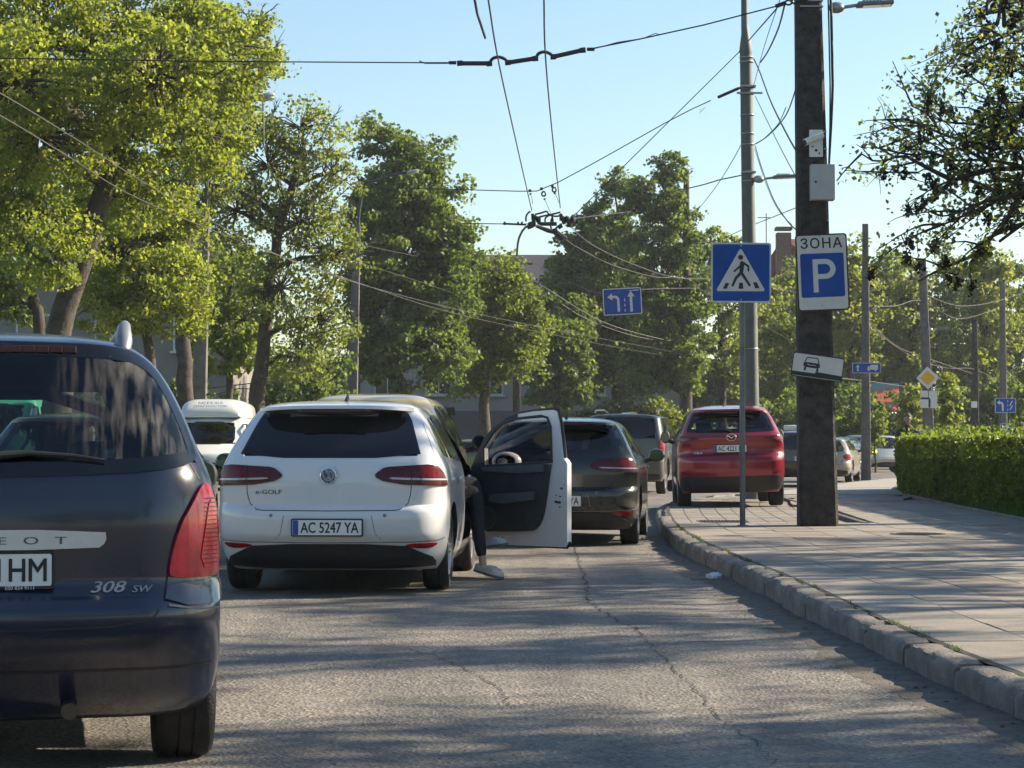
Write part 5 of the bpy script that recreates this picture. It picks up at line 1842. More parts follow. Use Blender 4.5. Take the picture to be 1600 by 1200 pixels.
visset = {(c[2], c[3]) for c in vis}
ms = {}
rest = bmesh.new(); restr = bmesh.new()
for x, y, i, j in cells:
    red = i in (2, 7)
    tilt = math.atan2(gz(y + .25) - gz(y - .25), .5)
    loc = (x, y, gz(y) + .150 + rnd.uniform(-.0025, .0025))
    rot = (tilt + rnd.uniform(-.004, .004), rnd.uniform(-.004, .004), tang(y))
    if (i, j) in visset:
        o = bpy.data.objects.new('paving_slab', sm2 if red else sm1); COL.objects.link(o); o.parent = pavement
        o.location = loc; o.rotation_euler = rot
    else:
        M = Matrix.LocRotScale(Vector(loc), Vector(rot).to_tuple() and __import__('mathutils').Euler(rot), None)
        slab_geo(restr if red else rest, M)
tag(bobj('paving_slabs', rest, SLAB, pavement), kind='stuff')
tag(bobj('paving_slabs', restr, SLABR, pavement), kind='stuff')
# parking bay with small pavers where the red car stands
bay = strip('parking_bay', frange(28.3, 45, .5), lambda y: kx_f(y) + .15, lambda y: 4.42 + (y - 28.3) * .045, .1125, BED)
bm = bmesh.new()
y = 28.45
while y < 44.6:
    x = kx_f(y) + .30
    while x < 4.28 + (y - 28.3) * .045:
        slab_geo(bm, Matrix.Translation((x, y, .118 + rnd.uniform(-.003, .003))), .242, .03)
        x += .25
    y += .25
tag(bobj('pavers', bm, SLAB, bay), kind='stuff')
bm = bmesh.new()
y = 28.3
while y < 44.5:
    box(bm, (4.45 + (y - 28.3) * .045, y + .5, .09), (.09, .985, .14), rz=-.045, bev=.012)
    y += 1
tag(bobj('kerb_stone', bm, mat('kerb_dark', (.09, .08, .07), .9, var=.3), kerb), kind='stuff')

# drain grate and manhole cover
dg_ = thing('drain_grate', 'rusty iron drain grate in the pavers in front of the red car', 'drain grate', (2.78, 29.6, .122))
IRON = mat('iron', (.06, .05, .045), .6, .5, var=.4, scale=20)
bm = bmesh.new()
prism(bm, [(-.32, -.6), (.32, -.6), (.32, .6), (-.32, .6)], 0, .012, [[(-.28, -.56), (.28, -.56), (.28, .56), (-.28, .56)]], Matrix.Rotation(R(90), 4, 'X') @ Matrix.Diagonal((1, -1, 1, 1)))
bobj('frame', bm, IRON, dg_)
for i in range(12):
    bm = bmesh.new()
    box(bm, (-.26 + .0473 * i, 0, 0.0), (.018, 1.1, .016))
    bobj('grate_bar', bm, IRON, dg_)
bm = bmesh.new(); box(bm, (0, 0, -.006), (.55, 1.1, .004)); bobj('pit_shade_sheet', bm, INK, dg_)  # thin black sheet stands in for the shaded depth under the bars
mh = thing('manhole_cover', 'round iron manhole cover set in the pavement', 'manhole cover', (4.45, 24.8, gz(24.8) + .1505))
bm = bmesh.new(); lathe(bm, [(.30, -.002), (.30, .008), (.27, .010), (.265, .004), (.0005, .004)], 32, 'Z'); bobj('lid', bm, IRON, mh, 40)
bm = bmesh.new()
for i in range(-3, 4):
    l = math.sqrt(max(.01, .24 ** 2 - (i * .07) ** 2))
    box(bm, (i * .07, 0, .006), (.02, 2 * l, .008)); box(bm, (0, i * .07, .0065), (2 * l, .02, .008))
bobj('ribs', bm, IRON, mh)

# grit, leaves and litter in the gutter
def scatter(name, n, xf, s0, s1, m, seed, parent=None, flat=.5, kind='stuff'):
    rr = np.random.RandomState(seed)
    yy = 8 + 26 * rr.rand(n) ** 1.6
    xx = np.array([xf(y, rr) for y in yy])
    zz = road_z(xx, yy)
    s = s0 + (s1 - s0) * rr.rand(n) ** 3
    base = np.array([[1, 0, 0], [-.5, .85, 0], [-.5, -.85, 0], [0, 0, 1.2]]) 
    a = rr.rand(n) * 6.28
    ca, sa = np.cos(a), np.sin(a)
    co = np.zeros((n, 4, 3))
    for k in range(4):
        bx, by, bz = base[k]
        co[:, k, 0] = xx + (bx * ca - by * sa) * s; co[:, k, 1] = yy + (bx * sa + by * ca) * s; co[:, k, 2] = zz - .001 + bz * s * flat + (rr.rand(n) * .3 * s)
    F = np.array([[0, 1, 3], [1, 2, 3], [2, 0, 3]])
    Fa = (np.arange(n)[:, None, None] * 4 + F[None]).reshape(-1, 3)
    return tag(link(name, quick_mesh(name, co.reshape(-1, 3), Fa, m), None, parent), kind=kind)
scatter('gravel', 9000, lambda y, r: kx_f(y) - abs(r.randn()) * .16 - .01, .003, .014, mat('grit', (.16, .14, .115), .9, var=.4, scale=40), 5)
scatter('leaf_litter', 900, lambda y, r: kx_f(y) - abs(r.randn()) * .10 - .01, .008, .028, mat('dry_leaf', (.05, .035, .02), .9, var=.5, scale=30), 6, flat=.35)
scatter('grit', 3500, lambda y, r: -3 + 5 * r.rand(), .003, .009, MATS['grit'], 8)
bm = bmesh.new()
p = G(1116, 905)
bmesh.ops.create_icosphere(bm, subdivisions=3, radius=1, matrix=Matrix.Translation((p.x, p.y, p.z + .025)) @ Matrix.Diagonal((.07, .10, .035, 1)))
for v in bm.verts: v.co += Vector((rnd.uniform(-.012, .012), rnd.uniform(-.012, .012), rnd.uniform(-.008, .008)))
tag(bobj('crumpled_paper', bm, mat('litter_white', (.55, .57, .6), .6)), 'crumpled white paper lying in the gutter by the kerb', 'litter')

# dirt and tufts in the joint behind the kerb
bm = bmesh.new()
pv = None
for y in frange(6, 44, .12):
    x = kx_f(y) + .172
    w = .034 * rnd.uniform(.6, 1.3)
    a, b = bm.verts.new((x - .012, y, gz(y) + .152 + rnd.uniform(-.006, .002))), bm.verts.new((x + w, y, gz(y) + .1515))
    if pv: bm.faces.new((pv[0], pv[1], b, a))
    pv = (a, b)
tag(bobj('joint_dirt', bm, mat('joint_soil', (.022, .02, .015), .95), pavement), kind='stuff')

def blades(name, pts, h, m, seed, parent=None, w=.006):
    rr = np.random.RandomState(seed)
    n = len(pts); P = np.array(pts)
    a = rr.rand(n) * 6.28; hh = h * (.4 + .9 * rr.rand(n))
    lean = rr.randn(n, 2) * .35 * hh[:, None]
    dx, dy = np.cos(a) * w, np.sin(a) * w
    co = np.zeros((n, 3, 3))
    co[:, 0] = P + np.stack([dx, dy, 0 * a], 1); co[:, 1] = P - np.stack([dx, dy, 0 * a], 1); co[:, 2] = P + np.stack([lean[:, 0], lean[:, 1], hh], 1)
    F = np.arange(n * 3).reshape(-1, 3)
    return tag(link(name, quick_mesh(name, co.reshape(-1, 3), F, m), None, parent), kind='stuff')
GRM = leaf_mat('grass_blade', (.035, .06, .012), (.09, .15, .03), .35)
tufts = []
for _ in range(46):
    y = rnd.uniform(8, 27); x = kx_f(y) + .18
    for k in range(14): tufts.append((x + rnd.gauss(0, .012), y + rnd.gauss(0, .03), gz(y) + .148))
blades('grass', tufts, .03, GRM, 3, w=.003)

# soil bed under the hedge and the grass in front of it
bm = bmesh.new()
pv = None
for y in frange(-2, 56, 1):
    a, b = ex_f(y), ex_f(y) + 6
    r2 = [bm.verts.new((a, y, gz(y) + .13)), bm.verts.new((a + .12, y, gz(y) + .165)), bm.verts.new((b, y, gz(y) + .17))]
    if pv:
        for i in range(2): bm.faces.new((pv[i], pv[i + 1], r2[i + 1], r2[i]))
    pv = r2
tag(bobj('planting_bed', bm, GRASSG), kind='structure')
bm = bmesh.new()
f = bm.faces.new([bm.verts.new(p) for p in [(ex_f(55), 54.9, .16), (11.5, 59, .16), (14.5, 61.2, .16), (20, 62.5, .16), (50, 70, .16), (50, 20, .16), (12.3, 20, .16), (12.6, 45, .16)]])
tag(bobj('lawn', bm, GRASSG), kind='structure')
bm = bmesh.new()   # low border stones between pavement and bed
q = crom([(x - .04, y, 0) for x, y in EDGE[1:9]], 1.0)
eb = thing('border_stones', None, None); tag(eb, kind='structure')
for a, b in zip(q, q[1:]):
    d = b - a
    box(bm, ((a.x + b.x) / 2, (a.y + b.y) / 2, .11), (.07, d.length * .98, .15), rz=math.atan2(-d.x, d.y), bev=.01)
tag(bobj('border_stone', bm, CONC, eb), kind='stuff')
tf = []
for _ in range(14000):
    y = rnd.uniform(24, 56); tf.append((ex_f(y) + .05 + abs(rnd.gauss(0, .28)), y, .165))
blades('grass', tf, .11, GRM, 4, w=.008)

# ---------------------------------------------------------------- foliage
def leaves(name, C, S, m, seed, parent=None, up=.3):
    """small folded leaves at centres C with sizes S"""
    rr = np.random.RandomState(seed)
    n = len(C)
    u = rr.randn(n, 3); u /= np.linalg.norm(u, axis=1)[:, None]
    w = rr.randn(n, 3); w[:, 2] += up * 2
    nrm = w - u * np.sum(w * u, 1)[:, None]; nrm /= np.linalg.norm(nrm, axis=1)[:, None]
    v = np.cross(nrm, u)
    s = S[:, None]
    co = np.empty((n, 4, 3))
    co[:, 0] = C - u * s * .5
    co[:, 1] = C + v * s * .42 + nrm * s * .12
    co[:, 2] = C + u * s * .55
    co[:, 3] = C - v * s * .42 + nrm * s * .12
    F = np.array([[0, 2, 1], [0, 3, 2]])
    Fa = (np.arange(n)[:, None, None] * 4 + F[None]).reshape(-1, 3)
    me = quick_mesh(name, co.reshape(-1, 3), Fa, m)
    return link(name, me, None, parent)

def hedge():
    path = crom([(7.75, 20, 0), (7.72, 25, 0), (7.76, 30, 0), (8.0, 37, 0), (8.38, 43, 0), (8.68, 46.2, 0), (9.15, 48.6, 0), (10.4, 50.2, 0), (13, 51.2, 0), (18, 53, 0), (26, 54, 0)], .5)
    root = thing('hedge', 'long clipped green hedge along the right side of the pavement', 'hedge', (0, 0, 0))
    hw = .72
    bm = bmesh.new(); pv = None
    for i, p in enumerate(path):
        t = (path[min(i + 1, len(path) - 1)] - path[max(i - 1, 0)]).normalized(); n = Vector((t.y, -t.x, 0))
        h = 1.06
        row = [bm.verts.new(p + n * x + Vector((0, 0, z))) for x, z in [(-hw + .14, .1), (-hw + .12, h - .15), (-hw + .25, h), (hw - .25, h), (hw - .12, h - .15), (hw - .14, .1)]]
        if pv:
            for k in range(5): bm.faces.new((pv[k], pv[k + 1], row[k + 1], row[k]))
        else: first = row
        pv = row
    bm.faces.new(first); bm.faces.new(pv)
    bobj('twigs', bm, mat('hedge_core_shade', (.010, .014, .006), .95, var=.5, scale=9, bump=1, bscale=30), root)  # solid core, not branches; shade inside the hedge put into its near-black colour
    rr = np.random.RandomState(11)
    N = 120000
    P = np.array([p[:] for p in path]); T = np.gradient(P, axis=0); T /= np.linalg.norm(T, axis=1)[:, None]
    q = rr.rand(N) ** 1.25 * (len(path) - 1.01)
    i = q.astype(int); f = (q - i)[:, None]
    c = P[i] * (1 - f) + P[i + 1] * f; t = T[i]
    nn = np.stack([t[:, 1], -t[:, 0], 0 * t[:, 0]], 1)
    face = rr.rand(N)
    side = face < .62
    top_h = 1.16 + .05 * vnoise(c[:, 0] * 0 + q, c[:, 1] * 0, 2.2, 5)
    bul = (vnoise(q * .5, rr.rand(N) * 0, .8, 9) - .5) * .12
    off = np.where(side, -(hw + bul * .8) + np.abs(rr.randn(N)) * .07 - .03, (rr.rand(N) * 2 - 1) * hw)
    z = np.where(side, .12 + rr.rand(N) * (top_h - .10), top_h + .02 - np.abs(rr.randn(N)) * .05 + (rr.rand(N) < .07) * rr.rand(N) ** 2 * .22)
    hol = vnoise(q * .5, z, .16, 21)
    keep = (~side) | (hol > .22) | (rr.rand(N) < .5)
    off = off + np.where(side, (vnoise(q * .5, z, .22, 31) - .5) * .16, 0)
    C = c + nn * off[:, None]; C[:, 2] = z + .07
    C = C[keep]
    S = .045 + .03 * rr.rand(len(C)); S *= 1 + np.clip((C[:, 1] - 35) / 30, 0, 1) * .8
    leaves('leaves', C, S, leaf_mat('hedge_leaf', (.035, .062, .010), (.17, .22, .035), .42), 4, root, up=.5)
hedge()
# ---------------------------------------------------------------- trees
BARK = mat('bark', (.050, .040, .030), .95, var=.4, scale=6, bump=1.0, bscale=25, col2=(.085, .07, .055))
LIME = leaf_mat('leaf_lime', (.062, .088, .020), (.225, .260, .055), .54)
MIDG = leaf_mat('leaf_mid', (.046, .072, .018), (.175, .215, .046), .52)
DARKG = leaf_mat('leaf_dark', (.030, .054, .018), (.125, .170, .044), .50)
OLIVE = leaf_mat('leaf_olive', (.060, .085, .024), (.20, .23, .058), .52)
BROWNL = leaf_mat('leaf_brownish', (.062, .084, .026), (.170, .205, .058), .52)

def tree(name, label, Y, base, lobes, lm, trunk=None, r0=.25, leaf=.11, per=46, dens=1.0, seed=1, group=None, clump=.42, twigs=.5, bare=0, depth=1.0, hollow=.45, cat='tree'):
    """base: (px, X pixel of foot); lobes: (px, py, rx_px, ry_px[, dY]) as they show at distance Y, turned into real crowns"""
    rr = np.random.RandomState(seed)
    rn = random.Random(seed)
    b = at(base[0], 700, Y); b = V((b.x, Y, .12 if not (len(base) > 2) else base[2]))
    root = thing(name, label, cat, b, 0, group)
    s = Y / FPX
    L = []
    for q in lobes:
        c = at(q[0], q[1], Y + (q[4] if len(q) > 4 else 0)) - b
        L.append((c, q[2] * s, q[3] * s))
    # skeleton
    if trunk is None:
        trunk = [(base[0], 700), (base[0] + rn.uniform(-6, 6), lobes[0][1])]
    tp = [at(x, y, Y) - b for x, y in trunk]
    tp[0] = V((0, 0, -.3))
    tb = bmesh.new()
    fine = crom(tp, .5) if len(tp) > 2 else [tp[0].lerp(tp[-1], k / 8) for k in range(9)]
    n = len(fine)
    jit = [p + V((rn.uniform(-.04, .04), rn.uniform(-.04, .04), 0)) * (0 if i == 0 else 1) for i, p in enumerate(fine)]
    tube(tb, jit, [r0 * (1.25 if i == 0 else 1) * (1 - .62 * i / (n - 1)) * rn.uniform(.94, 1.06) for i in range(n)], 12)
    cl_c, cl_s = [], []
    limbs = bmesh.new()
    for c, rx, rz in L:
        # limb from the trunk to the lobe
        cand = [p for p in jit if p.z < c.z + .2] or [jit[0]]
        low = max(cand[len(cand) // 3:], key=lambda p: -((p - c).length + abs(p.z - (c.z - rz * .6)) * .6))
        mid = low.lerp(c, .5) + V((rn.uniform(-.3, .3), rn.uniform(-.3, .3), rn.uniform(0, .4)))
        d = (c - low).length
        rl = min(r0 * .42, .05 + d * .022)
        tube(limbs, [low, mid, c], [rl, rl * .75, rl * .5], 7, False)
        ry = min(rx, rz * 1.4) * depth + .2
        A = (rx * rz * ry) ** (1 / 3)
        nc = max(6, int(dens * 16 * (A / clump) ** 2 * .28))
        u = rr.randn(nc, 3); u /= np.linalg.norm(u, axis=1)[:, None]
        rad = (hollow + (1 - hollow) * rr.rand(nc) ** .6)
        wob = 1 + .28 * np.sin(u[:, 0] * 5 + seed) * np.cos(u[:, 2] * 6 + seed * 2) + .10 * rr.randn(nc)
        P = np.array(c[:]) + u * (rad * wob)[:, None] * np.array([rx, ry, rz])
        for k in range(nc):
            if rn.random() < twigs:
                e = V(P[k])
                m_ = c.lerp(e, .55) + V((rn.uniform(-.12, .12), rn.uniform(-.12, .12), rn.uniform(0, .2)))
                tube(limbs, [c, m_, e], [rl * .38, rl * .22, .008], 4, False)
        for k in range(int(bare)):
            f0 = low.lerp(c, rn.uniform(.35, 1.0)) if rn.random() < .5 else V(P[rn.randrange(nc)])
            out = (f0 - jit[len(jit) // 2]); out.z = abs(out.z) * .3 + .6; out.normalize()
            l = rn.uniform(.5, 1.3) * (rx + rz) * .42
            pts = [f0]
            dr = (out + V((rn.gauss(0, .35), rn.gauss(0, .3), rn.gauss(0, .25)))).normalized()
            for h in range(4):
                dr = (dr + V((rn.gauss(0, .16), rn.gauss(0, .16), rn.uniform(-.05, .18)))).normalized()
                pts.append(pts[-1] + dr * l / 4)
            tube(limbs, pts, [.024, .019, .014, .010, .005], 4, False)
            for h in range(5):
                q0 = pts[rn.randrange(1, 4)].lerp(pts[-1], rn.random() * .6)
                d2 = (dr + V((rn.gauss(0, .6), rn.gauss(0, .4), rn.gauss(0, .4)))).normalized() * l * rn.uniform(.2, .45)
                tube(limbs, [q0, q0 + d2 * .5 + V((0, 0, rn.uniform(-.04, .06))), q0 + d2], [.010, .008, .004], 3, False)
        cl_c.append(P)
    C0 = np.concatenate(cl_c)
    nl = rr.randint(int(per * .5), int(per * 1.5), len(C0))
    idx = np.repeat(np.arange(len(C0)), nl)
    sz = clump * (.6 + .8 * rr.rand(len(C0)))
    off = rr.randn(len(idx), 3); off /= (np.linalg.norm(off, axis=1)[:, None] + 1e-6)
    off *= (rr.rand(len(idx)) ** .5)[:, None] * sz[idx][:, None] * np.array([1, 1, .6])
    C = C0[idx] + off
    S = leaf * (.6 + .8 * rr.rand(len(C)))
    bobj('trunk', tb, BARK, root, 60)
    bobj('branches', limbs, BARK, root, 60)
    leaves('crown', C, S, lm, seed, root)
    return len(C)
TOT = 0
# left row, nearest first
TOT += tree('tree', 'big leaning lime tree with a forked trunk, nearest on the left', 44, (92,), [(60, 60, 150, 110), (210, 50, 140, 110, 2), (330, 90, 90, 100, 1), (60, 210, 120, 90, -2), (180, 190, 110, 90), (310, 210, 80, 80, 2), (30, 330, 70, 70, -1), (90, 400, 50, 55, -2), (230, 300, 80, 60, 1), (-70, 120, 120, 160), (250, 120, 100, 80, -3), (20, 130, 100, 90, -4)], LIME,
            trunk=[(92, 720), (90, 600), (92, 510), (115, 440), (140, 370), (160, 300), (190, 200), (230, 90)], r0=.34, leaf=.085, per=88, clump=.36, seed=3, dens=1.30, bare=6)
bm = bmesh.new()
tb_ = at(92, 700, 44)
TOT += tree('tree', 'young bright lime tree beside the leaning trunk, low crown over the roof of the estate', 54, (235,), [(190, 400, 85, 70), (250, 440, 75, 70, -1), (170, 480, 60, 45), (270, 360, 55, 60, 1), (200, 330, 70, 60), (285, 490, 40, 40), (130, 330, 60, 70, 1)], LIME,
            trunk=[(238, 720), (236, 600), (233, 540), (225, 470), (215, 400)], r0=.20, leaf=.10, per=85, clump=.40, seed=5, dens=1.5, bare=1)
TOT += tree('tree', 'small tree with a thin dark fork, far left behind the leaning lime', 62, (45,), [(30, 380, 70, 90), (60, 300, 80, 80), (150, 330, 60, 80, 2), (10, 470, 50, 35)], MIDG,
            trunk=[(80, 720), (62, 510), (40, 440), (48, 380), (60, 330)], r0=.26, leaf=.135, per=55, clump=.45, seed=8, bare=2, dens=1.3)
TOT += tree('tree', 'bushy bright green tree behind the white high-roof van', 72, (360,), [(365, 420, 60, 60), (380, 500, 55, 55), (340, 540, 55, 50), (400, 560, 45, 40), (330, 440, 40, 60, 2), (350, 480, 70, 80, 4)], MIDG,
            trunk=[(360, 720), (358, 620), (360, 520)], r0=.2, leaf=.16, per=46, clump=.45, seed=9)
TOT += tree('tree', 'half bare tree with forked trunk and brownish leaves, left of the second grey pole', 66, (405,), [(470, 200, 70, 45), (520, 270, 45, 60), (420, 260, 70, 70), (370, 330, 60, 60), (330, 290, 50, 60, -2), (470, 350, 80, 60), (520, 400, 45, 60), (440, 450, 70, 60), (500, 500, 60, 50), (360, 200, 50, 50), (470, 560, 60, 50)], BROWNL,
            trunk=[(395, 730), (400, 640), (412, 560), (418, 480), (430, 390), (450, 310), (480, 230)], r0=.27, leaf=.105, per=48, clump=.48, seed=12, dens=1.4, bare=14, twigs=.7)
TOT += tree('tree', 'sparse tree with open branches high behind the first lamp pole', 60, (300,), [(340, 60, 75, 50), (385, 110, 50, 50), (300, 130, 60, 60), (350, 180, 60, 60), (300, 250, 70, 70), (390, 40, 35, 30)], OLIVE,
            trunk=[(290, 730), (285, 500), (290, 350), (305, 220), (330, 110)], r0=.26, leaf=.10, per=60, clump=.42, seed=14, dens=1.6, bare=8, twigs=.7)
TOT += tree('tree', 'tall dense dark green tree with twin trunk, right of the second grey pole', 92, (628,), [(600, 220, 38, 30), (655, 250, 42, 40), (625, 300, 70, 60), (590, 360, 55, 70), (680, 330, 50, 55), (640, 400, 95, 80), (600, 480, 65, 70), (690, 450, 60, 80), (640, 540, 90, 60), (590, 560, 50, 40), (700, 550, 45, 40), (715, 390, 30, 50)], DARKG,
            trunk=[(618, 730), (620, 620), (625, 500), (630, 380), (625, 290)], r0=.34, leaf=.16, per=90, clump=.55, seed=17, dens=1.5, hollow=.35)
TOT += tree('tree', 'light green tree with a single dark trunk in front of the low grey building', 97, (758,), [(770, 425, 40, 35), (730, 450, 35, 40, 3), (800, 470, 50, 45), (750, 480, 45, 50), (810, 530, 45, 35), (740, 550, 45, 40), (780, 570, 55, 35), (835, 500, 30, 30), (725, 600, 30, 20)], MIDG,
            trunk=[(757, 730), (757, 640), (758, 580), (770, 500), (778, 430)], r0=.30, leaf=.15, per=75, clump=.5, seed=20, dens=1.45)
TOT += tree('tree', 'rounded dark tree with lit right edge between the light green tree and the lane sign', 108, (868,), [(870, 530, 45, 42), (905, 500, 35, 40, 6), (850, 480, 35, 35, 6), (890, 570, 38, 40), (850, 590, 45, 35), (895, 530, 25, 25), (870, 615, 50, 25)], DARKG,
            r0=.25, leaf=.2, per=60, clump=.5, seed=23, dens=1.3, hollow=.3)
TOT += tree('tree', 'broad dark tree behind the blue lane arrows sign', 118, (965,), [(930, 350, 40, 35), (960, 300, 30, 28), (900, 400, 50, 45), (960, 400, 60, 70), (920, 480, 70, 70), (990, 500, 60, 70), (940, 570, 75, 50), (890, 430, 35, 40)], DARKG,
            r0=.4, leaf=.18, per=90, clump=.6, seed=26, dens=1.3, hollow=.3)
TOT += tree('tree', 'tallest dark tree with a pointed top, left of the crossing sign', 112, (1072,), [(1050, 265, 24, 28), (1040, 310, 42, 40), (1000, 300, 30, 28), (1060, 370, 42, 50), (1020, 400, 60, 70), (1075, 460, 45, 60), (1030, 500, 60, 60), (1070, 560, 55, 45), (1010, 580, 50, 45)], DARKG,
            r0=.36, leaf=.17, per=90, clump=.55, seed=29, dens=1.3, hollow=.3)
TOT += tree('tree', 'mid green tree behind the grey steel pole', 124, (1130,), [(1125, 380, 35, 25), (1150, 400, 32, 28), (1110, 430, 45, 40), (1150, 470, 40, 60), (1130, 560, 50, 50)], MIDG, r0=.3, leaf=.22, per=54, clump=.6, seed=31, dens=1.1)
# bushes under the big trees
TOT += tree('bush', 'pale sunlit bush left of the red car roof', 80, (1040,), [(1040, 640, 22, 22), (1060, 655, 20, 18), (1030, 665, 24, 16)], OLIVE, r0=.06, leaf=.15, per=40, clump=.4, seed=33, cat='bush')
# right-hand tree belt
belt = [(1195, 520, 60, 90, 128, OLIVE), (1235, 560, 55, 90, 118, MIDG), (1290, 500, 60, 110, 132, OLIVE), (1330, 480, 50, 95, 122, OLIVE), (1385, 510, 60, 110, 136, MIDG), (1425, 500, 50, 80, 124, OLIVE), (1480, 520, 60, 110, 134, DARKG), (1540, 480, 60, 100, 126, OLIVE), (1590, 540, 60, 110, 138, DARKG), (1660, 500, 70, 120, 130, MIDG), (1250, 480, 45, 50, 140, MIDG)]
bl = ['olive tree just right of the steel pole, far back', 'green tree low behind the red car', 'olive tree right of the wide concrete pole', 'light olive tree behind the truck route sign pole', 'tall green tree above the video screen', 'olive tree left of the yellow diamond sign', 'dark tree right of the yellow diamond sign', 'light olive tree above the blue left-turn sign', 'dark tree at the right edge behind the blue signs', 'green tree beyond the right edge of the hedge', 'green tree in front of the red tiled roof']
for i, (px, py, rx, rz, Y, lm) in enumerate(belt):
    py -= 26 if i > 2 else 8; rz += 14
    rn = random.Random(i + 50)
    lb = [(px, py - rz * .45, rx * .55, rz * .4), (px - rx * .35, py, rx * .6, rz * .45), (px + rx * .35, py + 8, rx * .6, rz * .45), (px, py + rz * .55, rx * .9, rz * .45), (px + rn.uniform(-20, 20), py + rz * .95, rx * .9, rz * .4)]
    TOT += tree('tree', bl[i], Y, (px,), lb, lm, r0=.25, leaf=.20, per=60, clump=.62, seed=60 + i, dens=1.15, group=None, hollow=.35, bare=1)
TOT += tree('tree', 'slim pale sapling right of the diamond sign pole', 82, (1482,), [(1482, 600, 10, 18), (1482, 630, 14, 26), (1484, 660, 15, 20)], OLIVE, r0=.06, leaf=.13, per=44, clump=.3, seed=81, dens=1.6)
TOT += tree('bush', 'light olive bush left of the diamond sign pole', 86, (1428,), [(1425, 620, 18, 24), (1432, 650, 20, 24), (1418, 660, 14, 18)], OLIVE, r0=.06, leaf=.13, per=40, clump=.3, seed=82, dens=1.4, cat='bush')
TOT += tree('bush', 'light green bush in front of the video screen post', 92, (1368,), [(1372, 660, 10, 24), (1366, 690, 12, 16)], MIDG, r0=.05, leaf=.13, per=40, clump=.3, seed=83, dens=1.4, cat='bush')
TOT += tree('bush', 'dark undergrowth bush below the rounded dark tree', 112, (900,), [(880, 655, 40, 22), (930, 655, 40, 22), (970, 650, 40, 24), (1010, 655, 30, 20)], DARKG, r0=.06, leaf=.18, per=50, clump=.45, seed=84, dens=1.3, cat='bush')
TOT += tree('bush', 'row of dark low shrubs behind the high-roof van', 80, (300,), [(215, 610, 60, 30), (300, 620, 60, 26), (450, 610, 50, 30), (520, 590, 40, 40), (140, 600, 50, 30)], DARKG, r0=.06, leaf=.16, per=44, clump=.45, seed=85, dens=1.2, cat='bush')
TOT += tree('bush', 'dark shrubbery closing the view behind the far traffic', 106, (1290,), [(1215, 660, 45, 35), (1280, 660, 50, 40), (1340, 655, 50, 45), (1440, 660, 55, 45), (1530, 650, 60, 50), (1600, 640, 60, 60)], DARKG, r0=.06, leaf=.2, per=50, clump=.5, seed=86, dens=1.3, cat='bush')

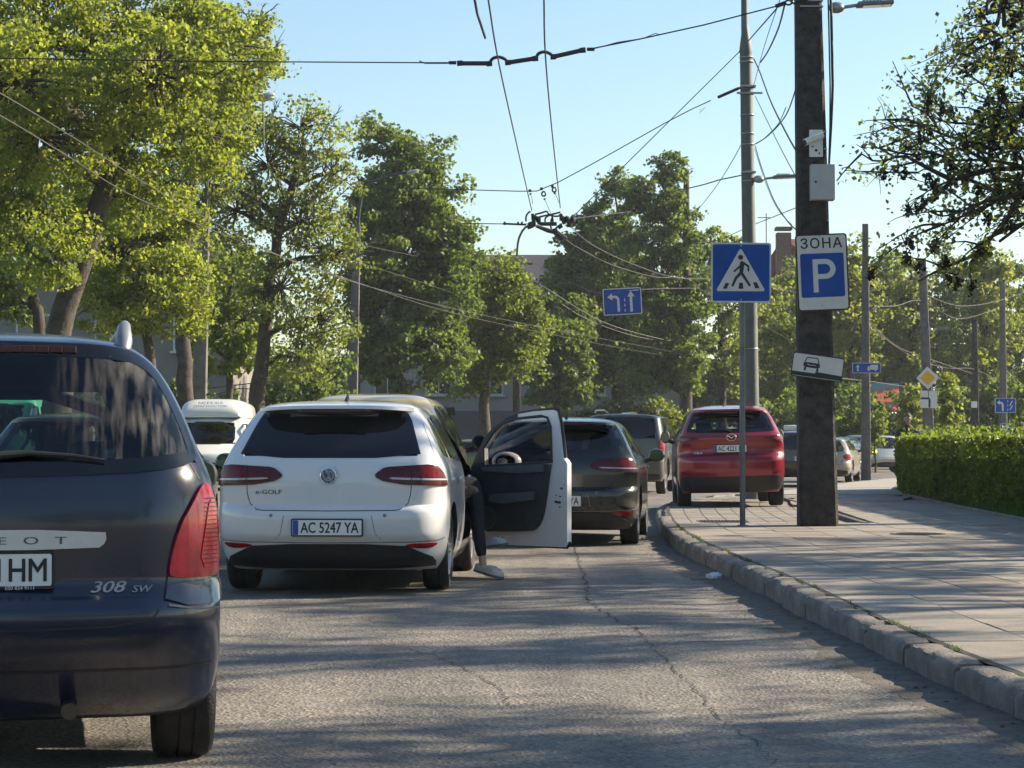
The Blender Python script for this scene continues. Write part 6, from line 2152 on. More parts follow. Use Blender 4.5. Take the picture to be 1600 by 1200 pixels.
# the ash on the right pavement: thin leaves, dark hanging seed bunches
def ash():
    rn = random.Random(5); rr = np.random.RandomState(5)
    b = V((9.6, 29.5, .15))
    root = thing('ash_tree', 'ash tree at the right edge with sparse leaves and dark hanging seed bunches', 'tree', b)
    tb = bmesh.new(); lb = bmesh.new()
    tr = [V((0, 0, -.2)), V((.1, 0, 1.5)), V((0, .1, 3.0)), V((-.1, 0, 5)), V((.1, 0, 7.5)), V((0, 0, 10))]
    tube(tb, crom(tr, .6), [.27 - .013 * i for i in range(len(crom(tr, .6)))], 12)
    Cl, Sd = [], []
    def twig(p0, p1, r, lvl):
        ln = (p1 - p0).length
        ms = [p0.lerp(p1, q) + V((rn.uniform(-.07, .07), rn.uniform(-.07, .07), rn.uniform(-.05, .10))) * ln for q in ((.25, .5, .75) if lvl < 2 else (.5,))]
        pts = crom([p0] + ms + [p1], max(.12, (p1 - p0).length / 8))
        if len(pts) < 2: pts = [p0, p1]
        w_ = p1 + b
        if lvl >= 1 and w_.y > 20 and 695 - FPX * (w_.z - CAMZ) / w_.y > 455: return
        if lvl >= 1 and 800 + FPX * w_.x / w_.y < 1415 - min(max((695 - FPX * (w_.z - CAMZ) / w_.y) - 60, 0), 200) * .58 and w_.y > 24: return
        tube(lb, pts, [r * (1 - .7 * i / max(1, len(pts) - 1)) for i in range(len(pts))], 6 if lvl < 2 else 4, False)
        if lvl < 3:
            k = (7, 6, 6)[lvl]
            for _ in range(k):
                a = pts[rn.randrange(len(pts) // 4, len(pts))]
                d = (p1 - p0).normalized()
                l = (p1 - p0).length * rn.uniform(.28, .55)
                e = a + (d * .75 + V((rn.gauss(0, .55), rn.gauss(0, .55), rn.gauss(0, .42)))).normalized() * l
                twig(a, e, r * .5, lvl + 1)
        else:
            for p in pts[1:]:
                w_ = p + b
                px = 800 + FPX * w_.x / w_.y; py = 695 - FPX * (w_.z - CAMZ) / w_.y
                lim = 1430 - min(max(py - 60, 0), 200) * .64
                k_ = 1.0 if px > lim + 70 else (.65 if px > lim else 0)
                if py > 440: k_ *= .12
                if rn.random() < .62 * k_: Cl.append(p)
                if rn.random() < .075 * k_ and px > lim + 60: Sd.append(p)
    s = [((9.5, 29, 4.6), (5.0, 28.4, 4.0)), ((9.5, 29.5, 7), (6.3, 28.5, 6.9)), ((9.5, 29.2, 4.5), (6.0, 28.2, 3.6)), ((9.6, 29.5, 5), (7.0, 27, 4.6)), ((9.6, 29.5, 6.5), (6.9, 29, 5.6)), ((9.5, 29, 4.2), (5.9, 28.2, 4.5)), ((9.5, 29.5, 5.5), (5.6, 29, 5.0)), ((9.5, 29.5, 6.2), (6.0, 28, 6.3)), ((9.6, 29.5, 4.9), (5.7, 29.6, 3.9)), ((9.6, 29.5, 5.2), (6.6, 27.4, 5.8)),
         ((9.6, 29.5, 7), (6.5, 27, 9.6)), ((9.6, 29.5, 8), (9, 27, 11)), ((9.6, 29.5, 6), (12.5, 27, 8.5)), ((9.6, 29.5, 5), (12, 32, 7.5)), ((9.6, 29.5, 5.2), (8.3, 24.5, 6.8)), ((9.6, 29.5, 6.5), (10.4, 24.0, 8.6))]
    for a, e in s:
        a = V((9.6, 29.5, a[2])) - b; e = V(e) - b
        twig(a, e, .065, 0)
    bobj('trunk', tb, BARK, root, 60); bobj('branches', lb, mat('ash_bark', (.035, .03, .025), .9, var=.3, scale=9), root, 60)
    Cl = np.array([c[:] for c in Cl]); idx = np.repeat(np.arange(len(Cl)), 5)
    C = Cl[idx] + rr.randn(len(idx), 3) * np.array([.10, .10, .08])
    leaves('crown', C, .04 + .045 * rr.rand(len(C)), leaf_mat('leaf_ash', (.05, .075, .02), (.17, .20, .05), .45), 6, root)
    # hanging bunches
    Sd = np.array([c[:] for c in Sd]); idx = np.repeat(np.arange(len(Sd)), 46)
    C = Sd[idx] + rr.randn(len(idx), 3) * np.array([.028, .028, .05]) + np.array([0, 0, -.08])
    leaves('seed_bunches', C, .035 + .035 * rr.rand(len(C)), mat('ash_seed', (.022, .014, .009), .9), 7, root, up=0)
    return len(Cl), len(Sd)
ASHN = ash()
# trees standing right of the street outside the frame; their crowns throw the dappled shade
def shade_tree(x, y, h, r, seed, label, n=26):
    rn = random.Random(seed); rr = np.random.RandomState(seed)
    root = thing('street_tree', label, 'tree', (x, y, .1))
    tb = bmesh.new(); lb = bmesh.new()
    tube(tb, crom([V((0, 0, -.2)), V((.1, .05, h * .35)), V((-.1, 0, h * .7)), V((0, 0, h))], .6), [.24 - .012 * min(i, 15) for i in range(len(crom([V((0, 0, -.2)), V((.1, .05, h * .35)), V((-.1, 0, h * .7)), V((0, 0, h))], .6)))], 10)
    P = []
    for i in range(n):
        a = rn.uniform(0, 6.28); z = h * rn.uniform(.42, 1.0); q = r * rn.uniform(.4, 1.0) * (1.1 - .5 * abs(z / h - .65))
        e = V((math.cos(a) * q, math.sin(a) * q, z)); s = V((0, 0, z - q * .45))
        m_ = s.lerp(e, .5) + V((rn.uniform(-.3, .3), rn.uniform(-.3, .3), rn.uniform(0, .3)))
        tube(lb, [s, m_, e], [.06, .04, .015], 5, False)
        for k in range(9):
            f0 = m_.lerp(e, rn.random()); f1 = f0 + V((rn.gauss(0, .5), rn.gauss(0, .5), rn.gauss(0, .35)))
            tube(lb, [f0, f1], [.018, .006], 3, False); P.append(f1[:]); P.append(f0.lerp(f1, .6)[:])
    P = np.array(P); idx = np.repeat(rr.permutation(len(P))[:int(len(P) * .42)], 34)
    C = P[idx] + rr.randn(len(idx), 3) * np.array([.20, .20, .12])
    bobj('trunk', tb, BARK, root, 60); bobj('branches', lb, BARK, root, 60)
    leaves('crown', C, .09 + .06 * rr.rand(len(C)), MIDG, seed, root)
shade_tree(13.5, 12.5, 9.5, 3.0, 91, 'street tree on the right outside the frame, nearest the viewer')
shade_tree(16.0, 18.5, 10.5, 3.2, 92, 'street tree on the right outside the frame, behind the first')
shade_tree(12.5, 22.0, 9.0, 2.6, 93, 'street tree on the right outside the frame, short of the hedge')
shade_tree(19.0, 27.5, 10.5, 3.2, 94, 'street tree far outside the frame beyond the hedge')
shade_tree(11.0, 8.0, 8.5, 2.6, 95, 'street tree on the right beside the viewer')
TOT += tree('bush', 'dark wood edge closing the gaps far behind the left houses', 165, (400,), [(x, 600 + (x * 7 % 30), 60, 55) for x in range(100, 1250, 62)], DARKG, r0=.06, leaf=.34, per=46, clump=1.0, seed=88, dens=2.2, cat='bush')
def reflection_tree(x, y, first=[]):
    """trees added behind the viewer, out of view, to fill the car reflections"""
    if not first:
        first.append(1)
        shade_tree(x, y, 10, 4.2, 120, 'added reflection tree behind the viewer', 40)
        reflection_tree.r = bpy.context.scene.objects[[o.name for o in bpy.data.objects if o.name.startswith('street_tree')][-1]]
    else:
        dup(reflection_tree.r, (x, y, .1), x * 3.1, group='added reflection trees behind the viewer', label='added reflection tree behind the viewer, %s %s' % (('on the left pavement' if x < -8 else 'on the right pavement' if x > 8 else 'at the end of the street'), {-14: 'opposite the second', -24: 'second from the viewer', -36: 'third from the viewer', -12: 'nearest', -60: 'left of its pair', -62: 'right of its pair', 0: 'level with the viewer', -50: 'set far back'}.get(y, '')))
for x, y in ((-15, -14), (-15, -24), (-14, -36), (14, -12), (13, -24), (14, -36), (-6, -60), (4, -62), (-14, 0), (-22, -50), (20, -50)): reflection_tree(x, y)
reflection_tree.r['group'] = 'added reflection trees behind the viewer'
print('LEAVES', TOT, ASHN)
# ---------------------------------------------------------------- poles
CPOLE = mat('pole_concrete_dark', (.036, .032, .029), .92, var=.5, scale=9, bump=.8, bscale=45, col2=(.075, .066, .056))
CPOLE2 = mat('pole_concrete', (.12, .11, .10), .9, var=.3, scale=5, bump=.4, bscale=50)
SPOLE = mat('pole_steel', (.10, .11, .10), .6, .2, var=.2, scale=4, bump=.1)
GALV = mat('galvanised', (.33, .34, .34), .45, .6, var=.15)
BOXG = mat('cabinet_grey', (.42, .42, .41), .5, var=.06)
def box_pole(bm, p0, p1, w0, w1, d0, d1, ch=.03):
    p0, p1 = V(p0), V(p1)
    n = 14; rows = []
    rr = random.Random(3)
    for i in range(n + 1):
        t = i / n; p = p0.lerp(p1, t); w = (w0 + (w1 - w0) * t) / 2; d = (d0 + (d1 - d0) * t) / 2
        pts = [(-w + ch, -d), (w - ch, -d), (w, -d + ch), (w, d - ch), (w - ch, d), (-w + ch, d), (-w, d - ch), (-w, -d + ch)]
        rows.append([bm.verts.new((p.x + x + rr.uniform(-.003, .003), p.y + y, p.z)) for x, y in pts])
    for a, b in zip(rows, rows[1:]):
        for k in range(8): bm.faces.new((a[k], a[(k + 1) % 8], b[(k + 1) % 8], b[k]))
    bm.faces.new(rows[-1]); bm.faces.new(list(reversed(rows[0])))

PY = 27.45
pb = V((3.71, PY, .10))
cp = thing('concrete_pole', 'wide dark concrete pole carrying the ЗОНА P sign', 'pole', pb)
bm = bmesh.new()
box_pole(bm, (0, 0, 0), (-.13, 0, 8.6), .47, .26, .34, .22, .035)
bobj('shaft', bm, CPOLE, cp)
for z in (6.36, 6.43, 4.83, 4.62, 4.05, 3.75):
    bm = bmesh.new()
    box(bm, (-.07 + (6.4 - z) * .012, 0, z), (.335 - (z - 4) * .022, .27, .016))
    bobj('strap', bm, GALV, cp)
bm = bmesh.new()
for dx in (0, .025, .04):
    tube(bm, [(.10 + dx * .6, -.12, 7.5), (.135 + dx, -.13, 6.3), (.15 + dx, -.14, 5.4), (.145 + dx * .5, -.15, 4.9), (.12, -.16, 4.2)], .010, 5)
bobj('cable', bm, INK, cp)
def on_pole(px, py, dy=-.0): return at(px, py, PY - .2 + dy)
# camera on a white bracket plate
def place(root_loc, name, label, cat, rot=(0, 0, 0)):
    return thing(name, label, cat, root_loc, rot=rot)
c0 = at(1275, 224, PY - .155)
cm = place(c0, 'security_camera', 'white security camera on a perforated plate high on the wide concrete pole', 'camera')
bm = bmesh.new()
prism(bm, rrect(.165, .33, .01), -.008, .0, [circle(.018, .0, -.085, 10), circle(.012, .04, .10, 8), circle(.012, -.04, -.04, 8), circle(.012, .04, -.12, 8)])
bobj('bracket_plate', bm, WHITEP, cm)
bm = bmesh.new()
tube(bm, [(.02, -.02, .07), (.0, -.09, .04)], .035, 12)
tube(bm, [(.06, -.11, .085), (-.16, -.20, -.015)], .043, 14)
box(bm, (-.05, -.15, .065), (.26, .10, .012), ry=R(-24), rz=R(22), bev=.004)
bobj('camera_body', bm, WHITEP, cm, 40)
bm = bmesh.new(); lathe(bm, [(.0005, 0), (.034, 0), (.036, .012)], 16, 'Z')
M_ = Matrix.Translation((-.165, -.203, -.018)) @ V((-.9, -.37, -.4)).to_track_quat('-Z', 'Y').to_matrix().to_4x4()
for v in bm.verts: v.co = M_ @ v.co
bobj('lens', bm, INK, cm)
c1 = at(1283, 287, PY - .15)
cb = place(c1, 'equipment_box', 'light grey metal cabinet strapped under the security camera', 'box')
bm = bmesh.new(); box(bm, (0, -.09, 0), (.285, .18, .43), bev=.006); bobj('case', bm, BOXG, cb, 30)
bm = bmesh.new(); prism(bm, rrect(.272, .415, .006), -.187, -.181); bobj('cabinet_door', bm, BOXG, cb)
bm = bmesh.new(); lathe(bm, [(.0005, -.197), (.013, -.197), (.013, -.18)], 12, 'Y', (-.09, 0, 0)); bobj('lock', bm, INK, cb)

def led_lamp(label, p, sgn=1, s=1.0, m=None):
    r = thing('street_lamp', label, 'street lamp', p)
    bm = bmesh.new()
    bmesh.ops.create_uvsphere(bm, u_segments=16, v_segments=8, radius=1, matrix=Matrix.Translation((.03, 0, 0)) @ Matrix.Diagonal((.10 * s, .07, .07 * s, 1)))
    tube(bm, [(.08 * s, 0, 0), (.28 * s, 0, .03)], .022 * s, 8)
    bobj('arm', bm, GALV, r, 40)
    bm = bmesh.new()
    box(bm, (.50 * s, 0, .045 * s), (.44 * s, .22 * s, .05 * s), ry=R(-3), bev=.015 * s)
    for k in range(6): box(bm, ((.36 + .04 * k) * s, 0, .08 * s), (.012 * s, .2 * s, .03 * s))
    bobj('lamp_head', bm, mat('lamp_grey', (.16, .17, .18), .5, .3), r, 40)
    bm = bmesh.new(); box(bm, (.52 * s, 0, .018 * s), (.34 * s, .17 * s, .008), ry=R(-3)); bobj('diffuser', bm, CLEARL, r)
    return r
led_lamp('led street lamp reaching right from the top of the wide concrete pole', at(1303, 12, PY), s=1.0)

# slender steel pole behind the red car
mp = at(1170, 700, 42.3)
sp = thing('steel_pole', 'tall round grey steel pole rising behind the crossing sign', 'pole', (4.48, 42.3, .12))
sh = lambda x, y: at(x, y, 42.3) - V((4.48, 42.3, .12))
bm = bmesh.new()
prof = [sh(1175, 784), sh(1172, 480), sh(1169, 300), sh(1165.5, 82)]
tube(bm, prof, [.165, .135, .125, .115], 16)
tube(bm, [sh(1165.5, 83), sh(1165.3, 76), sh(1164.5, 52), sh(1163.5, 40)], [.12, .12, .075, .068], 16)
tube(bm, [sh(1163.5, 41), sh(1163, -30), sh(1162, -120)], [.066, .062, .05], 14)
bobj('shaft', bm, SPOLE, sp, 50)
for y in (90, 97, 136, 147, 180, 209, 226, 270, 283, 462, 545):
    bm = bmesh.new()
    c = sh(1166 + (y - 80) * .015, y)
    lathe(bm, [(.128 + y * .00002, -.012), (.135 + y * .00002, 0), (.128 + y * .00002, .012)], 16, 'Z', c)
    bobj('strap', bm, GALV, sp, 40)
for y, xa, xb in ((136, 1157, 1180), (147, 1150, 1190), (270, 1158, 1180)):
    bm = bmesh.new()
    tube(bm, [sh(xa, y) + V((0, -.14, 0)), sh(xb, y) + V((0, -.14, 0))], .02, 6)
    bobj('strap_bar', bm, GALV, sp, 40)
led_lamp('small led lamp on a short arm on the right of the steel pole', at(1183, 280, 42.2), s=1.05)

def conc_pole(px, ytop, Y, w, label, xt=None, round_=False, name='utility_pole', z0=.1, m=None, depth=None):
    b = at(px, 700, Y); b = V((b.x, Y, z0))
    r = thing(name, label, 'pole', b)
    t = at(xt if xt is not None else px, ytop, Y) - b
    bm = bmesh.new()
    if round_: tube(bm, [(0, 0, 0), t * .5, t], [w / 2, w * .42, w * .34], 14)
    else: box_pole(bm, (0, 0, 0), t, w, w * .62, w * .8, w * .55, .02)
    bobj('shaft', bm, m or CPOLE2, r, 45)
    return r, b
def arms(r, b, Y, bars, rad=.035):
    for p in bars:
        bm = bmesh.new()
        tube(bm, [at(x, y, Y) - b + V((0, -.02, 0)) for x, y in p], rad, 6)
        bobj('crossarm', bm, mat('arm_steel', (.05, .05, .05), .6, .4), r, 40)
def lamp_arm(r, b, Y, pts, rad, head_px, headlen=.75, hr=.11):
    bm = bmesh.new(); tube(bm, crom([at(x, y, Y) - b for x, y in pts], .2), rad, 8); a = bobj('lamp_arm', bm, mat('arm_steel', (.05, .05, .05), .6, .4), r, 40)
    if head_px:
        c = at(head_px[0], head_px[1], Y) - b
        bm = bmesh.new(); bmesh.ops.create_uvsphere(bm, u_segments=18, v_segments=10, radius=1, matrix=Matrix.Translation(c) @ Matrix.Rotation(R(-12), 4, 'Y') @ Matrix.Diagonal((headlen / 2, .16, hr, 1)))
        bobj('lamp_head', bm, mat('lamp_head_grey', (.34, .37, .38), .4, .2), r, 50)
        bm = bmesh.new(); bmesh.ops.create_uvsphere(bm, u_segments=14, v_segments=8, radius=1, matrix=Matrix.Translation(c + V((.05, 0, -.05))) @ Matrix.Rotation(R(-12), 4, 'Y') @ Matrix.Diagonal((headlen * .36, .13, hr * .8, 1)))
        bobj('diffuser', bm, CLEARL, r, 50)
Yp = 63.0
r, b = conc_pole(309, 330, Yp, .42, 'square concrete lamp pole with a curved arm, behind the white van', xt=320)
arms(r, b, Yp, [[(228, 326), (300, 328), (355, 332)], [(270, 363), (330, 372)], [(290, 620), (330, 616)]])
lamp_arm(r, b, Yp, [(322, 332), (324, 260), (328, 205), (345, 170), (390, 155), (402, 153)], .05, (413, 151), .62, .10)
bm = bmesh.new(); tube(bm, [at(410, 150, Yp) - b, at(411, 110, Yp) - b], [.02, .008], 5); tube(bm, [at(411, 160, Yp) - b, at(412, 230, Yp) - b], .03, 5); bobj('aerial', bm, INK, r)
Yp = 82.0
r, b = conc_pole(548, 352, Yp, .40, 'grey concrete lamp pole between the half bare tree and the tall dark tree', xt=558)
arms(r, b, Yp, [[(470, 386), (555, 392), (585, 394)], [(520, 430), (560, 434)], [(530, 402), (560, 402)]], .04)
lamp_arm(r, b, Yp, [(560, 355), (562, 325), (572, 292), (600, 277), (632, 270), (640, 268)], .05, (645, 268), .5, .06)
Yp = 101.0
r, b = conc_pole(807, 405, Yp, .38, 'dark pole with long crossarm below the wire junction', xt=807, m=CPOLE)
arms(r, b, Yp, [[(722, 410), (750, 409), (800, 411), (832, 412)], [(745, 412), (790, 412)]], .05)
lamp_arm(r, b, Yp, [(808, 408), (808, 392), (811, 372), (820, 356), (832, 350)], .05, None)
r, b = conc_pole(1353, 350, 64.0, .26, 'thin concrete pole with the blue truck route sign', xt=1352)
arms(r, b, 64, [[(1344, 470), (1362, 470)], [(1340, 495), (1366, 478)], [(1340, 648), (1362, 640)]], .025)
r, b = conc_pole(1453, 404, 76.0, .36, 'concrete pole behind the hedge with the yellow diamond sign', xt=1441)
arms(r, b, 76, [[(1428, 512), (1455, 512)], [(1436, 440), (1449, 432)]], .03)
led_lamp('small street lamp on the pole of the yellow diamond sign', at(1452, 515, 75.8), s=.9)
r, b = conc_pole(1523, 500, 92.0, .34, 'dark pole with a white box, between diamond sign and blue signs', xt=1523, m=CPOLE)
bm = bmesh.new(); box(bm, at(1522, 632, 91.7) - b, (.22, .16, .26)); bobj('meter_box', bm, WHITEP, r)
r, b = conc_pole(1568, 440, 98.0, .34, 'grey pole among the trees near the right edge', xt=1566)
# ---------------------------------------------------------------- signs
SBLUE = mat('sign_blue', (.005, .062, .29), .55, var=.20, scale=3, spec=.3)
SWHITE = mat('sign_white_face', (.56, .55, .52), .5, var=.06, scale=6)
SYEL = mat('sign_yellow', (.62, .33, .01), .4, var=.05)
SBACK = mat('sign_back', (.25, .25, .26), .5, .5)
def board(parent, w, h, r, m, y0, y1, name, n=5):
    bm = bmesh.new(); prism(bm, rrect(w, h, r, n=n), y0, y1); return bobj(name, bm, m, parent)
def layer(parent, polys, m, y, name, t=.0012):
    bm = bmesh.new()
    for p in polys: prism(bm, p, y - t, y)
    return bobj(name, bm, m, parent)
def stroke2(a, b, w0, w1=None, cap=6):
    w1 = w1 or w0
    a, b = V((a[0], a[1])), V((b[0], b[1])); d = (b - a).normalized(); n = V((-d.y, d.x))
    an = math.atan2(d.y, d.x); out = []
    for k in range(cap + 1):
        q = an - math.pi / 2 + math.pi * k / cap; out.append((b.x + math.cos(q) * w1 / 2, b.y + math.sin(q) * w1 / 2))
    for k in range(cap + 1):
        q = an + math.pi / 2 + math.pi * k / cap; out.append((a.x + math.cos(q) * w0 / 2, a.y + math.sin(q) * w0 / 2))
    return out
# pedestrian crossing
SY = 27.3
post = thing('sign_post', 'thin grey steel post of the pedestrian crossing sign', 'post', (at(1160, 700, SY).x, SY, .13))
bm = bmesh.new(); tube(bm, [(0, 0, -.2), (0, 0, 3.3)], .034, 16); bobj('tube', bm, mat('post_grey', (.14, .15, .15), .5, .3, var=.2), post, 50)
bm = bmesh.new(); lathe(bm, [(.09, 0), (.09, .02), (.06, .035)], 16, 'Z'); bobj('base_collar', bm, CONC, post, 40)
sg_ = thing('pedestrian_crossing_sign', 'square blue pedestrian crossing sign with a walking figure', 'sign', at(1158, 426, SY - .06), rot=(0, R(.3), 0))
board(sg_, .725, .725, .03, SBACK, -.0, .012, 'sign_back')
board(sg_, .725, .725, .03, SWHITE, -.0035, -.0005, 'sign_border')
board(sg_, .685, .685, .02, SBLUE, -.006, -.0036, 'sign_face')
def u(x, y): return ((x - 336) / 400 * .725, (370 - y) / 400 * .725)
layer(sg_, [chaikin([u(332, 203), u(499, 494), u(167, 494)], 1, .04)], SWHITE, -.0061, 'white_triangle', .002)
kk = .725 / 400
fig = [circle(17 * kk, *u(332, 268), 18), stroke2(u(342, 308), u(337, 362), 30 * kk, 26 * kk), stroke2(u(350, 305), u(384, 328), 15 * kk), stroke2(u(384, 328), u(384, 358), 12 * kk), stroke2(u(335, 322), u(290, 362), 14 * kk, 12 * kk),
       stroke2(u(334, 372), u(300, 408), 22 * kk, 18 * kk), stroke2(u(300, 408), u(279, 456), 18 * kk, 15 * kk), stroke2(u(342, 378), u(392, 454), 20 * kk, 15 * kk)]
for i, p in enumerate(fig): layer(sg_, [p], INK, -.0082 - i * .0004, 'walking_figure')
layer(sg_, [[u(232, 440), u(257, 440), u(240, 478), u(213, 478)], [u(323, 437), u(347, 437), u(351, 478), u(318, 478)], [u(415, 434), u(440, 434), u(459, 474), u(429, 474)]], INK, -.0082, 'crossing_bars')
bm = bmesh.new()
for z in (-.2, .2): box(bm, (.015, .035, z), (.12, .05, .03))
bobj('bracket', bm, GALV, sg_)
def bolts(root, pts, y):
    for x, z in pts:
        bm = bmesh.new(); lathe(bm, [(.0005, y - .004), (.010, y - .003), (.011, y)], 10, 'Y', (x, 0, z)); bobj('bolt', bm, GALV, root, 40)
bolts(sg_, [(0, .325), (0, -.325)], -.006)
# zone sign
zs = thing('parking_zone_sign', 'white ЗОНА sign with a blue P panel on the wide concrete pole', 'sign', at(1285, 425.5, PY - .235), rot=(0, R(-2.3), 0))
W_, H_ = .625, .93
board(zs, W_, H_, .04, SBACK, .0, .014, 'sign_back')
board(zs, W_, H_, .04, INK, -.0035, -.0005, 'sign_border')
board(zs, W_ - .035, H_ - .035, .03, SWHITE, -.006, -.0036, 'sign_face')
board(zs, .525, .53, .025, SBLUE, -.008, -.0061, 'blue_panel').location = (-.0, 0, -.035)
text_obj('lettering', 'ЗОНА', .125, INK, zs, Matrix.Translation((0, 0, .355)), w=.50, bold=.022, space=1.15, off=-.0075)
bm = bmesh.new()
o_ = [(-.125, -.215), (-.125, .185), (.03, .185)] + [(.03 + .12 * math.sin(a), .065 + .12 * math.cos(a)) for a in lin(0, math.pi, 14)][1:] + [(-.065, -.055), (-.065, -.215)]
i_ = [(-.065, .125), (-.065, .005), (.025, .005)] + [(.025 + .06 * math.sin(a), .065 - .06 * math.cos(a)) for a in lin(0, math.pi, 10)][1:-1] + [(.025, .125)]
prism(bm, [(x + .01, z - .025) for x, z in o_], -.0105, -.0081, [[(x + .01, z - .025) for x, z in i_]]); bobj('letter_p', bm, SWHITE, zs)
bm = bmesh.new()
for z in (-.38, .38): box(bm, (-.02, .03, z), (.50, .05, .03))
bobj('bracket', bm, GALV, zs)
bolts(zs, [(-.02, .435), (-.02, -.40)], -.006)
# tilted plate with a car
tp_ = thing('parking_manner_plate', 'tilted white plate with a black car pictogram below the ЗОНА sign', 'sign', at(1277.5, 573.5, PY - .26), rot=(0, R(8), 0))
board(tp_, .625, .295, .03, SBACK, .0, .012, 'sign_back')
board(tp_, .625, .295, .03, INK, -.0035, -.0005, 'sign_border')
board(tp_, .60, .27, .022, SWHITE, -.006, -.0036, 'sign_face')
layer(tp_, [[(-.30, -.13), (.30, -.13), (.30, -.072), (.04, -.062), (-.02, -.062), (-.02, -.082), (-.30, -.082)]], INK, -.0061, 'road_band')
def cr_(x, z): return (x - .075, z)
layer(tp_, [chaikin([cr_(-.10, -.02), cr_(.10, -.02), cr_(.10, .03), cr_(.085, .042), cr_(-.085, .042), cr_(-.10, .03)], 1)], INK, -.0062, 'car_pictogram')
M8 = Matrix.Rotation(0, 4, 'Y')
layer(tp_, [stroke2(cr_(-.085, .04), cr_(-.065, .095), .012), ], INK, -.0064, 'car_pictogram')
layer(tp_, [stroke2(cr_(.085, .04), cr_(.065, .095), .012)], INK, -.0064, 'car_pictogram')
layer(tp_, [stroke2(cr_(-.06, .10), cr_(.06, .10), .012)], INK, -.0066, 'car_pictogram')
layer(tp_, [rrect(.026, .045, .006, *cr_(-.075, -.038)), rrect(.026, .045, .006, *cr_(.075, -.038))], INK, -.0068, 'car_pictogram')
layer(tp_, [stroke2(cr_(-.05, .018), cr_(-.01, .006), .008), stroke2(cr_(.0, .014), cr_(.05, .012), .007)], SWHITE, -.0084, 'peeled_mark')
# lane sign hanging between wires
ln = thing('lane_direction_sign', 'blue lane sign with a left turn arrow and a straight arrow, hung on wires', 'sign', at(972.5, 471, 70), rot=(0, R(-3), 0))
board(ln, 1.20, .83, .05, SBACK, .0, .02, 'sign_back'); board(ln, 1.20, .83, .05, SWHITE, -.006, -.001, 'sign_border'); board(ln, 1.14, .77, .04, SBLUE, -.011, -.0065, 'sign_face')
layer(ln, [[(-.16, -.31), (-.09, -.31), (-.09, .08), (-.12, .15), (-.19, .19), (-.31, .19), (-.31, .27), (-.46, .155), (-.31, .04), (-.31, .115), (-.21, .115), (-.165, .07)]], SWHITE, -.0115, 'turn_arrow', .004)
layer(ln, [[(.23, -.33), (.31, -.33), (.31, .14), (.385, .14), (.27, .32), (.155, .14), (.23, .14)]], SWHITE, -.0115, 'straight_arrow', .004)
layer(ln, [rrect(.03, .09, .004, .07, z) for z in (-.28, -.12, .04)], SWHITE, -.0115, 'lane_dashes', .004)
# truck route sign
tk = thing('truck_route_sign', 'small blue sign with an arrow and a white truck on the thin concrete pole', 'sign', at(1354, 575, 63.8))
board(tk, .80, .29, .02, SWHITE, -.004, .01, 'sign_border'); board(tk, .77, .26, .015, SBLUE, -.008, -.0045, 'sign_face')
layer(tk, [[(-.27, -.09), (-.23, -.09), (-.23, .02), (-.20, .02), (-.25, .10), (-.30, .02), (-.27, .02)], [(.10, -.05), (.32, -.05), (.32, .09), (.10, .09)], [(.02, -.05), (.09, -.05), (.09, .05), (.05, .05), (.02, .0)], circle(.028, .06, -.06, 12), circle(.028, .25, -.06, 12)], SWHITE, -.0085, 'pictogram', .003)
# diamond
dm = thing('priority_sign', 'yellow and white diamond priority sign on the concrete pole behind the hedge', 'sign', at(1449.5, 590.5, 75.7), rot=(0, R(43), 0))
board(dm, .56, .56, .03, INK, .0, .012, 'sign_back'); board(dm, .55, .55, .03, SWHITE, -.006, -.001, 'sign_border'); board(dm, .36, .36, .015, SYEL, -.011, -.0065, 'sign_face')
pl = thing('priority_route_plate', 'white plate with a black bent line under the yellow diamond sign', 'sign', at(1451, 624, 75.7), rot=(0, R(1), 0))
board(pl, .56, .58, .02, SBACK, .0, .012, 'sign_back'); board(pl, .56, .58, .02, SWHITE, -.006, -.001, 'sign_face')
layer(pl, [stroke2((.03, -.25), (.03, -.02), .07, .07, 4)], INK, -.0065, 'bent_line', .003)
layer(pl, [stroke2((.0, .03), (-.24, .03), .07, .07, 4)], INK, -.0100, 'bent_line', .003)
layer(pl, [stroke2((-.01, .28), (-.01, .07), .02, .02, 4)], INK, -.0135, 'bent_line', .003)
# blue signs far right
b1 = thing('left_turn_sign', 'blue left turn lane sign near the right edge', 'sign', at(1571, 633.5, 80))
board(b1, .74, .52, .03, SWHITE, -.004, .01, 'sign_border'); board(b1, .70, .49, .02, SBLUE, -.008, -.0045, 'sign_face')
layer(b1, [[(-.12, -.20), (-.07, -.20), (-.07, .05), (-.12, .12), (-.20, .13), (-.20, .18), (-.31, .10), (-.20, .03), (-.20, .07), (-.14, .06)]], SWHITE, -.0085, 'turn_arrow', .003)
layer(b1, [rrect(.02, .08, .003, .08, z) for z in (-.16, .0, .15)], SWHITE, -.0085, 'lane_dashes', .003)
layer(b1, [stroke2((.16, -.15), (.24, -.02), .03), stroke2((.16, .0), (.24, .15), .03)], SWHITE, -.0085, 'arrow_marks', .003)
b2_ = thing('parking_sign', 'small blue P sign under the left turn sign', 'sign', at(1571, 671, 80))
board(b2_, .38, .42, .02, SWHITE, -.004, .01, 'sign_border'); board(b2_, .35, .39, .02, SBLUE, -.008, -.0045, 'sign_face')
text_obj('letter_p', 'P', .24, SWHITE, b2_, Matrix.Identity(4), bold=.03, off=-.0115)
r, b = conc_pole(1572, 615, 80.2, .08, 'thin post of the two blue signs near the right edge', round_=True, name='sign_post', m=SPOLE)
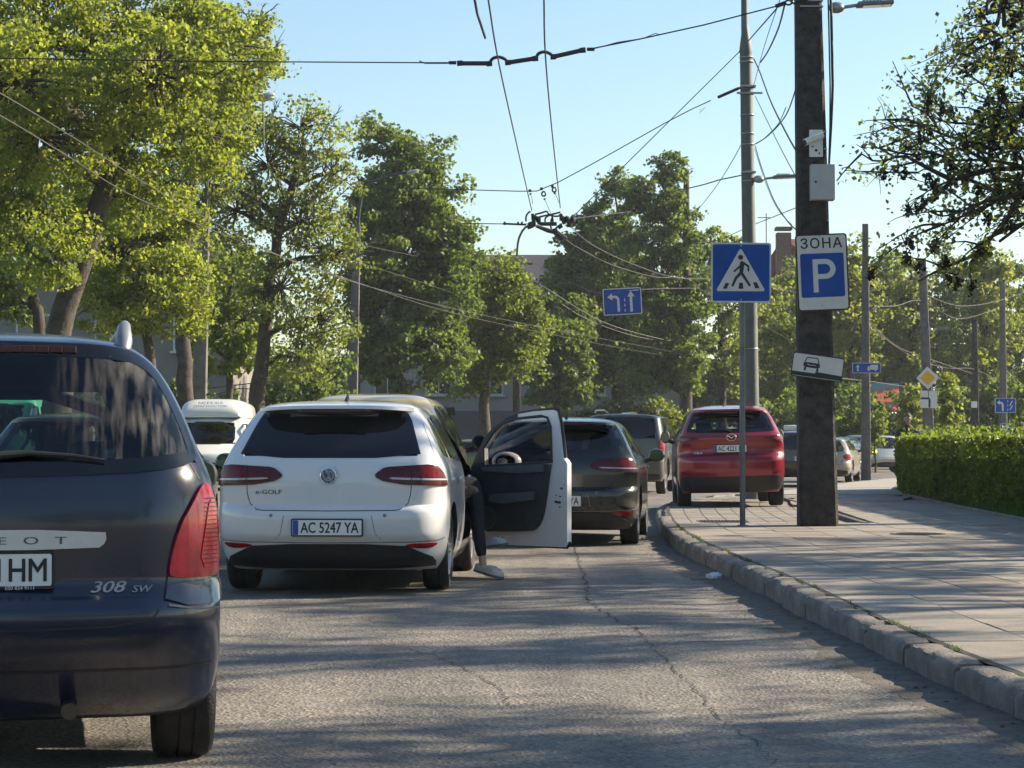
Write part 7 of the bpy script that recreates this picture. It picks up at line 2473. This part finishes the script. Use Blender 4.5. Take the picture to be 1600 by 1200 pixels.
# video screen
vb = thing('video_screen', 'advertising video screen with teal and red picture, beyond the hedge', 'screen', at(1383, 627, 118))
board(vb, 1.62, 2.1, .02, INK, .0, .25, 'cabinet')
SCR = []
def emat(n, c, s): return mat(n, c, .4, emit=c, estr=s)
board(vb, 1.46, 1.92, .005, emat('screen_dark', (.05, .03, .035), .5), -.006, -.001, 'screen_face')
layer(vb, [[(-.73, .62), (.73, .84), (.73, .96), (-.73, .96)]], emat('screen_teal', (.03, .12, .15), .15), -.0065, 'screen_picture', .003)
layer(vb, [[(-.73, .30), (-.73, .05), (-.1, -.02), (.73, -.05), (.73, .66), (.1, .50)]], emat('screen_red', (.45, .08, .06), .35), -.0065, 'screen_picture', .003)
layer(vb, [rrect(.14, .14, .01, -.15, -.45), rrect(.18, .16, .01, .50, -.38), rrect(.1, .1, .01, -.02, -.52)], emat('screen_logo', (.7, .03, .06), .8), -.0068, 'screen_logo', .003)
layer(vb, [rrect(.46, .10, .01, .35, -.62)], emat('screen_white', (.7, .7, .7), .8), -.0068, 'screen_caption', .003)
bm = bmesh.new(); tube(bm, [(0, .12, -1.0), (0, .12, -2.9)], .14, 12); bobj('post', bm, CPOLE, vb, 40)
bm = bmesh.new()
for x in (-.45, .2): box(bm, (x, -.25, 1.12), (.3, .22, .1), ry=R(20), bev=.02)
bobj('floodlight', bm, INK, vb)

# ---------------------------------------------------------------- wires
WIRE = mat('wire_black', (.012, .012, .013), .6)
WIREL = mat('wire_copper_grey', (.13, .12, .11), .5, .5)
INS = mat('insulator_black', (.020, .018, .018), .5)
def wire(name, label, pts, rad=.008, m=None, cat='wire', step=.8, ends=None):
    """pts: (px, py, Y) or world Vectors"""
    P = [at(*p) if not isinstance(p, Vector) else p for p in pts]
    o0 = P[0]
    bm = bmesh.new()
    q = crom([p - o0 for p in P], step) if len(P) > 2 else [p - o0 for p in P]
    tube(bm, q, rad, 5, False)
    o = bobj(name, bm, m or WIRE, None, 60)
    o.location = o0
    tag(o, label, cat)
    return o
wire('trolley_wire', 'left trolley wire running from the top of the frame down to the wire junction', [(757, -30, 22.8), (763, 0, 23.7), (778, 92, 27.2), (806, 220, 34.5), (832, 334, 45)], .010)
wire('trolley_wire', 'right trolley wire running from the top of the frame down to the wire junction', [(849, -30, 22.8), (850, 0, 23.7), (852, 84, 27.0), (862, 200, 33.5), (876, 330, 45)], .010)
wire('feeder_cable', 'thick slack cable joining the left trolley wire at the span insulators', [(738, -20, 25.0), (742, 10, 25.5), (752, 40, 26.2), (763, 72, 26.8), (778, 92, 27.2)], .016)
# the span with its rod insulators
spn = thing('span_wire', 'span wire with three thick black rod insulators, tied to the wide concrete pole', 'wire', at(775, 95, 27.3))
o0 = at(775, 95, 27.3)
def P_(x, y, Y=27.3): return at(x, y, Y) - o0
bm = bmesh.new()
tube(bm, [P_(-250, 70, 27.3), P_(0, 91), P_(330, 96), P_(660, 98), P_(706, 98)], .008, 5, False)
tube(bm, [P_(920, 77), P_(960, 69), P_(1000, 61), P_(1100, 39), P_(1212, 10)], .009, 5, False)
tube(bm, [P_(922, 78), P_(965, 66), P_(1005, 60), P_(1024, 52), P_(1030, 54)], .005, 4, False)
tube(bm, [P_(655, 95), P_(664, 99), P_(700, 99)], .007, 4, False)
bobj('wire', bm, WIRE, spn, 60)
for a, b_ in (((717, 99), (766, 99)), ((792, 98), (838, 91)), ((863, 89), (912, 78))):
    bm = bmesh.new()
    tube(bm, [P_(*a), P_(*b_)], .028, 10)
    tube(bm, [P_(a[0] - 3, a[1]), P_(a[0] + 6, a[1] - .6)], .034, 10); tube(bm, [P_(b_[0] - 6, b_[1] + .8), P_(b_[0] + 3, b_[1])], .034, 10)
    bobj('rod_insulator', bm, INS, spn, 40)
for c in ((705, 98), (921, 77)):
    bm = bmesh.new(); tube(bm, [P_(c[0] - 4, c[1]), P_(c[0] + 8, c[1])], .022, 8); bobj('clamp', bm, INS, spn, 40)
for pts in ([(766, 98), (769, 92), (779, 89), (790, 93), (793, 99)], [(838, 91), (841, 84), (851, 81), (861, 85), (864, 90)]):
    bm = bmesh.new(); tube(bm, crom([P_(*p) for p in pts], .03), .020, 8); bobj('hanger', bm, INS, spn, 50)
bm = bmesh.new()
tube(bm, [P_(1212, 10), P_(1228, 4)], .026, 8)
for k in range(2):
    q = [P_(1232 + 10 * k + 5 * math.cos(a), 4 - 2 * k + 3.6 * math.sin(a)) for a in lin(0, 2 * math.pi, 12)]; tube(bm, q, .012, 6, False)
tube(bm, [P_(1246, 1), P_(1262, -1)], .018, 6)
bobj('end_insulator', bm, INS, spn, 40)

# second span at the steel pole, with its small strain insulators
Y2 = 43.5
sp2 = thing('span_wire', 'second span wire from the steel pole across the street above the wire junction', 'wire', at(830, 298, Y2))
o0 = at(830, 298, Y2)
def Q_(x, y, Y=Y2): return at(x, y, Y) - o0
bm = bmesh.new()
tube(bm, crom([Q_(560, 292, 50), Q_(710, 296, 46), Q_(825, 299), Q_(842, 296), Q_(872, 285), Q_(960, 237), Q_(1060, 181), Q_(1122, 152, 42.6)], .6), .010, 5, False)
tube(bm, [Q_(1095, 170), Q_(1093, 178), Q_(1101, 168)], .006, 4, False)
bobj('wire', bm, WIRE, sp2, 60)
bm = bmesh.new(); tube(bm, [Q_(1122, 152, 42.6), Q_(1154, 138, 42.4)], .03, 8); tube(bm, [Q_(1152, 138, 42.4), Q_(1180, 136, 42.2)], .022, 6); bobj('rod_insulator', bm, INS, sp2, 40)
for x, y, x2, y2 in ((828, 296, 829, 303), (846, 293, 851, 311), (863, 289, 867, 302)):
    bm = bmesh.new(); tube(bm, [Q_(x, y), Q_(x + .5, y + 4)], .03, 8)
    if x > 830:
        cx, cy = (x + x2) / 2 + 1, (y + y2) / 2 + 1
        tube(bm, [Q_(cx + 3 * math.cos(a), cy + 3.6 * math.sin(a)) for a in lin(0, 2 * math.pi, 12)], .016, 6, False)
    tube(bm, [Q_(x2 - .3, y2 - 1), Q_(x2 + .6, y2 + 1)], .026, 8); bobj('strain_insulator', bm, INS, sp2, 50)
bm = bmesh.new()
tube(bm, crom([Q_(829, 303), Q_(832, 313), Q_(832, 322)], .1), .006, 4, False); tube(bm, [Q_(851, 311), Q_(861, 334)], .006, 4, False); tube(bm, crom([Q_(867, 302), Q_(872, 312), Q_(874, 320)], .1), .006, 4, False)
bobj('dropper', bm, WIRE, sp2)

# junction: crossing switch of the trolley wires
Y3 = 45.0
jn = thing('trolley_wire_junction', 'tangled overhead trolley wire switch hanging over the street', 'wire junction', at(856, 346, Y3))
o0 = at(856, 346, Y3)
def J_(x, y, d=0): return at(x, y, Y3 + d) - o0
bm = bmesh.new()
for pts, rd_ in (([(832, 334), (834, 345), (835, 354)], .035), ([(838, 338), (842, 348), (846, 350)], .04), ([(876, 334), (880, 345), (882, 350)], .04), ([(884, 338), (888, 346), (893, 350)], .045), ([(824, 356), (830, 354), (834, 352)], .04), ([(872, 356), (878, 352)], .045)):
    bm = bmesh.new(); tube(bm, [J_(*p) for p in pts], rd_, 7); bobj('hanger_rod', bm, INS, jn, 40)
for x, y in ((834, 340), (841, 343), (878, 341), (886, 342), (895, 344), (867, 361), (829, 351), (890, 351)):
    bm = bmesh.new(); box(bm, J_(x, y), (.07, .10, .10), rz=.5, bev=.01); bobj('clamp_block', bm, INS, jn, 40)
bm = bmesh.new()
for pts in ([(822, 346), (822, 338), (826, 332), (830, 330)], [(836, 335), (848, 332), (854, 330), (858, 335), (862, 337)], [(842, 339), (856, 336), (866, 334), (878, 331)], [(852, 347), (852, 341), (857, 337), (862, 337), (864, 345), (863, 355)], [(862, 337), (870, 338), (878, 336)], [(862, 352), (861, 345), (864, 338)], [(826, 350), (834, 345)], [(868, 357), (874, 352), (880, 348)], [(843, 350), (856, 350), (870, 350)], [(860, 352), (862, 358), (865, 361)]):
    tube(bm, crom([J_(*p) for p in pts], .04), .018, 6, False)
bobj('jumper_cable', bm, INS, jn, 50)
bm = bmesh.new()
tube(bm, [J_(845, 350), J_(870, 350)], .04, 7)
bobj('switch_bar', bm, INS, jn, 40); bm = bmesh.new(); tube(bm, [J_(838, 353), J_(856, 361), J_(865, 363)], .035, 6); bobj('switch_bar', bm, INS, jn, 40); bm = bmesh.new(); tube(bm, [J_(838, 352.5, -.3), J_(863, 360, -.3)], .02, 6)
bobj('switch_bar', bm, mat('switch_brass', (.14, .11, .07), .5, .5), jn, 40); bm = bmesh.new(); tube(bm, [J_(867, 363), J_(880, 374)], .05, 6); bobj('switch_bar', bm, INS, jn, 40); bm = bmesh.new(); tube(bm, [J_(869, 360), J_(886, 373)], .025, 6)
bobj('switch_bar', bm, mat('switch_brass', (.14, .11, .07), .5, .5), jn, 40)
bm = bmesh.new(); tube(bm, [J_(722, 349), J_(790, 350), J_(826, 350)], .010, 5); tube(bm, [J_(786, 349.5), J_(822, 351)], .02, 6)
for x in (787, 808, 814): tube(bm, [J_(x, 349), J_(x + 3, 349)], .035, 8)
bobj('tension_rod', bm, INS, jn, 40)

wire('stay_wire', 'straight stay wire from the steel pole top down to the junction', [(1156, 80, 42.3), (1040, 195, 43), (906, 328, 44.5), (893, 341, 45)], .009)
bm = bmesh.new(); p = at(907, 327, 44.5)
wire('cross_wire', 'short dark wire from the junction into the broad dark tree', [(894, 342, 45), (925, 338, 48), (990, 330, 55)], .012)
wire('diagonal_wire', 'diagonal wire from the upper left of the wide concrete pole to the steel pole', [(1213, 14, 27.5), (1155, 80, 42)], .010)
wire('insulated_wire', 'lower wire with rod insulator leaving the steel pole to the left', [(1178, 270, 42.2), (1155, 272, 42.3), (1124, 281, 42.6), (1085, 292, 45), (1000, 310, 60)], .012)
wire('thin_wire', 'thin wire dropping left from the middle of the steel pole', [(1157, 228, 42.3), (1148, 245, 43), (1120, 290, 50), (1085, 335, 62)], .008)
wire('bundle_cable', 'thick cable from the top of the wide concrete pole down to the steel pole', [(1226, 8, 27.6), (1216, 45, 32), (1200, 80, 37), (1187, 99, 41.5)], .013)
wire('bundle_cable', 'thick cable from the steel pole down to the wide concrete pole at camera height', [(1178, 92, 42.2), (1187, 112, 41), (1205, 160, 36), (1235, 220, 30), (1255, 252, 27.5)], .013)
wire('slack_wire', 'slack twisted wire between the two right-hand poles', [(1254, 98, 27.5), (1246, 130, 30), (1228, 180, 34), (1200, 212, 39), (1178, 226, 42)], .010)
wire('slack_wire', 'second slack wire just under the twisted one', [(1228, 168, 32), (1215, 195, 36), (1192, 218, 40), (1179, 226, 42)], .007)
wire('thin_wire', 'thin straight wire from the steel pole to the bottom of the cabinet', [(1180, 150, 42.2), (1215, 222, 34), (1254, 296, 27.5)], .007)
wire('thin_wire', 'wire hanging from the steel pole down behind the ЗОНА sign', [(1180, 228, 42.2), (1190, 262, 41), (1208, 310, 38), (1230, 345, 33), (1248, 362, 28)], .010)
wire('thin_wire', 'second thin wire hanging beside the steel pole towards the ЗОНА sign', [(1179, 232, 42.2), (1196, 285, 40), (1214, 325, 37), (1238, 352, 32)], .006)
wire('thin_wire', 'thin wire rising from the steel pole to the top of the frame', [(1176, 140, 42.2), (1195, 70, 36), (1222, -10, 28)], .006)
wire('thin_wire', 'faint wire crossing behind the steel pole above the roofs', [(1000, 375, 95), (1100, 380, 92), (1180, 350, 80), (1255, 320, 60)], .014)
# long wires sweeping from the left round the bend
def long_wire(label, pts, r=.011, m=None): return wire('trolley_wire', label, pts, r * .8, m or WIREL, step=1.5)
long_wire('upper pale wire sweeping from the left edge round the bend', [(-60, 115, 27), (0, 145, 29), (120, 218, 34), (220, 282, 39), (350, 356, 46), (450, 405, 54), (550, 440, 61), (700, 480, 74), (850, 512, 88), (1000, 540, 104), (1150, 566, 122), (1300, 578, 135)])
long_wire('lower pale wire sweeping from the left edge round the bend', [(-60, 150, 26), (0, 180, 28), (100, 240, 33), (220, 312, 39), (400, 386, 50), (560, 442, 62), (700, 487, 75), (850, 520, 90), (1000, 549, 106), (1150, 572, 124), (1240, 577, 132), (1400, 596, 138), (1540, 611, 140)])
long_wire('pale wire from the junction down to the right, upper one', [(895, 358, 45), (930, 385, 52), (990, 413, 62), (1060, 434, 74), (1160, 440, 88), (1300, 470, 100)], .012)
long_wire('pale wire from the junction down to the right, lower one', [(884, 374, 46), (905, 388, 50), (960, 415, 60), (1025, 433, 72), (1075, 436, 80), (1120, 468, 95), (1250, 540, 120)], .012)
long_wire('wire from the dark pole crossarm sagging to the right', [(812, 430, 98), (850, 448, 95), (900, 480, 98), (960, 510, 103), (1060, 535, 112), (1160, 546, 124)], .016)
long_wire('second wire from the dark pole crossarm', [(820, 440, 99), (870, 470, 97), (920, 500, 100), (1000, 527, 108), (1100, 541, 118), (1180, 552, 126)], .016)
long_wire('support wire of the lane sign', [(830, 410, 95), (900, 445, 82), (945, 459, 70.2), (1003, 452, 70.2), (1100, 450, 80)], .011)
long_wire('thin wires crossing behind the lane sign', [(440, 375, 66), (560, 410, 78), (700, 455, 90), (820, 500, 100), (940, 540, 112)], .012)
long_wire('wire from second left pole towards the junction post', [(470, 340, 64), (540, 375, 78), (650, 400, 90), (725, 411, 100)], .012)
long_wire('pale wire low over the hedge', [(1303, 590, 64), (1360, 596, 80), (1440, 606, 100), (1560, 612, 120), (1640, 612, 130)], .016)
long_wire('pale wire sagging from thin pole to the diamond pole', [(1355, 478, 64), (1400, 478, 68), (1440, 470, 76), (1500, 498, 88), (1568, 478, 98)], .014)
long_wire('second pale wire between the right-hand poles', [(1355, 500, 64), (1400, 540, 70), (1450, 560, 78), (1523, 585, 92)], .014)
long_wire('third pale wire between the right-hand poles', [(1370, 520, 70), (1430, 560, 76), (1480, 575, 84), (1523, 577, 92), (1568, 600, 98)], .014)
long_wire('pale wire from the diamond pole up to the right', [(1446, 460, 76), (1500, 478, 84), (1560, 470, 95), (1620, 450, 100)], .014)

# ---------------------------------------------------------------- buildings
def windows(root, xs_, zs_, y, w, h, fm, gm_, sill=True):
    f0 = None
    for x in xs_:
        for z in zs_:
            bm = bmesh.new()
            prism(bm, [(-w / 2, -h / 2), (w / 2, -h / 2), (w / 2, h / 2), (-w / 2, h / 2)], -.05, .08, [[(-w / 2 + .08, -h / 2 + .08), (-.03, -h / 2 + .08), (-.03, h / 2 - .08), (-w / 2 + .08, h / 2 - .08)], [(.03, -h / 2 + .08), (w / 2 - .08, -h / 2 + .08), (w / 2 - .08, h / 2 - .08), (.03, h / 2 - .08)]])
            fr = bobj('window', bm, fm, root); fr.location = (x, y, z)
            bm = bmesh.new(); box(bm, (0, .03, 0), (w - .14, .02, h - .14)); bobj('pane', bm, gm_, fr)
            if sill:
                bm = bmesh.new(); box(bm, (0, -.10, -h / 2 - .05), (w + .2, .22, .09)); bobj('sill', bm, fm, fr)
WINP = mat('window_dark', (.03, .035, .04), .12, coat=.5)
FRW = mat('frame_white', (.5, .5, .48), .5)
def building(name, label, x0, x1, y0, y1, zt, wm, rm, hip=2.2, rows=None, cols=None, wz=None, base=None, rid=None):
    cx, cy = (x0 + x1) / 2, (y0 + y1) / 2
    root = thing(name, label, 'building', (cx, cy, .1))
    bm = bmesh.new(); box(bm, (0, 0, zt / 2 - .2), (x1 - x0, y1 - y0, zt)); bobj('wall', bm, wm, root)
    if base:
        bm = bmesh.new(); box(bm, (0, 0, base[0] / 2), (x1 - x0 + .12, y1 - y0 + .12, base[0])); bobj('plinth', bm, base[1], root)
    bm = bmesh.new()
    ov = .5; hx, hy = (x1 - x0) / 2 + ov, (y1 - y0) / 2 + ov
    e = [bm.verts.new((sx * hx, sy * hy, zt - .25)) for sx, sy in ((-1, -1), (1, -1), (1, 1), (-1, 1))]
    e2 = [bm.verts.new((v.co.x, v.co.y, zt - .05)) for v in e]
    r1, r2 = bm.verts.new((-hx + hip * 1.3, 0, zt + hip)), bm.verts.new((hx - hip * 1.3, 0, zt + hip))
    bm.faces.new(list(reversed(e)))
    for i in range(4): bm.faces.new((e[i], e[(i + 1) % 4], e2[(i + 1) % 4], e2[i]))
    bm.faces.new((e2[0], e2[1], r2, r1)); bm.faces.new((e2[1], e2[2], r2)); bm.faces.new((e2[2], e2[3], r1, r2)); bm.faces.new((e2[3], e2[0], r1))
    bobj('roof', bm, rm, root)
    if rows:
        windows(root, cols, rows, -(y1 - y0) / 2 - .06, 1.5, wz or 1.5, FRW, WINP)
    return root
PLAST = mat('plaster_mauve', (.13, .115, .115), .9, var=.12, scale=.6, bump=.2, bscale=8)
PLAST2 = mat('plaster_grey', (.19, .175, .16), .9, var=.14, scale=.5, bump=.2, bscale=8)
PLASTL = mat('plaster_light', (.30, .28, .26), .9, var=.1, scale=.5)
TIN = mat('roof_brown', (.055, .045, .045), .6, .2, var=.2, scale=3)
TILE = mat('roof_red', (.17, .055, .045), .7, var=.25, scale=2.0, bump=.5, bscale=14)
building('apartment_house', 'grey plastered house behind the trees on the left', -34, -11.5, 92, 104, 8.6, PLAST2, TIN, rows=[2.4, 5.6], cols=[-9.5, -6.3, -3.1, .1, 3.3, 6.5, 9.7])
g2 = building('apartment_house', 'low mauve house behind the light green tree in the middle', -8.6, 9.5, 128, 142, 10.0, PLASTL, TIN, hip=2.4, rows=[4.6, 7.8], cols=[-7.5, -4.6, -1.7, 1.2, 4.1, 7.0], base=(2.95, PLAST))
bm = bmesh.new(); box(bm, (-6.6, -7.6, 1.9), (3.2, 1.2, 2.5)); box(bm, (-6.6, -8.1, 3.3), (3.8, 2.2, .18)); bobj('porch', bm, PLAST2, g2)
g3 = building('brick_house', 'house with a red tiled roof and brick chimney above the trees', 17.6, 24.6, 156, 170, 11.6, PLASTL, TILE, hip=4.3, rows=[9.6], cols=[-1.9, 1.3], wz=1.7)
bm = bmesh.new(); box(bm, (-1.9, -3.5, 14.4), (1.0, 1.0, 3.2)); box(bm, (-1.9, -3.5, 16.3), (1.15, 1.15, .22)); bobj('chimney', bm, mat('brick_brown', (.12, .075, .055), .9, var=.4, scale=6), g3)
bm = bmesh.new(); tube(bm, [(-3.0, -2.5, 12.4), (-3.0, -2.5, 17.5)], .04, 5); tube(bm, [(-3.6, -2.5, 17.2), (-2.7, -2.5, 17.2)], .03, 4); bobj('aerial', bm, WIRE, g3)
g4 = building('brick_house', 'distant house with a red roof right of the concrete poles', 27.5, 31.5, 172, 184, 11.8, PLASTL, TILE, hip=2.6)
bm = bmesh.new(); box(bm, (-1.2, -2, 14.0), (.8, .8, 1.8)); bobj('chimney', bm, MATS['brick_brown'], g4)

# kiosk front, sunshade and dish in the middle distance
ks = thing('kiosk', 'small dark kiosk with a tilted sunshade beyond the white hatchback', 'kiosk', (at(672, 700, 116).x, 116, .1))
bm = bmesh.new(); box(bm, (-.6, 0, 1.5), (2.4, 1.6, 3.0)); bobj('wall', bm, PLAST2, ks)
bm = bmesh.new(); box(bm, (.5, -.9, 2.75), (1.6, .9, .06), rx=R(-24)); bobj('awning', bm, mat('awning_dark', (.05, .05, .06), .7), ks)
bm = bmesh.new(); lathe(bm, [(.0005, 0), (.30, .04), (.42, .10), (.40, .12), (.0005, .04)], 24, 'Y', (.95, -1.0, 1.75)); bobj('satellite_dish', bm, mat('dish_grey', (.30, .33, .38), .5), ks, 50)
# white railing at the far kerb
rl = thing('railing', 'low white metal railing along the far kerb in the bend', 'railing', (0, 0, 0))
def rail(x0, y0, x1, y1, n):
    for i in range(n + 1):
        t = i / n; x, y = x0 + (x1 - x0) * t, y0 + (y1 - y0) * t
        bm = bmesh.new(); box(bm, (x, y, .62), (.05, .05, 1.0)); bobj('rail_post', bm, FRW, rl)
    for z in (.35, 1.1):
        bm = bmesh.new(); tube(bm, [(x0, y0, z), (x1, y1, z)], .025, 6); bobj('rail_bar', bm, FRW, rl)
    bm = bmesh.new()
    m_ = n * 6
    for i in range(m_): t = (i + .5) / m_; box(bm, (x0 + (x1 - x0) * t, y0 + (y1 - y0) * t, .72), (.02, .02, .75))
    tag(bobj('balusters', bm, FRW, rl), kind='stuff')
rail(13.5, 115.5, 27, 120, 12)

# ---------------------------------------------------------------- air
bm = bmesh.new()
box(bm, (0, 0, 12.0), (1240, 1240, 27.0))
hz_m = bpy.data.materials.new('haze'); hz_m.use_nodes = True
nt = hz_m.node_tree; nt.nodes.clear()
ho = nt.nodes.new('ShaderNodeOutputMaterial'); hv = nt.nodes.new('ShaderNodeVolumePrincipled')
hv.inputs['Color'].default_value = (.90, .93, 1, 1); hv.inputs['Density'].default_value = .00030; hv.inputs['Anisotropy'].default_value = .35
nt.links.new(hv.outputs[0], ho.inputs['Volume'])
tag(bobj('haze', bm, hz_m), kind='stuff')
sc.cycles.volume_bounces = 0
